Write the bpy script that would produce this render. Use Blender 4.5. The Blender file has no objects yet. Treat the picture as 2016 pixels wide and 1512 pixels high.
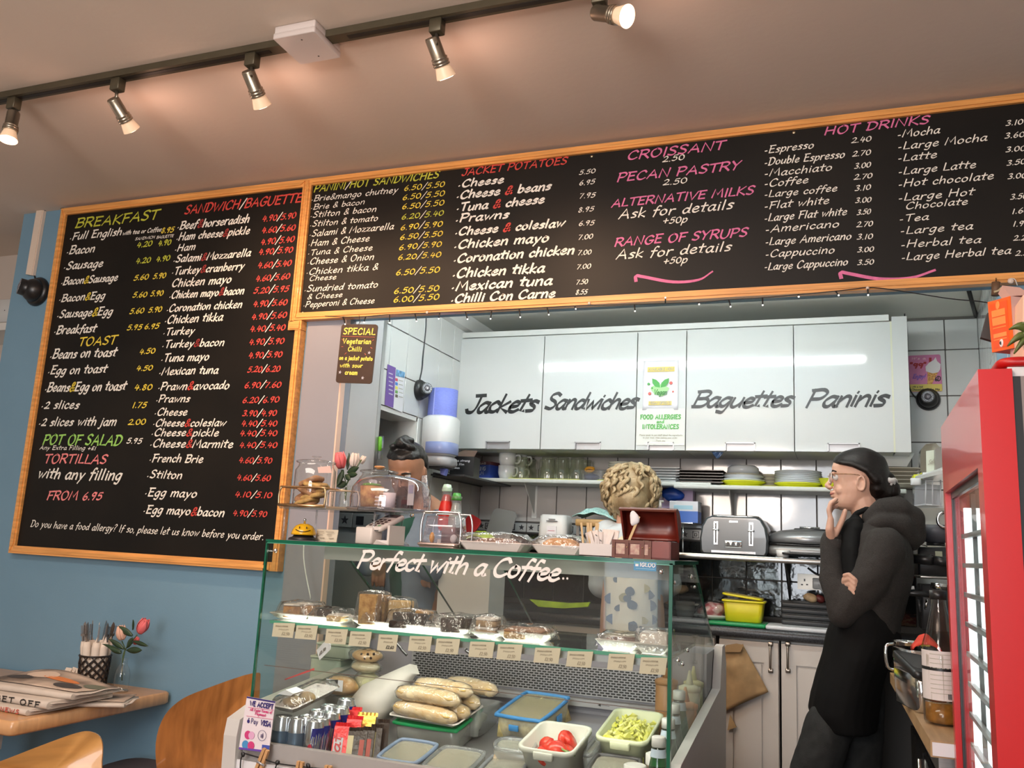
import bpy, math, random
from math import sin, cos, pi, radians, sqrt
from mathutils import Vector, Matrix, noise
random.seed(7)
SC = bpy.context.scene
COL = SC.collection

# ---------------------------------------------------------------- camera
FPX = 1692.84; YAW, PITCH, ROLL = -0.36659365, 0.184582642, 0.0505837656; CAMH = 1.28
_F = Vector((sin(YAW)*cos(PITCH), cos(YAW)*cos(PITCH), sin(PITCH)))
_r0 = Vector((cos(YAW), -sin(YAW), 0)); _u0 = _r0.cross(_F)
_R = cos(ROLL)*_r0 + sin(ROLL)*_u0
_U = -sin(ROLL)*_r0 + cos(ROLL)*_u0
CAM = Vector((0, 0, CAMH))
cd = bpy.data.cameras.new('camera'); cam = bpy.data.objects.new('camera', cd); COL.objects.link(cam)
cd.sensor_width = 36.0; cd.sensor_fit = 'HORIZONTAL'; cd.lens = FPX/2016*36.0; cd.clip_start = 0.02
cam.matrix_world = Matrix(((_R.x, _U.x, -_F.x, 0), (_R.y, _U.y, -_F.y, 0), (_R.z, _U.z, -_F.z, CAMH), (0, 0, 0, 1)))
SC.camera = cam

def at(px, py, Y=None, Z=None, X=None):
    "the point of the photograph's pixel (px, py) on the wall, shelf or floor plane Y=, Z= or X="
    d = _F + _R*((px-1008)/FPX) - _U*((py-756)/FPX)
    t = Y/d.y if Y is not None else ((Z-CAMH)/d.z if Z is not None else X/d.x)
    return CAM + d*t

# ---------------------------------------------------------------- view, world, lights
SC.view_settings.view_transform = 'Standard'; SC.view_settings.look = 'None'
SC.view_settings.exposure = 0.28; SC.view_settings.gamma = 1.0; SC.view_settings.use_curve_mapping = False
SC.cycles.use_denoising = True
SC.cycles.max_bounces = 10; SC.cycles.diffuse_bounces = 4; SC.cycles.glossy_bounces = 4
SC.cycles.transparent_max_bounces = 24; SC.cycles.transmission_bounces = 6
SC.cycles.sample_clamp_indirect = 6.0; SC.cycles.caustics_reflective = False; SC.cycles.caustics_refractive = False
w = bpy.data.worlds.new('daylight'); SC.world = w; w.use_nodes = True
w.node_tree.nodes['Background'].inputs[0].default_value = (0.62, 0.72, 0.85, 1)
w.node_tree.nodes['Background'].inputs[1].default_value = 1.0

def light(name, kind, loc, power, color, aim=None, size=0.1, size_y=None, angle=60, blend=0.5):
    l = bpy.data.lights.new(name, kind); o = bpy.data.objects.new(name, l); COL.objects.link(o)
    l.energy = power; l.color = color; o.location = loc
    if kind == 'AREA':
        l.shape = 'RECTANGLE'; l.size = size; l.size_y = size_y or size
    else:
        l.shadow_soft_size = size
    if kind == 'SPOT':
        l.spot_size = radians(angle); l.spot_blend = blend
    if aim is not None:
        o.rotation_euler = (Vector(aim)-Vector(loc)).to_track_quat('-Z', 'Y').to_euler()
    return o
# daylight coming in through the two shop windows behind the viewer
light('window_daylight', 'AREA', (-1.45, -2.42, 1.45), 4.0, (0.86, 0.93, 1.0), aim=(-1.45, 3, 1.3), size=0.40, size_y=1.5)
light('window_daylight', 'AREA', (-0.42, -2.42, 1.55), 42, (0.90, 0.94, 1.0), aim=(-0.9, 3, 1.5), size=0.95, size_y=1.7)
# added unseen fill lights: downward over the viewer, upward at the ceiling behind
light('ceiling_fill_light', 'AREA', (-1.5, 0.40, 2.56), 34, (1.0, 0.90, 0.80), aim=(-1.5, 0.40, 0), size=1.8, size_y=0.6)
light('upward_fill_light', 'AREA', (-0.9, -0.9, 1.93), 52, (1.0, 0.84, 0.72), aim=(-0.9, 0.2, 2.9), size=0.9, size_y=0.9)
# fluorescent tube on the kitchen ceiling
#light('kitchen_tube_light', 'AREA', (-0.68, 2.83, 2.195), 24, (0.93, 1.0, 0.94), aim=(-0.68, 2.83, 0), size=1.6, size_y=0.09)

# ---------------------------------------------------------------- materials
MATS = {}
def M(name, col=(0.8, 0.8, 0.8), rough=0.5, metal=0.0, var=0.0, scale=30, bump=0.0, bscale=None, emit=None, estr=1.0,
      coat=0.0, spec=0.5, stretch=None, col2=None, trans=0.0, alpha=1.0, kind='noise', sss=0.0, detail=3):
    if name in MATS: return MATS[name]
    m = bpy.data.materials.new(name); m.use_nodes = True
    nt = m.node_tree; N = nt.nodes; L = nt.links; b = N['Principled BSDF']
    b.inputs['Base Color'].default_value = (*col, 1); b.inputs['Roughness'].default_value = rough
    b.inputs['Metallic'].default_value = metal; b.inputs['Coat Weight'].default_value = coat
    b.inputs['Specular IOR Level'].default_value = spec; b.inputs['Transmission Weight'].default_value = trans
    b.inputs['Alpha'].default_value = alpha
    if sss: b.inputs['Subsurface Weight'].default_value = sss; b.inputs['Subsurface Radius'].default_value = (0.02, 0.008, 0.004)
    if emit: b.inputs['Emission Color'].default_value = (*emit, 1); b.inputs['Emission Strength'].default_value = estr
    if var or bump or col2:
        tc = N.new('ShaderNodeTexCoord'); mp = N.new('ShaderNodeMapping'); L.new(tc.outputs['Object'], mp.inputs[0])
        if stretch: mp.inputs['Scale'].default_value = stretch
        def tex(sc):
            if kind == 'voronoi':
                t = N.new('ShaderNodeTexVoronoi'); t.inputs['Scale'].default_value = sc
            else:
                t = N.new('ShaderNodeTexNoise'); t.inputs['Scale'].default_value = sc; t.inputs['Detail'].default_value = detail
            L.new(mp.outputs[0], t.inputs['Vector']); return t
        t = tex(scale); out = t.outputs[0]
        if var or col2:
            r = N.new('ShaderNodeValToRGB'); L.new(out, r.inputs[0])
            c2 = col2 or tuple(max(0, c*(1-var)) for c in col); c1 = col if col2 else tuple(min(1, c*(1+var*0.6)) for c in col)
            r.color_ramp.elements[0].position = 0.33; r.color_ramp.elements[1].position = 0.67
            r.color_ramp.elements[0].color = (*c2, 1); r.color_ramp.elements[1].color = (*c1, 1)
            L.new(r.outputs[0], b.inputs['Base Color'])
        if bump:
            t2 = tex(bscale) if bscale else t
            bp = N.new('ShaderNodeBump'); bp.inputs['Strength'].default_value = min(1, bump); bp.inputs['Distance'].default_value = 0.002*max(1, bump)
            L.new(t2.outputs[0], bp.inputs['Height']); L.new(bp.outputs[0], b.inputs['Normal'])
    MATS[name] = m; return m
def GLASS(name, tint=(0.93, 0.97, 0.95), refl=1.0, rough=0.02, bump=0.0, bscale=60, haze=0.0, hazecol=(0.9, 0.9, 0.9)):
    "thin clear sheet: transparent with fresnel reflection"
    if name in MATS: return MATS[name]
    m = bpy.data.materials.new(name); m.use_nodes = True; nt = m.node_tree; N = nt.nodes; L = nt.links
    N.remove(N['Principled BSDF']); out = N['Material Output']
    tr = N.new('ShaderNodeBsdfTransparent'); tr.inputs[0].default_value = (*tint, 1)
    gl = N.new('ShaderNodeBsdfGlossy'); gl.inputs['Roughness'].default_value = rough
    fr = N.new('ShaderNodeFresnel'); ge = N.new('ShaderNodeNewGeometry'); mr = N.new('ShaderNodeMapRange')
    mr.inputs['To Min'].default_value = 1.5; mr.inputs['To Max'].default_value = 1/1.5
    L.new(ge.outputs['Backfacing'], mr.inputs['Value']); L.new(mr.outputs['Result'], fr.inputs[0])
    mu = N.new('ShaderNodeMath'); mu.operation = 'MULTIPLY'; mu.use_clamp = True; mu.inputs[1].default_value = refl; L.new(fr.outputs[0], mu.inputs[0])
    mx = N.new('ShaderNodeMixShader'); L.new(mu.outputs[0], mx.inputs[0])
    base = tr.outputs[0]
    if haze:
        df = N.new('ShaderNodeBsdfDiffuse'); df.inputs[0].default_value = (*hazecol, 1)
        m2 = N.new('ShaderNodeMixShader'); m2.inputs[0].default_value = haze
        L.new(tr.outputs[0], m2.inputs[1]); L.new(df.outputs[0], m2.inputs[2]); base = m2.outputs[0]
    L.new(base, mx.inputs[1]); L.new(gl.outputs[0], mx.inputs[2]); L.new(mx.outputs[0], out.inputs[0])
    if bump:
        t = N.new('ShaderNodeTexNoise'); t.inputs['Scale'].default_value = bscale; tc = N.new('ShaderNodeTexCoord'); L.new(tc.outputs['Object'], t.inputs['Vector'])
        bp = N.new('ShaderNodeBump'); bp.inputs['Strength'].default_value = bump; bp.inputs['Distance'].default_value = 0.01
        L.new(t.outputs[0], bp.inputs['Height']); L.new(bp.outputs[0], gl.inputs['Normal']); L.new(bp.outputs[0], fr.inputs['Normal'])
    MATS[name] = m; return m

# ---------------------------------------------------------------- mesh building
def frame_of(d):
    d = Vector(d).normalized(); a = Vector((0, 0, 1)) if abs(d.z) < 0.95 else Vector((1, 0, 0))
    x = a.cross(d).normalized(); return x, d.cross(x), d
class B:
    def __init__(s): s.v = []; s.f = []; s.sm = []
    def add(s, vs, fs, smooth=False):
        n = len(s.v); s.v += [Vector(v) for v in vs]; s.f += [tuple(i+n for i in f) for f in fs]; s.sm += [smooth]*len(fs); return s
    def box(s, x0, x1, y0, y1, z0, z1):
        x0, x1 = min(x0, x1), max(x0, x1); y0, y1 = min(y0, y1), max(y0, y1); z0, z1 = min(z0, z1), max(z0, z1)
        return s.add([(x0,y0,z0),(x1,y0,z0),(x1,y1,z0),(x0,y1,z0),(x0,y0,z1),(x1,y0,z1),(x1,y1,z1),(x0,y1,z1)],
                     [(0,3,2,1),(4,5,6,7),(0,1,5,4),(1,2,6,5),(2,3,7,6),(3,0,4,7)])
    def rings(s, rs, cap=True, smooth=True, closed=True):
        k = len(rs[0]); vs = [p for r in rs for p in r]; fs = []
        for i in range(len(rs)-1):
            for j in range(k if closed else k-1):
                j2 = (j+1) % k; fs.append((i*k+j, i*k+j2, (i+1)*k+j2, (i+1)*k+j))
        s.add(vs, fs, smooth)
        if cap:
            n = len(s.v)-len(vs)
            s.f += [tuple(n+j for j in reversed(range(k))), tuple(n+(len(rs)-1)*k+j for j in range(k))]; s.sm += [False, False]
        return s
    def rbox(s, cx, cy, w, d, z0, z1, r=0.01, ch=0.0, n=4, taper=1.0, cap=True, w2=None, d2=None):
        "rounded-corner box, optional edge chamfer ch and taper to the top"
        def ring(w, d, r, z):
            r = max(0.0002, min(r, w/2-1e-4, d/2-1e-4)); o = []
            for k, (sx, sy) in enumerate(((1,1),(-1,1),(-1,-1),(1,-1))):
                for i in range(n+1):
                    a = pi/2*(k+i/n); o.append((cx+sx*(w/2-r)+r*cos(a), cy+sy*(d/2-r)+r*sin(a), z))
            return o
        W2 = w2 or w*taper; D2 = d2 or d*taper
        if ch: rs = [ring(w-2*ch, d-2*ch, r, z0), ring(w, d, r, z0+ch), ring(W2, D2, r, z1-ch), ring(W2-2*ch, D2-2*ch, r, z1)]
        else: rs = [ring(w, d, r, z0), ring(W2, D2, r, z1)]
        return s.rings(rs, cap=cap)
    def lathe(s, prof, c=(0,0,0), seg=24, axis=(0,0,1), cap=True, sx=1, sy=1):
        X, Y, Z = frame_of(axis); c = Vector(c)
        return s.rings([[c+X*(r*cos(2*pi*j/seg)*sx)+Y*(r*sin(2*pi*j/seg)*sy)+Z*z for j in range(seg)] for r, z in prof], cap=cap)
    def cyl(s, p0, p1, r0, r1=None, seg=16, cap=True):
        p0, p1 = Vector(p0), Vector(p1); r1 = r0 if r1 is None else r1
        return s.lathe([(r0, 0), (r1, (p1-p0).length)], p0, seg, p1-p0, cap)
    def tube(s, pts, r, seg=8, closed=False):
        pts = [Vector(p) for p in pts]; n = len(pts); rs = []; ux = None
        for i, p in enumerate(pts):
            d = (pts[(i+1) % n]-pts[i-1]) if closed else (pts[min(i+1, n-1)]-pts[max(i-1, 0)])
            d.normalize()
            if ux is None: ux = frame_of(d)[0]
            ux = (ux-d*ux.dot(d)); ux.normalize(); uy = d.cross(ux); rr = r[i] if isinstance(r, (list, tuple)) else r
            rs.append([p+ux*rr*cos(2*pi*j/seg)+uy*rr*sin(2*pi*j/seg) for j in range(seg)])
        if closed: rs.append(rs[0]); return s.rings(rs, cap=False)
        return s.rings(rs)
    def ell(s, c, rx, ry=None, rz=None, seg=16, rot=None, nz=0.0, ns=3.0):
        ry = ry or rx; rz = rz or rx; c = Vector(c); rs = []
        h = max(4, seg//2)
        for i in range(h+1):
            a = -pi/2+pi*i/h; rr = max(1e-4, cos(a)); row = []
            for j in range(seg):
                p = Vector((rx*rr*cos(2*pi*j/seg), ry*rr*sin(2*pi*j/seg), rz*sin(a)))
                if nz: p *= 1+nz*noise.noise((p+c)*ns*10)
                if rot: p = rot @ p
                row.append(c+p)
            rs.append(row)
        return s.rings(rs)
    def cap_(s, p0, p1, r0, r1, seg=12):
        "capsule with two radii"
        p0, p1 = Vector(p0), Vector(p1); d = (p1-p0); L = d.length or 1e-4; prof = []
        for i in range(5): a = -pi/2+pi/2*i/4; prof.append((max(1e-4, r0*cos(a)), r0*sin(a)))
        for i in range(5): a = pi/2*i/4; prof.append((max(1e-4, r1*cos(a)), L+r1*sin(a)))
        return s.lathe(prof, p0, seg, d)
    def limb(s, pts, rs, seg=12):
        for i in range(len(pts)-1): s.cap_(pts[i], pts[i+1], rs[i], rs[i+1], seg)
        return s
    def prism(s, pts, d):
        "closed polygon (3D points) extruded by vector d"
        n = len(pts); d = Vector(d); a = [Vector(p) for p in pts]; b = [p+d for p in a]
        return s.add(a+b, [tuple(reversed(range(n))), tuple(range(n, 2*n))]+[(i, (i+1) % n, n+(i+1) % n, n+i) for i in range(n)])
    def quad(s, a, b, c, d): return s.add([a, b, c, d], [(0, 1, 2, 3)])
    def grid(s, fn, nu, nv, smooth=True, thick=0.0):
        vs = [Vector(fn(i/nu, j/nv)) for j in range(nv+1) for i in range(nu+1)]
        fs = [(j*(nu+1)+i, j*(nu+1)+i+1, (j+1)*(nu+1)+i+1, (j+1)*(nu+1)+i) for j in range(nv) for i in range(nu)]
        if not thick: return s.add(vs, fs, smooth)
        n = len(vs); nr = [Vector((0, 0, 0)) for _ in vs]
        for f in fs:
            q = (vs[f[1]]-vs[f[0]]).cross(vs[f[3]]-vs[f[0]])
            for i in f: nr[i] += q
        lo = [v-(k.normalized() if k.length else Vector((0, 0, 1)))*thick for v, k in zip(vs, nr)]
        fs2 = [tuple(n+i for i in reversed(f)) for f in fs]
        W = nu+1; bd = [(i, i+1) for i in range(nu)]+[(j*W+nu, (j+1)*W+nu) for j in range(nv)]+[(nv*W+i+1, nv*W+i) for i in range(nu)]+[((j+1)*W, j*W) for j in range(nv)]
        return s.add(vs+lo, fs+fs2+[(b_, a_, n+a_, n+b_) for a_, b_ in bd], smooth)
    def xf(s, m):
        s.v = [m @ v for v in s.v]; return s
    def wob(s, amt, sc=20, seed=0):
        o = Vector((seed*3.1, seed*1.7, 0)); s.v = [v+noise.noise_vector(v*sc+o)*amt for v in s.v]; return s
def mesh(name, b, mat):
    me = bpy.data.meshes.new(name); me.from_pydata([tuple(v) for v in b.v], [], b.f)
    me.polygons.foreach_set('use_smooth', b.sm); me.materials.append(mat); me.update(); return me
def tag(o, label=None, cat=None, group=None, kind=None):
    if label: o['label'] = label
    if cat: o['category'] = cat
    if group: o['group'] = group
    if kind: o['kind'] = kind
    return o
def T(name, label, cat, loc=(0, 0, 0), rz=0.0, group=None):
    o = bpy.data.objects.new(name, None); COL.objects.link(o); o.empty_display_size = 0.05
    o.location = loc; o.rotation_euler = (0, 0, rz)
    return tag(o, label, cat, group)
def wm(o):
    m = Matrix.Translation(o.location) @ o.rotation_euler.to_matrix().to_4x4()
    return (wm(o.parent) @ m) if o.parent else m
def obj(name, b, mat, parent=None, label=None, world=False, loc=None, kind=None):
    "link ONE mesh object; world=True: b is in world coordinates"
    if world and parent: b.xf(wm(parent).inverted())
    elif world and loc: b.xf(Matrix.Translation(-Vector(loc)))
    o = bpy.data.objects.new(name, b if isinstance(b, bpy.types.Mesh) else mesh(name, b, mat)); COL.objects.link(o)
    if parent: o.parent = parent
    if loc: o.location = loc
    if label: o['label'] = label
    if kind: o['kind'] = kind
    return o
def W(name, b, mat, parent=None, label=None, kind=None): return obj(name, b, mat, parent, label, True, None, kind)
def solo(name, b, mat, label, cat, loc=None, group=None, world=False):
    return tag(obj(name, b, mat, None, None, world, loc), label, cat, group)
def struct(name, b, mat, parent=None): return tag(obj(name, b, mat, parent), kind=None if parent else 'structure')
def dup(o, loc=None, rz=None, label=None, parent=None):
    c = o.copy(); COL.objects.link(c)
    if parent: c.parent = parent
    if loc is not None: c.location = loc
    if rz is not None: c.rotation_euler = (0, 0, rz)
    if label: c['label'] = label
    for ch in [k for k in bpy.data.objects if k.parent == o]: dup(ch, parent=c)
    return c
def smooth_bool(b, voxel, mat, name, parent, label=None, it=6, disp=0.0, dsc=0.05):
    "fuse the shapes of b into one continuous skin"
    o = obj(name, b, mat, parent, label)
    r = o.modifiers.new('r', 'REMESH'); r.mode = 'VOXEL'; r.voxel_size = voxel; r.use_smooth_shade = True
    s = o.modifiers.new('s', 'SMOOTH'); s.factor = 0.5; s.iterations = it
    if disp:
        t = bpy.data.textures.new('folds', 'CLOUDS'); t.noise_scale = dsc
        d = o.modifiers.new('d', 'DISPLACE'); d.texture = t; d.strength = disp; d.mid_level = 0.5
    dg = bpy.context.evaluated_depsgraph_get(); ev = o.evaluated_get(dg)
    me = bpy.data.meshes.new_from_object(ev); o.modifiers.clear(); o.data = me
    if not me.materials: me.materials.append(mat)
    return o
def curve(pts, n=6, closed=False):
    "Catmull-Rom through points"
    P = [Vector(p) for p in pts]; o = []; m = len(P)
    if m < 3: return P
    for i in range(m if closed else m-1):
        p0 = P[i-1] if (i > 0 or closed) else P[0]*2-P[1]
        p1 = P[i]; p2 = P[(i+1) % m]; p3 = P[(i+2) % m] if (i+2 < m or closed) else P[-1]*2-P[-2]
        for k in range(n):
            t = k/n
            o.append(0.5*((2*p1)+(p2-p0)*t+(2*p0-5*p1+4*p2-p3)*t*t+(3*p1-p0-3*p2+p3)*t**3))
    if not closed: o.append(P[-1])
    return o
# ---------------------------------------------------------------- hand lettering: strokes of a marker pen
# glyph: width; strokes 'x,y x,y' ('~' = curved); cap height 1, x-height .58
G_ = {
'A': '.72;0,0 .4,1 .66,0|.13,.36 .6,.36', 'B': '.62;.06,0 .12,1|~.02,.97 .45,1 .58,.8 .42,.56 .14,.52|~.14,.53 .5,.52 .6,.28 .42,.04 .02,.02',
'C': '.66;~.62,.82 .48,1 .2,.86 .04,.45 .14,.08 .38,0 .62,.16', 'D': '.7;.08,0 .14,1|~.0,.97 .4,.98 .66,.68 .56,.22 .3,.02 .02,.02',
'E': '.56;.12,.98 .06,.02|.02,.98 .56,1|.1,.53 .46,.56|.05,.02 .52,.04', 'F': '.54;.12,.98 .06,0|.02,.96 .58,1|.1,.5 .46,.54',
'G': '.7;~.64,.84 .46,1 .18,.84 .05,.42 .18,.06 .42,0 .6,.2 .62,.42|.4,.42 .7,.44', 'H': '.72;.1,1 .04,0|.64,1 .6,0|.06,.5 .64,.54',
'I': '.2;.12,1 .08,0', 'J': '.5;~.44,.98 .42,.3 .3,0 .1,0 .02,.14|.2,.98 .6,1', 'K': '.62;.1,1 .06,0|.6,1 .1,.48 .6,0', 'L': '.5;.1,1 .05,.02 .5,.04',
'M': '.86;.02,0 .16,1 .42,.3 .7,1 .8,0', 'N': '.72;.03,0 .12,1 .6,0 .68,1', 'O': '.72;~.36,1 .1,.8 .04,.4 .2,.02 .46,.04 .66,.4 .6,.84 .36,1',
'P': '.58;.1,1 .04,0|~.02,.96 .42,1 .58,.78 .42,.5 .1,.46', 'Q': '.74;~.36,1 .1,.8 .04,.4 .2,.02 .46,.04 .66,.4 .6,.84 .36,1|.44,.26 .74,-.06',
'R': '.64;.1,1 .04,0|~.02,.96 .42,1 .58,.78 .42,.52 .1,.48|.3,.48 .62,0', 'S': '.56;~.54,.88 .36,1 .12,.88 .14,.64 .4,.46 .48,.22 .3,.02 .02,.1',
'T': '.6;.32,.96 .28,0|.0,.94 .64,1', 'U': '.68;~.06,1 .04,.3 .2,0 .44,.04 .6,.36 .64,1', 'V': '.64;.04,1 .28,0 .66,1', 'W': '.92;.03,1 .2,0 .48,.8 .62,0 .94,1',
'X': '.62;.06,1 .58,0|.6,1 .02,0', 'Y': '.6;.04,1 .3,.5|.6,1 .3,.5 .2,0', 'Z': '.6;.06,.96 .6,1 .02,.02 .6,.04',
'a': '.5;~.44,.54 .24,.58 .05,.34 .08,.06 .24,.02 .4,.3|~.46,.58 .4,.2 .44,.02 .54,.04', 'b': '.48;.1,1 .06,.02|~.07,.3 .26,.56 .44,.42 .4,.12 .2,0 .06,.1',
'c': '.42;~.4,.48 .26,.58 .06,.36 .1,.06 .28,0 .42,.12', 'd': '.52;~.42,.5 .22,.56 .05,.32 .1,.04 .28,.06 .42,.34|.5,1 .42,.02 .52,.04', 'e': '.46;~.08,.28 .36,.34 .4,.5 .24,.58 .06,.36 .1,.06 .28,0 .46,.12',
'f': '.36;~.46,.96 .32,1 .22,.8 .16,.3 .08,-.1|.02,.56 .4,.58', 'g': '.5;~.44,.54 .24,.58 .05,.34 .1,.08 .26,.06 .42,.34|~.47,.58 .4,.0 .28,-.34 .04,-.3',
'h': '.5;.1,1 .04,0|~.06,.26 .26,.56 .42,.5 .42,.02', 'i': '.18;.1,.58 .08,.02|.12,.78 .13,.82', 'j': '.22;~.16,.58 .1,-.1 .0,-.34 -.12,-.32|.18,.78 .19,.82',
'k': '.46;.1,1 .04,0|.42,.58 .08,.26 .44,.0', 'l': '.2;.12,1 .06,.02', 'm': '.76;.08,.58 .04,0|~.06,.3 .24,.58 .38,.5 .36,.0|~.38,.3 .56,.58 .7,.5 .68,.0', 'n': '.5;.08,.58 .04,0|~.06,.28 .26,.58 .42,.5 .42,.0',
'o': '.5;~.24,.58 .06,.42 .06,.12 .22,.0 .42,.16 .42,.46 .24,.58', 'p': '.5;.1,.58 .0,-.36|~.08,.32 .28,.58 .46,.44 .4,.12 .2,.0 .06,.1', 'q': '.5;~.44,.54 .24,.58 .05,.34 .1,.08 .26,.06 .42,.34|.46,.58 .36,-.36',
'r': '.38;.08,.58 .04,.0|~.06,.28 .2,.54 .4,.56', 's': '.4;~.4,.52 .24,.58 .08,.46 .3,.26 .3,.06 .04,.02', 't': '.36;.22,.92 .12,.02 .26,.04|.0,.6 .42,.64',
'u': '.5;~.08,.58 .04,.16 .16,.0 .34,.16 .44,.4|.46,.58 .42,.02', 'v': '.44;.06,.58 .18,.0 .46,.58', 'w': '.68;.06,.58 .14,.0 .36,.5 .42,.0 .7,.6', 'x': '.44;.06,.58 .4,.0|.44,.58 .0,.0',
'y': '.48;.08,.58 .22,.06|.48,.58 .04,-.36', 'z': '.44;.04,.56 .42,.58 .02,.02 .44,.04',
'0': '.5;~.26,.8 .06,.62 .06,.2 .24,.02 .46,.2 .44,.62 .26,.8', '1': '.24;.16,.8 .1,.0', '2': '.48;~.06,.66 .26,.82 .42,.66 .3,.34 .02,.04|.02,.04 .5,.05', '3': '.46;~.08,.76 .32,.82 .4,.64 .2,.44 .42,.3 .34,.06 .02,.04',
'4': '.48;.2,.8 .04,.3 .48,.32|.38,.62 .3,.0', '5': '.48;.46,.82 .16,.8 .1,.48|~.1,.48 .36,.5 .42,.22 .24,.02 .02,.06', '6': '.46;~.36,.84 .12,.5 .06,.18 .22,.0 .42,.16 .34,.4 .1,.3', '7': '.46;.04,.78 .46,.82 .14,.0',
'8': '.46;~.4,.68 .22,.82 .1,.64 .26,.44 .4,.22 .22,.0 .06,.18 .22,.42 .4,.68', '9': '.46;~.4,.68 .2,.8 .06,.58 .18,.42 .38,.56|~.42,.78 .36,.4 .22,.0', '/': '.36;.44,1.05 .0,-.15', '.': '.14;.06,.0 .08,.05', ',': '.14;.1,.05 .04,-.12',
'·': '.2;.04,.2 .08,.24', '-': '.3;.02,.3 .2,.32', '&': '.56;~.54,.06 .2,.56 .22,.92 .42,.92 .4,.64 .1,.36 .06,.08 .26,.0 .52,.38', '+': '.5;.24,.7 .22,.1|.02,.38 .46,.42', '£': '.5;~.46,.76 .3,.86 .2,.6 .2,.2 .04,.04|.04,.04 .46,.06|.08,.4 .4,.42',
'?': '.44;~.08,.84 .28,1 .44,.82 .22,.5 .18,.26|.15,.02 .16,.06', "'": '.14;.1,1 .06,.8', '"': '.26;.08,1 .06,.8|.2,1 .18,.8', '!': '.2;.14,1 .1,.26|.08,.0 .08,.05', ' ': '.3;', ':': '.16;.08,.1 .09,.14|.11,.48 .12,.52'}
GL = {}
for ch, s in G_.items():
    wd, st = s.split(';'); out = []
    for k in st.split('|'):
        if not k: continue
        cu = k[0] == '~'; p = [tuple(float(q) for q in a.split(',')) for a in k.lstrip('~').split()]
        p = [(a, b_, 0) for a, b_ in p]
        out.append([(q[0], q[1]) for q in (curve(p, 4) if cu else p)])
    GL[ch] = (float(wd), out)
def swidth(s, gap=0.12): return sum(GL[c][0]+gap for c in s)-gap
def ribbon(b, pts, w, nib=None, n=Vector((0, -1, 0))):
    "flat pen stroke along 3D points; nib = direction of the thin side"
    m = len(pts)
    if m < 2: return
    b.k = getattr(b, 'k', 0)+1; pts = [p+n*(.00005*(b.k % 8)) for p in pts]
    L = []; R_ = []
    for i in range(m):
        d = (pts[min(i+1, m-1)]-pts[max(i-1, 0)])
        if d.length < 1e-7: continue
        d.normalize(); s = d.cross(n); ww = w
        if nib is not None: ww = w*(0.5+0.75*abs(d.cross(nib).length))
        e = -d*w*0.35 if i == 0 else (d*w*0.35 if i == m-1 else Vector())
        L.append(pts[i]+e+s*ww/2); R_.append(pts[i]+e-s*ww/2)
    k = len(L); b.add(L+R_, [(i, i+1, k+i+1, k+i) for i in range(k-1)])
def write(s, p0, p1, h, w, b, alt=None, up=Vector((0, 0, 1)), slant=0.22, nib=None, jit=0.0, gap=0.12, altch='&', alt2=None, alt2ch='/'):
    "letters of s from p0 to p1 on their baseline, cap height h, pen width w"
    ax = (p1-p0); L = ax.length; ax.normalize(); n = ax.cross(up)*1.0; n.normalize(); n = -n if n.y > 0 and abs(n.y) > 0.3 else n
    up = up-ax*up.dot(ax)*0.0
    nat = swidth(s, gap); sc = L/nat; x = 0
    nb = None
    if nib is not None: nb = (ax*cos(nib)+up*sin(nib)).normalized()
    for c in s:
        wd, st = GL[c]; dst = b
        if alt is not None and c in altch: dst = alt
        if alt2 is not None and c in alt2ch: dst = alt2
        j = (random.random()-0.5)*jit*h; k = 1+(random.random()-0.5)*jit
        for q in st:
            pts = [p0+ax*((x+a)*sc+(y*k)*h*slant)+up*(y*h*k+j) for a, y in q]
            ribbon(dst, pts, w, nb, n)
        x += wd+gap
# ---------------------------------------------------------------- setting
YW = 2.575                     # face of the blue wall
YC = 3.574; YK = 3.9; XL = -1.636
CEIL = 2.598; KCEIL = 2.312; KF = 0.1
m_ceil = M('warm_white_plaster', (0.68, 0.58, 0.50), 0.85, var=0.03, scale=2.2, bump=0.25, bscale=45)
m_blue = M('blue_paint', (0.165, 0.30, 0.41), 0.55, var=0.05, scale=2.5, bump=0.12, bscale=220)
m_lilac = M('pale_grey_paint', (0.50, 0.49, 0.50), 0.5, var=0.03, scale=5)
m_white = M('white_paint', (0.66, 0.66, 0.63), 0.5, var=0.03, scale=4)
m_kceil = M('kitchen_ceiling_paint', (0.80, 0.81, 0.74), 0.7, var=0.03, scale=3)
m_floor = M('brown_floor_tiles', (0.22, 0.15, 0.1), 0.5, var=0.2, scale=8)
struct('floor', B().box(-4.6, 3.2, -2.6, 2.64, -0.1, 0), m_floor)
struct('floor_kitchen', B().box(-2.8, 3.2, 2.64, 4.1, -0.1, KF), M('grey_vinyl', (0.25, 0.25, 0.25), 0.5, var=0.15, scale=20))
struct('ceiling', B().box(-4.6, 3.2, -2.6, YW+0.1, CEIL, CEIL+0.1).box(-4.6, -3.0, YW+.1, 3.15, CEIL, CEIL+.1), m_ceil)
struct('ceiling_kitchen', B().box(-2.3, 1.2, YW+.065, YK+0.15, KCEIL, KCEIL+0.08), m_kceil)
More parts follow.
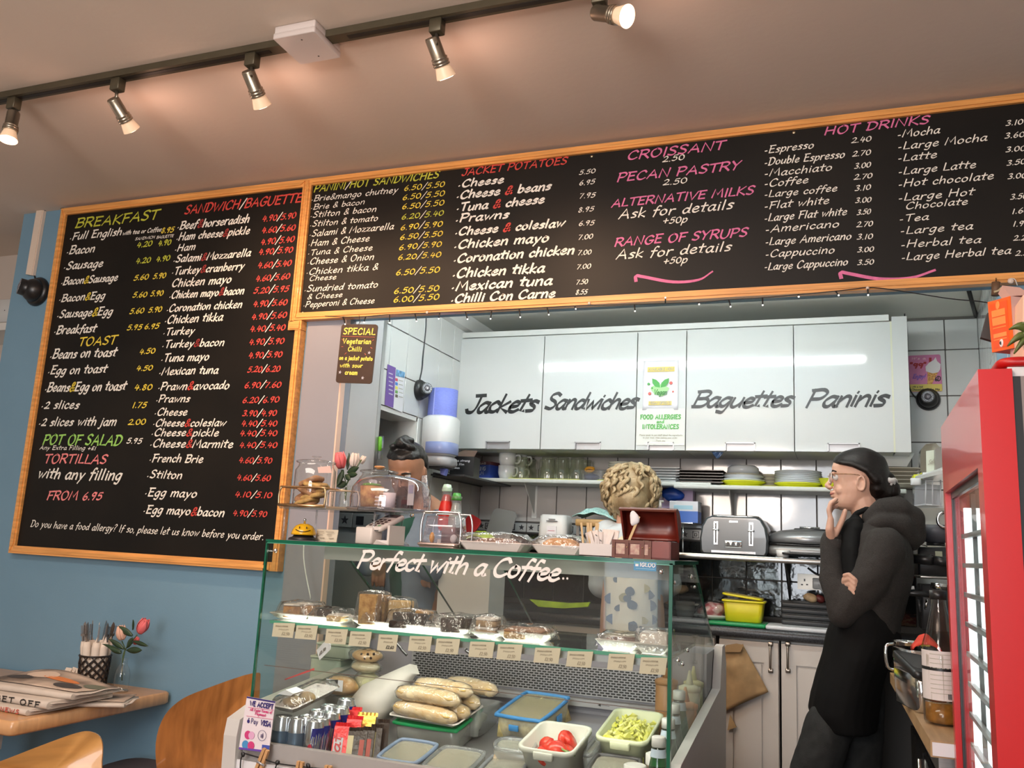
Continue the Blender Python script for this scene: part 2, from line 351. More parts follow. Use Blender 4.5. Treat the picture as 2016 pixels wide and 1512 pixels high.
# blue wall with the serving opening
bw = B().box(-3.32, XL, YW, YW+0.06, 0, CEIL).box(-3.32, -3.26, YW+.06, 3.0, 0, CEIL)
struct('wall_front', bw, m_blue)
struct('trim_1', B().box(XL, 1.0, YW, YW+0.06, 2.05, CEIL), m_blue)
struct('wall_front_right', B().box(0.44, 3.2, YW, YW+0.2, 0, 2.05), m_blue)
struct('trim_2', B().box(XL-0.10, XL+0.004, YW+0.061, YW+0.262, 1.37, 2.33), m_lilac)
struct('trim_3', B().box(XL+.0002, XL+0.006, YW-0.008, YW+0.020, 0.0, 2.05), M('peach_lit_edge', (0.75, 0.52, 0.42), 0.5))  # lit corner edge of the wall, put in as a peach strip
struct('trim_11', B().box(-1.792, XL, YW-.006, YW-.0005, 0.0, 2.045).box(XL+.0002, XL+.003, YW+.0205, YW+.060, 0, 2.05), M('grey_blue_paint', (.27, .275, .32), .5, var=.03, scale=5))
# recess left of the blue wall, with pale wall
struct('wall_left', B().box(-4.6, -4.5, -2.6, 3.3, 0, CEIL), m_white)
struct('wall_recess', B().box(-4.5, -3.0, 3.0, 3.1, 0, CEIL), M('beige_wall_paint', (.60, .52, .46), .6))
struct('wall_right', B().box(2.4, 2.5, -2.6, YW, 0, CEIL), m_white)
# shop-front wall behind the viewer with two windows
sb = B()
WN = ((-1.70, -1.20), (-.92, .08))
for x0, x1, z0, z1 in ((-4.6, -1.70, 0, CEIL), (-1.20, -.92, 0, CEIL), (.08, 3.2, 0, CEIL), (-1.70, -1.20, 0, 0.7), (-.92, .08, 0, 0.7), (-1.70, -1.20, 2.2, CEIL), (-.92, .08, 2.2, CEIL)):
    sb.box(x0, x1, -2.6, -2.5, z0, z1)
struct('wall_back', sb, m_white)
for i, (x0, x1) in enumerate(WN):
    fr = B()
    for x in (x0+.02, x1-.02)+(((x0+x1)/2,) if i else ()): fr.box(x-0.02, x+0.02, -2.58, -2.52, 0.7, 2.2)
    for z in (0.72, 2.18): fr.box(x0, x1, -2.58, -2.52, z-0.02, z+0.02)
    wf = struct('window_%d' % (i+1), fr, m_white)
    obj('pane', B().box(x0+.01, x1-.01, -2.553, -2.548, 0.72, 2.18), GLASS('window_glass', (0.95, 0.97, 0.97)), wf)
# kitchen walls: grout body plus single tiles
m_grout = M('dark_grout', (0.13, 0.12, 0.11), 0.9)
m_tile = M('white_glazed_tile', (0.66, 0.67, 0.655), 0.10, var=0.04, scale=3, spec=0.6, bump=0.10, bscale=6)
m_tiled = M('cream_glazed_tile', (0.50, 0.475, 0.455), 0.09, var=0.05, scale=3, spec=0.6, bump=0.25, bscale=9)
m_btile = M('black_glazed_tile', (0.012, 0.013, 0.013), 0.08, spec=0.7, bump=0.9, bscale=14)
kb = struct('wall_kitchen_back', B().box(-2.0, 0.75, YK+0.006, YK+0.12, 0, 2.5), m_grout)
def tile(parent, x0, x1, z0, z1, y, mat, name='tile'):
    g = 0.0022
    cx, cz = (x0+x1)/2, (z0+z1)/2; w_, h_ = x1-x0-2*g, z1-z0-2*g
    t = B().rbox(0, 0, w_, h_, 0, 0.008, 0.002, 0.0012, n=1)
    t.xf(Matrix.Translation((cx, y+0.0065, cz)) @ Matrix.Rotation(pi/2, 4, 'X') @ Matrix.Rotation(random.uniform(-.004, .004), 4, 'X') @ Matrix.Rotation(random.uniform(-.006, .006), 4, 'Y'))
    return obj(name, t, mat, parent)
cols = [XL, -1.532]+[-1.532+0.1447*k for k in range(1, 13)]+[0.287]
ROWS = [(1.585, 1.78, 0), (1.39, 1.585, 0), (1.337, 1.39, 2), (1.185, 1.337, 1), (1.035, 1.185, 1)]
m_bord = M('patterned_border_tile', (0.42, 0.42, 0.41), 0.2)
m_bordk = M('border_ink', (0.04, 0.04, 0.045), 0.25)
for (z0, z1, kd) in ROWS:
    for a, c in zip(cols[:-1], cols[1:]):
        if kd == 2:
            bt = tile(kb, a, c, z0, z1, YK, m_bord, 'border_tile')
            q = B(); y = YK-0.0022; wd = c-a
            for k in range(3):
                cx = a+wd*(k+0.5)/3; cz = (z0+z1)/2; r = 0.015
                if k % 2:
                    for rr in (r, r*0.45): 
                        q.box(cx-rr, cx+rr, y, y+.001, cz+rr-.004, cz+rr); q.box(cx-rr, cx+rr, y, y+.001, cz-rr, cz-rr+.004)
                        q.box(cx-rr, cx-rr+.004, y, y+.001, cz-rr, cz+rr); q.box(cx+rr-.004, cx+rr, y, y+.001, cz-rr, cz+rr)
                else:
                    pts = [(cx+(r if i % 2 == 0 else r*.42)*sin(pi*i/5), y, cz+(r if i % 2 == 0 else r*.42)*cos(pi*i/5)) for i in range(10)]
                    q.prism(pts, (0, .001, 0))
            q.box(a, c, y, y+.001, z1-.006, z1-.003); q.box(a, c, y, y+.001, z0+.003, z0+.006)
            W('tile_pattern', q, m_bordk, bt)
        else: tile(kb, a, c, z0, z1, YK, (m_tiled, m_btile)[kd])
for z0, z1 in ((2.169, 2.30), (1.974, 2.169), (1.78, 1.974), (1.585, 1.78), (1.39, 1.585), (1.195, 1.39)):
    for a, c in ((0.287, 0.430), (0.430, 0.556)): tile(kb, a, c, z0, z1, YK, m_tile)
# left kitchen wall (faces +X) with tiles and a recess
lw = B().box(XL-0.1, XL-0.006, YW+0.28, 3.185, 1.78, 2.4).box(XL-0.1, XL-0.006, 3.185, YK+0.1, 0, 2.4)
lk = struct('wall_kitchen_left', lw, m_grout)
struct('wall_recess_kitchen', B().box(-2.72, -2.70, YW+.06, 3.25, 0, 1.85).box(-2.72, XL-0.002, 3.178, 3.20, 0, 1.79).box(-2.72, XL-0.12, YW+.06, 3.20, 1.85, 1.87).box(XL-.12, XL-0.002, 2.857, 3.20, 1.765, 1.782), m_white)
def tile_l(y0, y1, z0, z1, mat=m_tile):
    g = 0.002
    t = B().rbox(0, 0, y1-y0-2*g, z1-z0-2*g, 0, 0.008, 0.002, 0.0012, n=1)
    t.xf(Matrix.Translation((XL-0.0065, (y0+y1)/2, (z0+z1)/2)) @ Matrix.Rotation(pi/2, 4, 'Z') @ Matrix.Rotation(pi/2, 4, 'X'))
    obj('tile', t, mat, lk)
for k in range(4):
    tx_ = -2.19+.145*k; bt = tile(kb, tx_, tx_+.145, 1.315, 1.378, 3.1715, m_bord, 'border_tile'); q = B()
    for j in range(2):
        cx = tx_+.145*(j+.5)/2; cz = 1.347; r = .020
        q.prism([(cx+(r if i % 2 == 0 else r*.42)*sin(pi*i/5), 3.1695, cz+(r if i % 2 == 0 else r*.42)*cos(pi*i/5)) for i in range(10)], (0, .001, 0)) if j else q.box(cx-.018, cx+.018, 3.1695, 3.1705, cz-.018, cz+.018).box(cx-.010, cx+.010, 3.1685, 3.1696, cz-.010, cz+.010)
    W('tile_pattern', q, m_bordk, bt)
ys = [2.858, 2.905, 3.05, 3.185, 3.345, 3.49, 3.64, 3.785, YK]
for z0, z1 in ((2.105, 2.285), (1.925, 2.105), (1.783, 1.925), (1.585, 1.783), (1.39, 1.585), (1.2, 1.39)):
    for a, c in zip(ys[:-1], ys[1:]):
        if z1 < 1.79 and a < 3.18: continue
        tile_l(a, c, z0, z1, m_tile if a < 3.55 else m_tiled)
struct('trim_4', B().box(XL-0.004, XL+0.0065, YW+0.262, YW+0.285, 1.37, 2.12), M('aluminium_trim', (0.5, 0.5, 0.5), 0.3, 0.8))
# coving along the left and back of the kitchen ceiling
cv = B()
cv.prism([(XL, 2.7, 2.311), (XL+0.06, 2.7, 2.311), (XL+0.03, 2.7, 2.262), (XL, 2.7, 2.255)], (0, 1.2, 0))
struct('trim_5', cv, m_white)
struct('trim_6', B().box(XL+0.002, 0.20, YC+0.004, YC+0.03, 2.2205, 2.245), m_white)
# right kitchen wall, slightly splayed
p0 = Vector((0.556, YK, 0)); p1 = Vector((0.44, YW+0.03, 0)); dv = (p1-p0); Lr = dv.length; ang = math.atan2(dv.y, dv.x)
rw = bpy.data.objects.new("wall_kitchen_right", mesh("wall_kitchen_right", B().box(0, Lr, 0.006, 0.1, 0, 2.45), m_grout)); COL.objects.link(rw); rw.location = p0; rw.rotation_euler = (0, 0, ang); rw["kind"] = "structure"
zz = (2.36, 2.169, 1.974, 1.78, 1.585, 1.39, 1.195)
for z1, z0 in zip(zz[:-1], zz[1:]):
    for k in range(int(Lr/0.147)+1):
        a = k*0.147; c = min(Lr, a+0.147)
        if c-a < 0.03: continue
        t = B().rbox(0, 0, c-a-.004, z1-z0-.004, 0, 0.008, 0.002, 0.0012, n=1)
        t.xf(Matrix.Translation(((a+c)/2, 0.0065, (z0+z1)/2)) @ Matrix.Rotation(pi/2, 4, 'X'))
        obj('tile', t, m_tile, rw)
a0 = at(1903, 556, Z=KCEIL-0.003); a1 = at(1926, 640, Z=KCEIL-0.003)
struct('trim_7', B().tube([a0, a1], 0.008, 6), M('black_rubber', (0.01, 0.01, 0.01), 0.5))
# invented fittings for the added fill lights, outside the view: panel and bowl lamp
cp_ = T('added_ceiling_panel', 'added flat white ceiling fill panel above the viewer', 'light', (-1.5, .40, CEIL))
obj('frame', B().rbox(0, 0, 1.9, .7, -.022, 0, .01, .004), m_white, cp_)
bl_ = T('added_bowl_lamp', 'added white bowl pendant behind the viewer to brighten the ceiling', 'light', (-.9, -.9, 1.86))
obj('bowl', B().lathe([(.02, 0), (.30, .02), (.48, .06), (.47, .06), (.29, .03), (.02, .012)], seg=32, cap=False), m_white, bl_); obj('cord', B().cyl((0, 0, .01), (0, 0, CEIL-1.86), .004, seg=8), m_white, bl_)
# tube light fitting
tl = T('fluorescent_light', 'long fluorescent tube fitting on the kitchen ceiling above the serving aisle', 'light', (-0.68, 2.83, KCEIL))
obj('housing', B().rbox(0, 0, 1.7, 0.035, -0.045, 0, 0.005, 0.003), m_white, tl)
obj('tube', B().cyl((-0.81, 0, -0.082), (0.81, 0, -0.082), 0.014), M('tube_glow', (1, 1, 1), 0.4, emit=(0.95, 1.0, 0.97), estr=46), tl)
for s in (-1, 1): obj('end_cap', B().rbox(s*0.83, 0, 0.03, 0.05, -0.100, -0.028, 0.004), m_white, tl)
# ---------------------------------------------------------------- chalk menu boards
YB = 2.55
m_board = M('blackboard', (0.007, 0.0062, 0.0055), 0.48, var=0.5, scale=3, col2=(0.012, 0.010, 0.008), spec=0.22)
m_pine = M('varnished_pine', (0.78, 0.36, 0.10), 0.38, var=0.22, scale=9, stretch=(1, 6, 9), coat=0.25)
m_pineh = M('varnished_pine_rail', (0.78, 0.36, 0.10), 0.38, var=0.22, scale=9, stretch=(0.6, 8, 12), coat=0.25)
INK = {'w': ('white chalk pen lettering', (0.86, 0.82, 0.74)), 'l': ('lime chalk pen lettering', (0.50, 0.52, 0.045)), 'y': ('yellow chalk pen lettering', (0.78, 0.60, 0.06)),
       'r': ('red chalk pen lettering', (0.62, 0.06, 0.045)), 'd': ('dark red chalk pen lettering', (0.33, 0.035, 0.03)), 'p': ('pink chalk pen lettering', (0.72, 0.17, 0.36)), 'g': ('green chalk pen lettering', (0.32, 0.62, 0.13)), 'k': ('salmon chalk pen lettering', (0.85, 0.25, 0.25))}
VPX = (-3487.4, 844.9)
def ln(bs, s, x0, y0, x1, h, c, alt=None, wt=0.17, alt2=None, y1=None, jit=0.07, slant=0.24, Y=YB-0.0012):
    if y1 is None: y1 = y0+(y0-VPX[1])/(x0-VPX[0])*(x1-x0)
    P0 = at(x0, y0, Y=Y); P1 = at(x1, y1, Y=Y); hh = (at(x0, y0-h, Y=Y)-P0).z
    write(s, P0, P1, hh, hh*wt, bs[c], bs[alt] if alt else None, slant=slant, jit=jit, nib=radians(35), alt2=bs[alt2] if alt2 else None)
def frame_board(name, label, x0, x1, z0, z1, fw, fx=None):
    fx = fx or (0.017 if x1 < 0 else fw)
    t = T(name, label, 'menu board', (x0, YW, z0))
    W('panel', B().box(x0+fw*.5, x1-(.008 if x1 < 0 else fw*.5), YB, YW-0.001, z0+fw*.5, z1-fw*.5), m_board, t)
    fl = fw if x1 < 0 else fx
    def rail(pts, m):
        r = B(); f = YB-0.014
        r.prism([(x, f+0.004, z) for x, z in pts], (0, 0.018+YW-YB-0.012, 0))
        cx = sum(p[0] for p in pts)/4; cz = sum(p[1] for p in pts)/4
        r.prism([(x+(cx-x)*(0.03 if abs(x1-x0) else 0)*0+max(-.008, min(.008, (cx-x)))*1.0, f, z+max(-.008, min(.008, (cz-z)))) for x, z in pts], (0, 0.005, 0))
        W('frame_rail', r, m, t)
    rail([(x0, z1), (x1, z1), (x1-fx, z1-fw), (x0+fl, z1-fw)], m_pineh)
    rail([(x0, z0), (x1, z0), (x1-fx, z0+fw), (x0+fl, z0+fw)], m_pineh)
    rail([(x0, z0), (x0, z1), (x0+fl, z1-fw), (x0+fl, z0+fw)], m_pine)
    zb = z0 if x1 > 0 else 2.03
    rail([(x1, zb), (x1, z1), (x1-fx, z1-fw), (x1-fx, zb+(fw if x1 > 0 else 0))], m_pine)
    return t
tb = frame_board('menu_board', 'tall blackboard menu in a pine frame listing breakfast and sandwich prices', -3.062, -1.836, 1.150, 2.586, 0.030)
wb = frame_board('menu_board', 'long blackboard menu over the serving hatch listing paninis, jacket potatoes and hot drinks', -1.8355, 0.75, 2.040, 2.586, 0.027, 0.020)
W('panel', B().box(-1.8439, -1.812, YB, YW-0.001, 1.165, 2.02), m_board, tb)
def strip(x0, x1, z0, z1, m=m_pine):
    W('frame_rail', B().box(x0, x1, YB-0.010, YW-0.001, z0, z1).box(x0+.007, x1-.007, YB-0.014, YB-.010, z0+.004, z1-.004), m, tb)
strip(-1.825, -1.800, 1.150, 2.002); strip(-1.856, -1.800, 2.004, 2.038, m_pineh); strip(-1.860, -1.8255, 1.150, 1.180, m_pineh)
TALL = '''BREAKFAST|148|449|310|17|l
·Full English|137|473|238|14|w
with tea or Coffee|241|463|317|8|w
8.95|317|459|341|12|y
SANDWICH|266|473|304|5|w
BAGUETTE|308|470|341|5|w
4.20|269|487|298|12|l
4.90|311|484|335|12|l
·Bacon|131|501|185|15|w
·Sausage|125|531|201|15|w
4.20|267|519|295|12|l
4.90|307|515|333|12|l
·Bacon&Sausage|120|561|230|14|w|y
5.60|263|552|291|12|y
5.90|301|549|325|12|y
·Bacon&Egg|116|594|205|14|w|y
5.60|261|586|288|12|y
5.90|296|583|320|12|y
·Sausage&Egg|112|626|220|15|w|y
5.60|255|618|282|12|y
5.90|292|615|317|12|y
·Breakfast|106|658|187|16|w
5.95|250|650|278|12|y
6.95|284|648|312|12|y
TOAST|154|681|227|16|y
·Beans on toast|98|706|227|17|w
4.50|274|697|304|12|y
·Egg on toast|94|737|208|16|w
4.50|268|730|299|12|y
·Beans&Egg on toast|88|771|246|17|w|y
4.80|264|768|298|13|y
·2 slices|81|805|154|16|w
1.75|260|803|287|13|y
·2 slices with jam|76|838|227|16|w
2.00|252|836|285|13|y
POT OF SALAD|84|875|237|19|g
5.95|249|873|278|12|w
Any Extra Filling +£1|78|885|188|8|w
TORTILLAS|86|911|208|17|k
with any filling|74|941|237|20|w
FROM 6.95|92|984|199|17|k
SANDWICH/BAGUETTE|363|422|592|16|r||w
·Beef&horseradish|349|452|489|15|w|d
4.90/5.90|516|436|581|13|r||w
·Ham cheese&pickle|347|474|490|14|w|d
4.60/5.60|515|459|580|13|r||w
·Ham|344|495|383|13|w
4.90/5.40|513|482|578|13|r||w
·Salami&Mozzarella|341|517|492|14|w|d
4.90/5.90|509|502|575|13|r||w
·Turkey&cranberry|338|541|479|14|w|d
4.60/5.40|507|528|572|13|r||w
Chicken mayo|338|565|454|15|w
4.60/5.60|503|554|569|13|r||w
·Chicken mayo&bacon|333|588|479|14|w|d
5.20/5.95|499|578|567|13|r||w
·Coronation chicken|328|614|475|14|w
4.90/5.60|498|604|564|13|r||w
·Chicken tikka|324|637|437|15|w
4.90/5.60|495|629|563|13|r||w
·Turkey|321|660|381|14|w
4.40/5.40|492|653|560|13|r||w
·Turkey&bacon|319|685|440|14|w|d
4.90/5.90|490|679|558|13|r||w
·Tuna mayo|317|712|410|15|w
4.90/5.90|489|705|554|13|r||w
·Mexican tuna|313|738|428|15|w
5.20/6.20|487|733|550|13|r||w
·Prawn&avocado|311|768|450|15|w|r
6.90/7.60|481|764|552|13|r||w
·Prawns|307|792|372|14|w
6.20/6.90|477|793|548|13|r||w
·Cheese|304|818|367|14|w
3.90/4.90|477|819|543|13|r||w
·Cheese&coleslaw|301|839|443|14|w|r
4.40/5.40|475|839|544|13|r||w
·Cheese&pickle|298|858|429|14|w|r
4.40/5.40|472|858|544|13|r||w
·Cheese&Marmite|295|880|457|15|w|r
4.40/5.40|471|881|544|13|r||w
·French Brie|294|909|398|15|w
4.60/5.90|470|911|534|13|r||w
·Stilton|289|941|357|15|w
4.60/5.60|466|945|531|13|r||w
·Egg mayo|285|976|386|16|w
4.10/5.10|462|978|534|13|r||w
·Egg mayo&bacon|282|1010|440|16|w|r
4.90/5.90|458|1015|524|13|r||w
Do you have a food allergy? If so, please let us know before you order.|60|1037|518|13|w'''
WIDE = '''PANINI/HOT SANDWICHES|618|378|863|13|l||w
·Brie&mango chutney|613|397|782|11|w
6.50/5.50|795|376|874|12|y||w
·Brie & bacon|612|413|717|10|w
6.50/5.50|792|394|874|12|y||w
·Stilton & bacon|611|429|740|11|w
6.50/5.50|791|412|873|12|y||w
·Stilton & tomato|610|447|743|11|w
6.20/5.40|790|432|872|12|l||w
·Salami & Mozzarella|609|466|774|12|w
6.90/5.90|788|453|870|12|y||w
·Ham & Cheese|607|485|726|12|w
6.50/5.50|787|472|870|12|y||w
·Tuna & Cheese|606|503|732|11|w
6.90/5.90|785|492|868|12|y||w
·Cheese & Onion|605|521|735|12|w
6.20/5.40|783|512|867|12|y||w
·Chicken tikka &|603|541|743|12|w
6.50/5.50|779|542|864|13|y||w
Cheese|609|553|661|10|w
·Sundried tomato|599|575|743|12|w
6.50/5.50|775|578|863|13|y||w
& Cheese|605|589|673|10|w
·Pepperoni & Cheese|597|605|736|11|w
6.00/5.50|774|595|863|13|y||w
JACKET POTATOES|909|346|1115|13|r
·Cheese|902|369|990|14|W|
5.50|1140|344|1171|10|w
·Cheese & beans|899|392|1083|15|W|r
6.95|1140|365|1170|11|w
·Tuna & cheese|899|416|1070|15|W|r
7.95|1140|391|1171|11|w
·Prawns|897|438|1000|15|W|
8.95|1138|418|1168|11|w
·Cheese & coleslaw|896|464|1110|15|W|r
6.95|1139|445|1169|11|w
·Chicken mayo|894|490|1079|16|W|
7.00|1138|472|1166|11|w
·Coronation chicken|893|517|1129|16|W|
7.00|1137|502|1163|11|w
·Chicken tikka|891|547|1070|17|W|
7.00|1135|530|1162|11|w
·Mexican tuna|889|572|1085|17|W|
7.50|1134|560|1156|11|w
·Chilli Con Carne|888|596|1091|16|W|
8.55|1133|580|1155|11|w
CROISSANT|1235|315|1425|16|p
2.50|1304|319|1346|13|w
PECAN PASTRY|1215|358|1456|16|p
2.50|1305|365|1351|13|w
ALTERNATIVE MILKS|1204|408|1483|15|p
Ask for details|1218|431|1442|18|w
+50p|1305|441|1352|14|w
RANGE OF SYRUPS|1210|485|1470|16|p
Ask for details|1213|510|1438|18|w
+50p|1306|520|1352|14|w
HOT DRINKS|1623|266|1828|15|p
-Espresso|1505|302|1601|14|w
2.40|1676|282|1714|12|w
-Double Espresso|1505|326|1662|14|w
2.70|1678|308|1713|12|w
-Macchiato|1505|348|1637|14|w
3.00|1682|332|1713|12|w
-Coffee|1505|368|1590|14|w
2.70|1681|354|1716|12|w
-Large coffee|1505|389|1647|13|w
3.10|1683|376|1713|12|w
-Flat white|1505|412|1631|14|w
3.00|1684|400|1714|12|w
-Large Flat white|1505|436|1666|14|w
3.50|1687|423|1713|12|w
-Americano|1507|458|1651|14|w
2.70|1686|447|1717|12|w
-Large Americano|1507|483|1675|14|w
3.10|1687|472|1717|12|w
-Cappuccino|1507|507|1642|14|w
3.00|1688|497|1719|12|w
-Large Cappuccino|1505|532|1668|14|w
3.50|1688|522|1719|12|w
-Mocha|1767|271|1849|14|w
3.10|1980|248|2013|12|w
-Large Mocha|1768|295|1942|14|w
3.60|1978|273|2016|12|w
-Latte|1768|318|1843|14|w
3.00|1980|300|2018|12|w
-Large Latte|1769|344|1920|14|w
3.50|1982|326|2018|12|w
-Hot chocolate|1769|369|1955|14|w
3.00|1984|353|2020|12|w
-Large Hot|1769|396|1916|14|w
3.50|1989|393|2022|12|w
Chocolate|1783|412|1904|13|w
-Tea|1771|437|1827|13|w
1.60|1992|421|2025|12|w
-Large tea|1773|461|1914|14|w
1.90|1994|446|2026|12|w
-Herbal tea|1774|488|1930|14|w
2.20|1995|474|2030|12|w
-Large Herbal tea|1775|513|1989|14|w
2.50|1999|504|2035|12|w'''
for t, data in ((tb, TALL), (wb, WIDE)):
    bs = {k: B() for k in INK}
    for row in data.split('\n'):
        q = row.split('|')+['', '']; s, x0, y0, x1, h, c = q[0], *[float(a) for a in q[1:5]], q[5]
        thick = c == 'W'; c = 'w' if thick else c
        caps = s.upper() == s and len(s) > 4 and not s[0].isdigit()
        wt = 0.24 if thick else (0.19 if caps or t is tb else 0.15)
        y1 = 1063 if s.startswith('Do you') else (984 if s.startswith('FROM') else None)
        if s.startswith('Do you'): wt = 0.14
        ln(bs, s, x0, y0, x1, h, c, q[6] or None, wt, q[7] or None, y1)
    if t is wb:
        for pts in ([(1252, 553), (1252, 543), (1267, 545), (1325, 555), (1375, 551), (1402, 535)], [(1656, 547), (1655, 536), (1673, 539), (1731, 549), (1793, 547), (1840, 532)]):
            ribbon(bs['p'], curve([at(a, b_, Y=YB-0.0012) for a, b_ in pts], 5), 0.009, Vector((0.8, 0, 0.6)))
        for a, b_ in ((1165, 308), (1563, 261), (596, 616), (2010, 0)):
            if b_: W('screw', B().lathe([(0.005, 0), (0.004, 0.002), (0.001, 0.0025)], at(a, b_, Y=YB), 12, (0, -1, 0)), M('brass_screw', (0.7, 0.6, 0.4), 0.3, 0.9), t)
    for k, b_ in bs.items():
        if b_.v: W('lettering', b_, M('chalk_'+k, INK[k][1], 0.7, var=0.12, scale=60), t, INK[k][0], kind='stuff')
# ---------------------------------------------------------------- kitchen fittings
m_gloss = M('white_gloss_laminate', (0.62, 0.63, 0.615), 0.07, spec=0.55, var=0.015, scale=2)
m_cream = M('cream_painted_door', (0.60, 0.55, 0.50), 0.35, var=0.03, scale=6)
m_steel = M('brushed_steel', (0.50, 0.49, 0.46), 0.28, 1.0, var=0.1, scale=40, stretch=(1, 20, 20))
m_chrome = M('chrome', (0.75, 0.75, 0.75), 0.12, 1.0)
m_alu = M('matt_aluminium', (0.42, 0.42, 0.43), 0.4, 0.6)
m_black = M('black_plastic', (0.012, 0.012, 0.013), 0.35)
m_dark = M('dark_grey_plastic', (0.04, 0.04, 0.042), 0.4)  # one even dark grey, shared by shelves, brackets and slots
m_wp = M('white_plastic', (0.68, 0.69, 0.68), 0.35)
m_cer = M('white_ceramic', (0.72, 0.74, 0.73), 0.15, spec=0.6)
m_paper = M('white_paper', (0.74, 0.73, 0.76), 0.6)
m_yel = M('yellow_plastic', (0.80, 0.70, 0.02), 0.4)
m_ykgl = M('chartreuse_shelf_liner', (0.74, 0.78, 0.04), 0.6)
m_ink = M('black_ink', (0.015, 0.015, 0.015), 0.35)
m_glass = GLASS('clear_glass', (0.96, 0.97, 0.96), refl=1.6)
m_glassg = GLASS('cafe_tumbler_glass', (0.90, 0.92, 0.87), refl=2.0, rough=0.05, haze=.06, hazecol=(.8,.85,.7))
m_film = GLASS('cling_film', (0.985, 0.98, 0.98), refl=2.2, rough=0.10, bump=1.0, bscale=42, haze=0.05, hazecol=(1, .93, .93))
m_clearp = GLASS('clear_plastic', (0.90, 0.91, 0.92), refl=2.0, rough=0.12, haze=0.12, hazecol=(.8, .82, .85))

def flat(name, parent, px0, py0, px1, py1, Y, mat, d=0.0008, label=None):
    a = at(px0, py0, Y=Y); c = at(px1, py1, Y=Y)
    return W(name, B().box(a.x, c.x, Y-d, Y, a.z, c.z), mat, parent, label)
def txt(name, parent, s, x0, y0, x1, h, mat, Y, wt=0.16, slant=0.0, nib=None, gap=0.12, y1=None, label=None, jit=0.0):
    if y1 is None: y1 = y0+(y0-VPX[1])/(x0-VPX[0])*(x1-x0)
    b = B(); P0 = at(x0, y0, Y=Y-0.0012); P1 = at(x1, y1, Y=Y-0.0012); hh = (at(x0, y0-h, Y=Y)-at(x0, y0, Y=Y)).z
    write(s, P0, P1, hh, hh*wt, b, slant=slant, nib=nib, gap=gap, jit=jit)
    return W(name, b, mat, parent, label, kind='stuff')
# wall cabinets
XD = [at(p, 760, Y=YC).x for p in (900, 1068.5, 1253.5, 1351, 1563, 1757, 1790)]
ZC0, ZC1 = 1.700, 2.216
words = [('Jackets', 916, 812, 1052, 33), ('Sandwiches', 1072, 806, 1250, 30), None, ('Baguettes', 1362, 802, 1556, 30), ('Paninis', 1586, 801, 1742, 33)]
hand = [(956, 1004, 868, 881), (1131, 1183, 870, 883), (1275, 1327, 878, 885.5), (1427, 1487, 874, 889), (1629, 1693, 876, 890)]
cl = ['wall cabinet lettered Jackets, furthest left of the row', 'wall cabinet lettered Sandwiches', 'narrow white wall cabinet behind the vegan poster and allergy notice', 'wall cabinet lettered Baguettes', 'wall cabinet lettered Paninis, beside the tiled end wall']
for i in range(5):
    x0, x1 = XD[i], XD[i+1]; cx = (x0+x1)/2
    c = T('wall_cabinet', 'white gloss '+cl[i] if 'narrow' not in cl[i] else cl[i], 'cabinet', (cx, YK, ZC0), group='white wall cabinets')
    W('body', B().box(x0+.001, x1-.001, YC+0.02, YK-.009, ZC0, ZC1).box(x0+.001, x1-.001, YC+.02, YC+.03, ZC1, ZC1+.004), m_white, c)
    g = 0.0022; hx0 = at(hand[i][0], 875, Y=YC).x; hx1 = at(hand[i][1], 875, Y=YC).x; hh = 0.034
    d = B()   # door with the grip cut out of its lower edge
    d.box(x0+g, hx0, YC, YC+.018, ZC0, ZC1-.003); d.box(hx1, x1-g, YC, YC+.018, ZC0, ZC1-.003); d.box(hx0, hx1, YC, YC+.018, ZC0+hh, ZC1-.003)
    dr = W('door', d, m_gloss, c)
    h = B(); h.box(hx0, hx0+.005, YC-.003, YC+.012, ZC0+.001, ZC0+hh); h.box(hx1-.005, hx1, YC-.003, YC+.012, ZC0+.001, ZC0+hh); h.box(hx0, hx1, YC-.003, YC+.012, ZC0+hh-.005, ZC0+hh)
    h.box(hx0+.005, hx1-.005, YC+.012, YC+.016, ZC0+.001, ZC0+hh-.005)
    W('handle', h, m_alu, dr, 'grey recessed grip')
    if words[i]:
        s, a, b_, c_, hgt = words[i]
        txt('lettering', dr, s, a, b_, c_, hgt, m_ink, YC, wt=0.20, slant=0.42, nib=radians(50), gap=0.0, label='black brush script lettering', jit=.05, y1=b_-2)
    W('knob', B().box(x0+.001, x0+.012, YC+.02, YC+.023, ZC0+.05, ZC0+.4), m_dark, c) if False else None
ep = solo('cabinet_end_panel', B().box(XD[5]+.004, XD[6], YC+.002, YK-.009, ZC0, 2.235), m_gloss, 'white gloss end panel closing the right end of the wall cabinets', 'cabinet panel')
struct('trim_8', B().box(XD[5]-.004, XD[5]+.004, YC+.001, YC+.02, ZC0, ZC1), M('cream_filler_strip', (.66, .66, .5), .5))
# poster and notice on the narrow cabinet
YP = YC-0.0012
po = T('poster', 'curled white Vegan poster with green leaves on the narrow wall cabinet', 'poster', at(1300, 807, Y=YP))
def sheet(px0, py0, px1, py1, Y, curl=0.004):
    a = at(px0, py0, Y=Y); c = at(px1, py1, Y=Y)
    return B().grid(lambda u, v: (a.x+(c.x-a.x)*u, Y-curl*(abs(u-.5)*2)**3-curl*0.4*sin(v*9), c.z+(a.z-c.z)*v), 10, 10, thick=0.0006)
W('sheet', sheet(1267, 711, 1335, 807, YP, 0.003), m_paper, po)
YQ = YP-0.0045
for (a, b_, c_, d_) in ((1275, 723, 1328, 731), (1277, 790, 1322, 797)): flat('banner', po, a, b_, c_, d_, YQ, M('mustard_print', (.75, .6, .16), .6))
txt('print', po, 'AVAILABLE NOW', 1277, 730, 1326, 5, M('grey_print', (.4, .38, .3), .6), YQ-.001, .2)
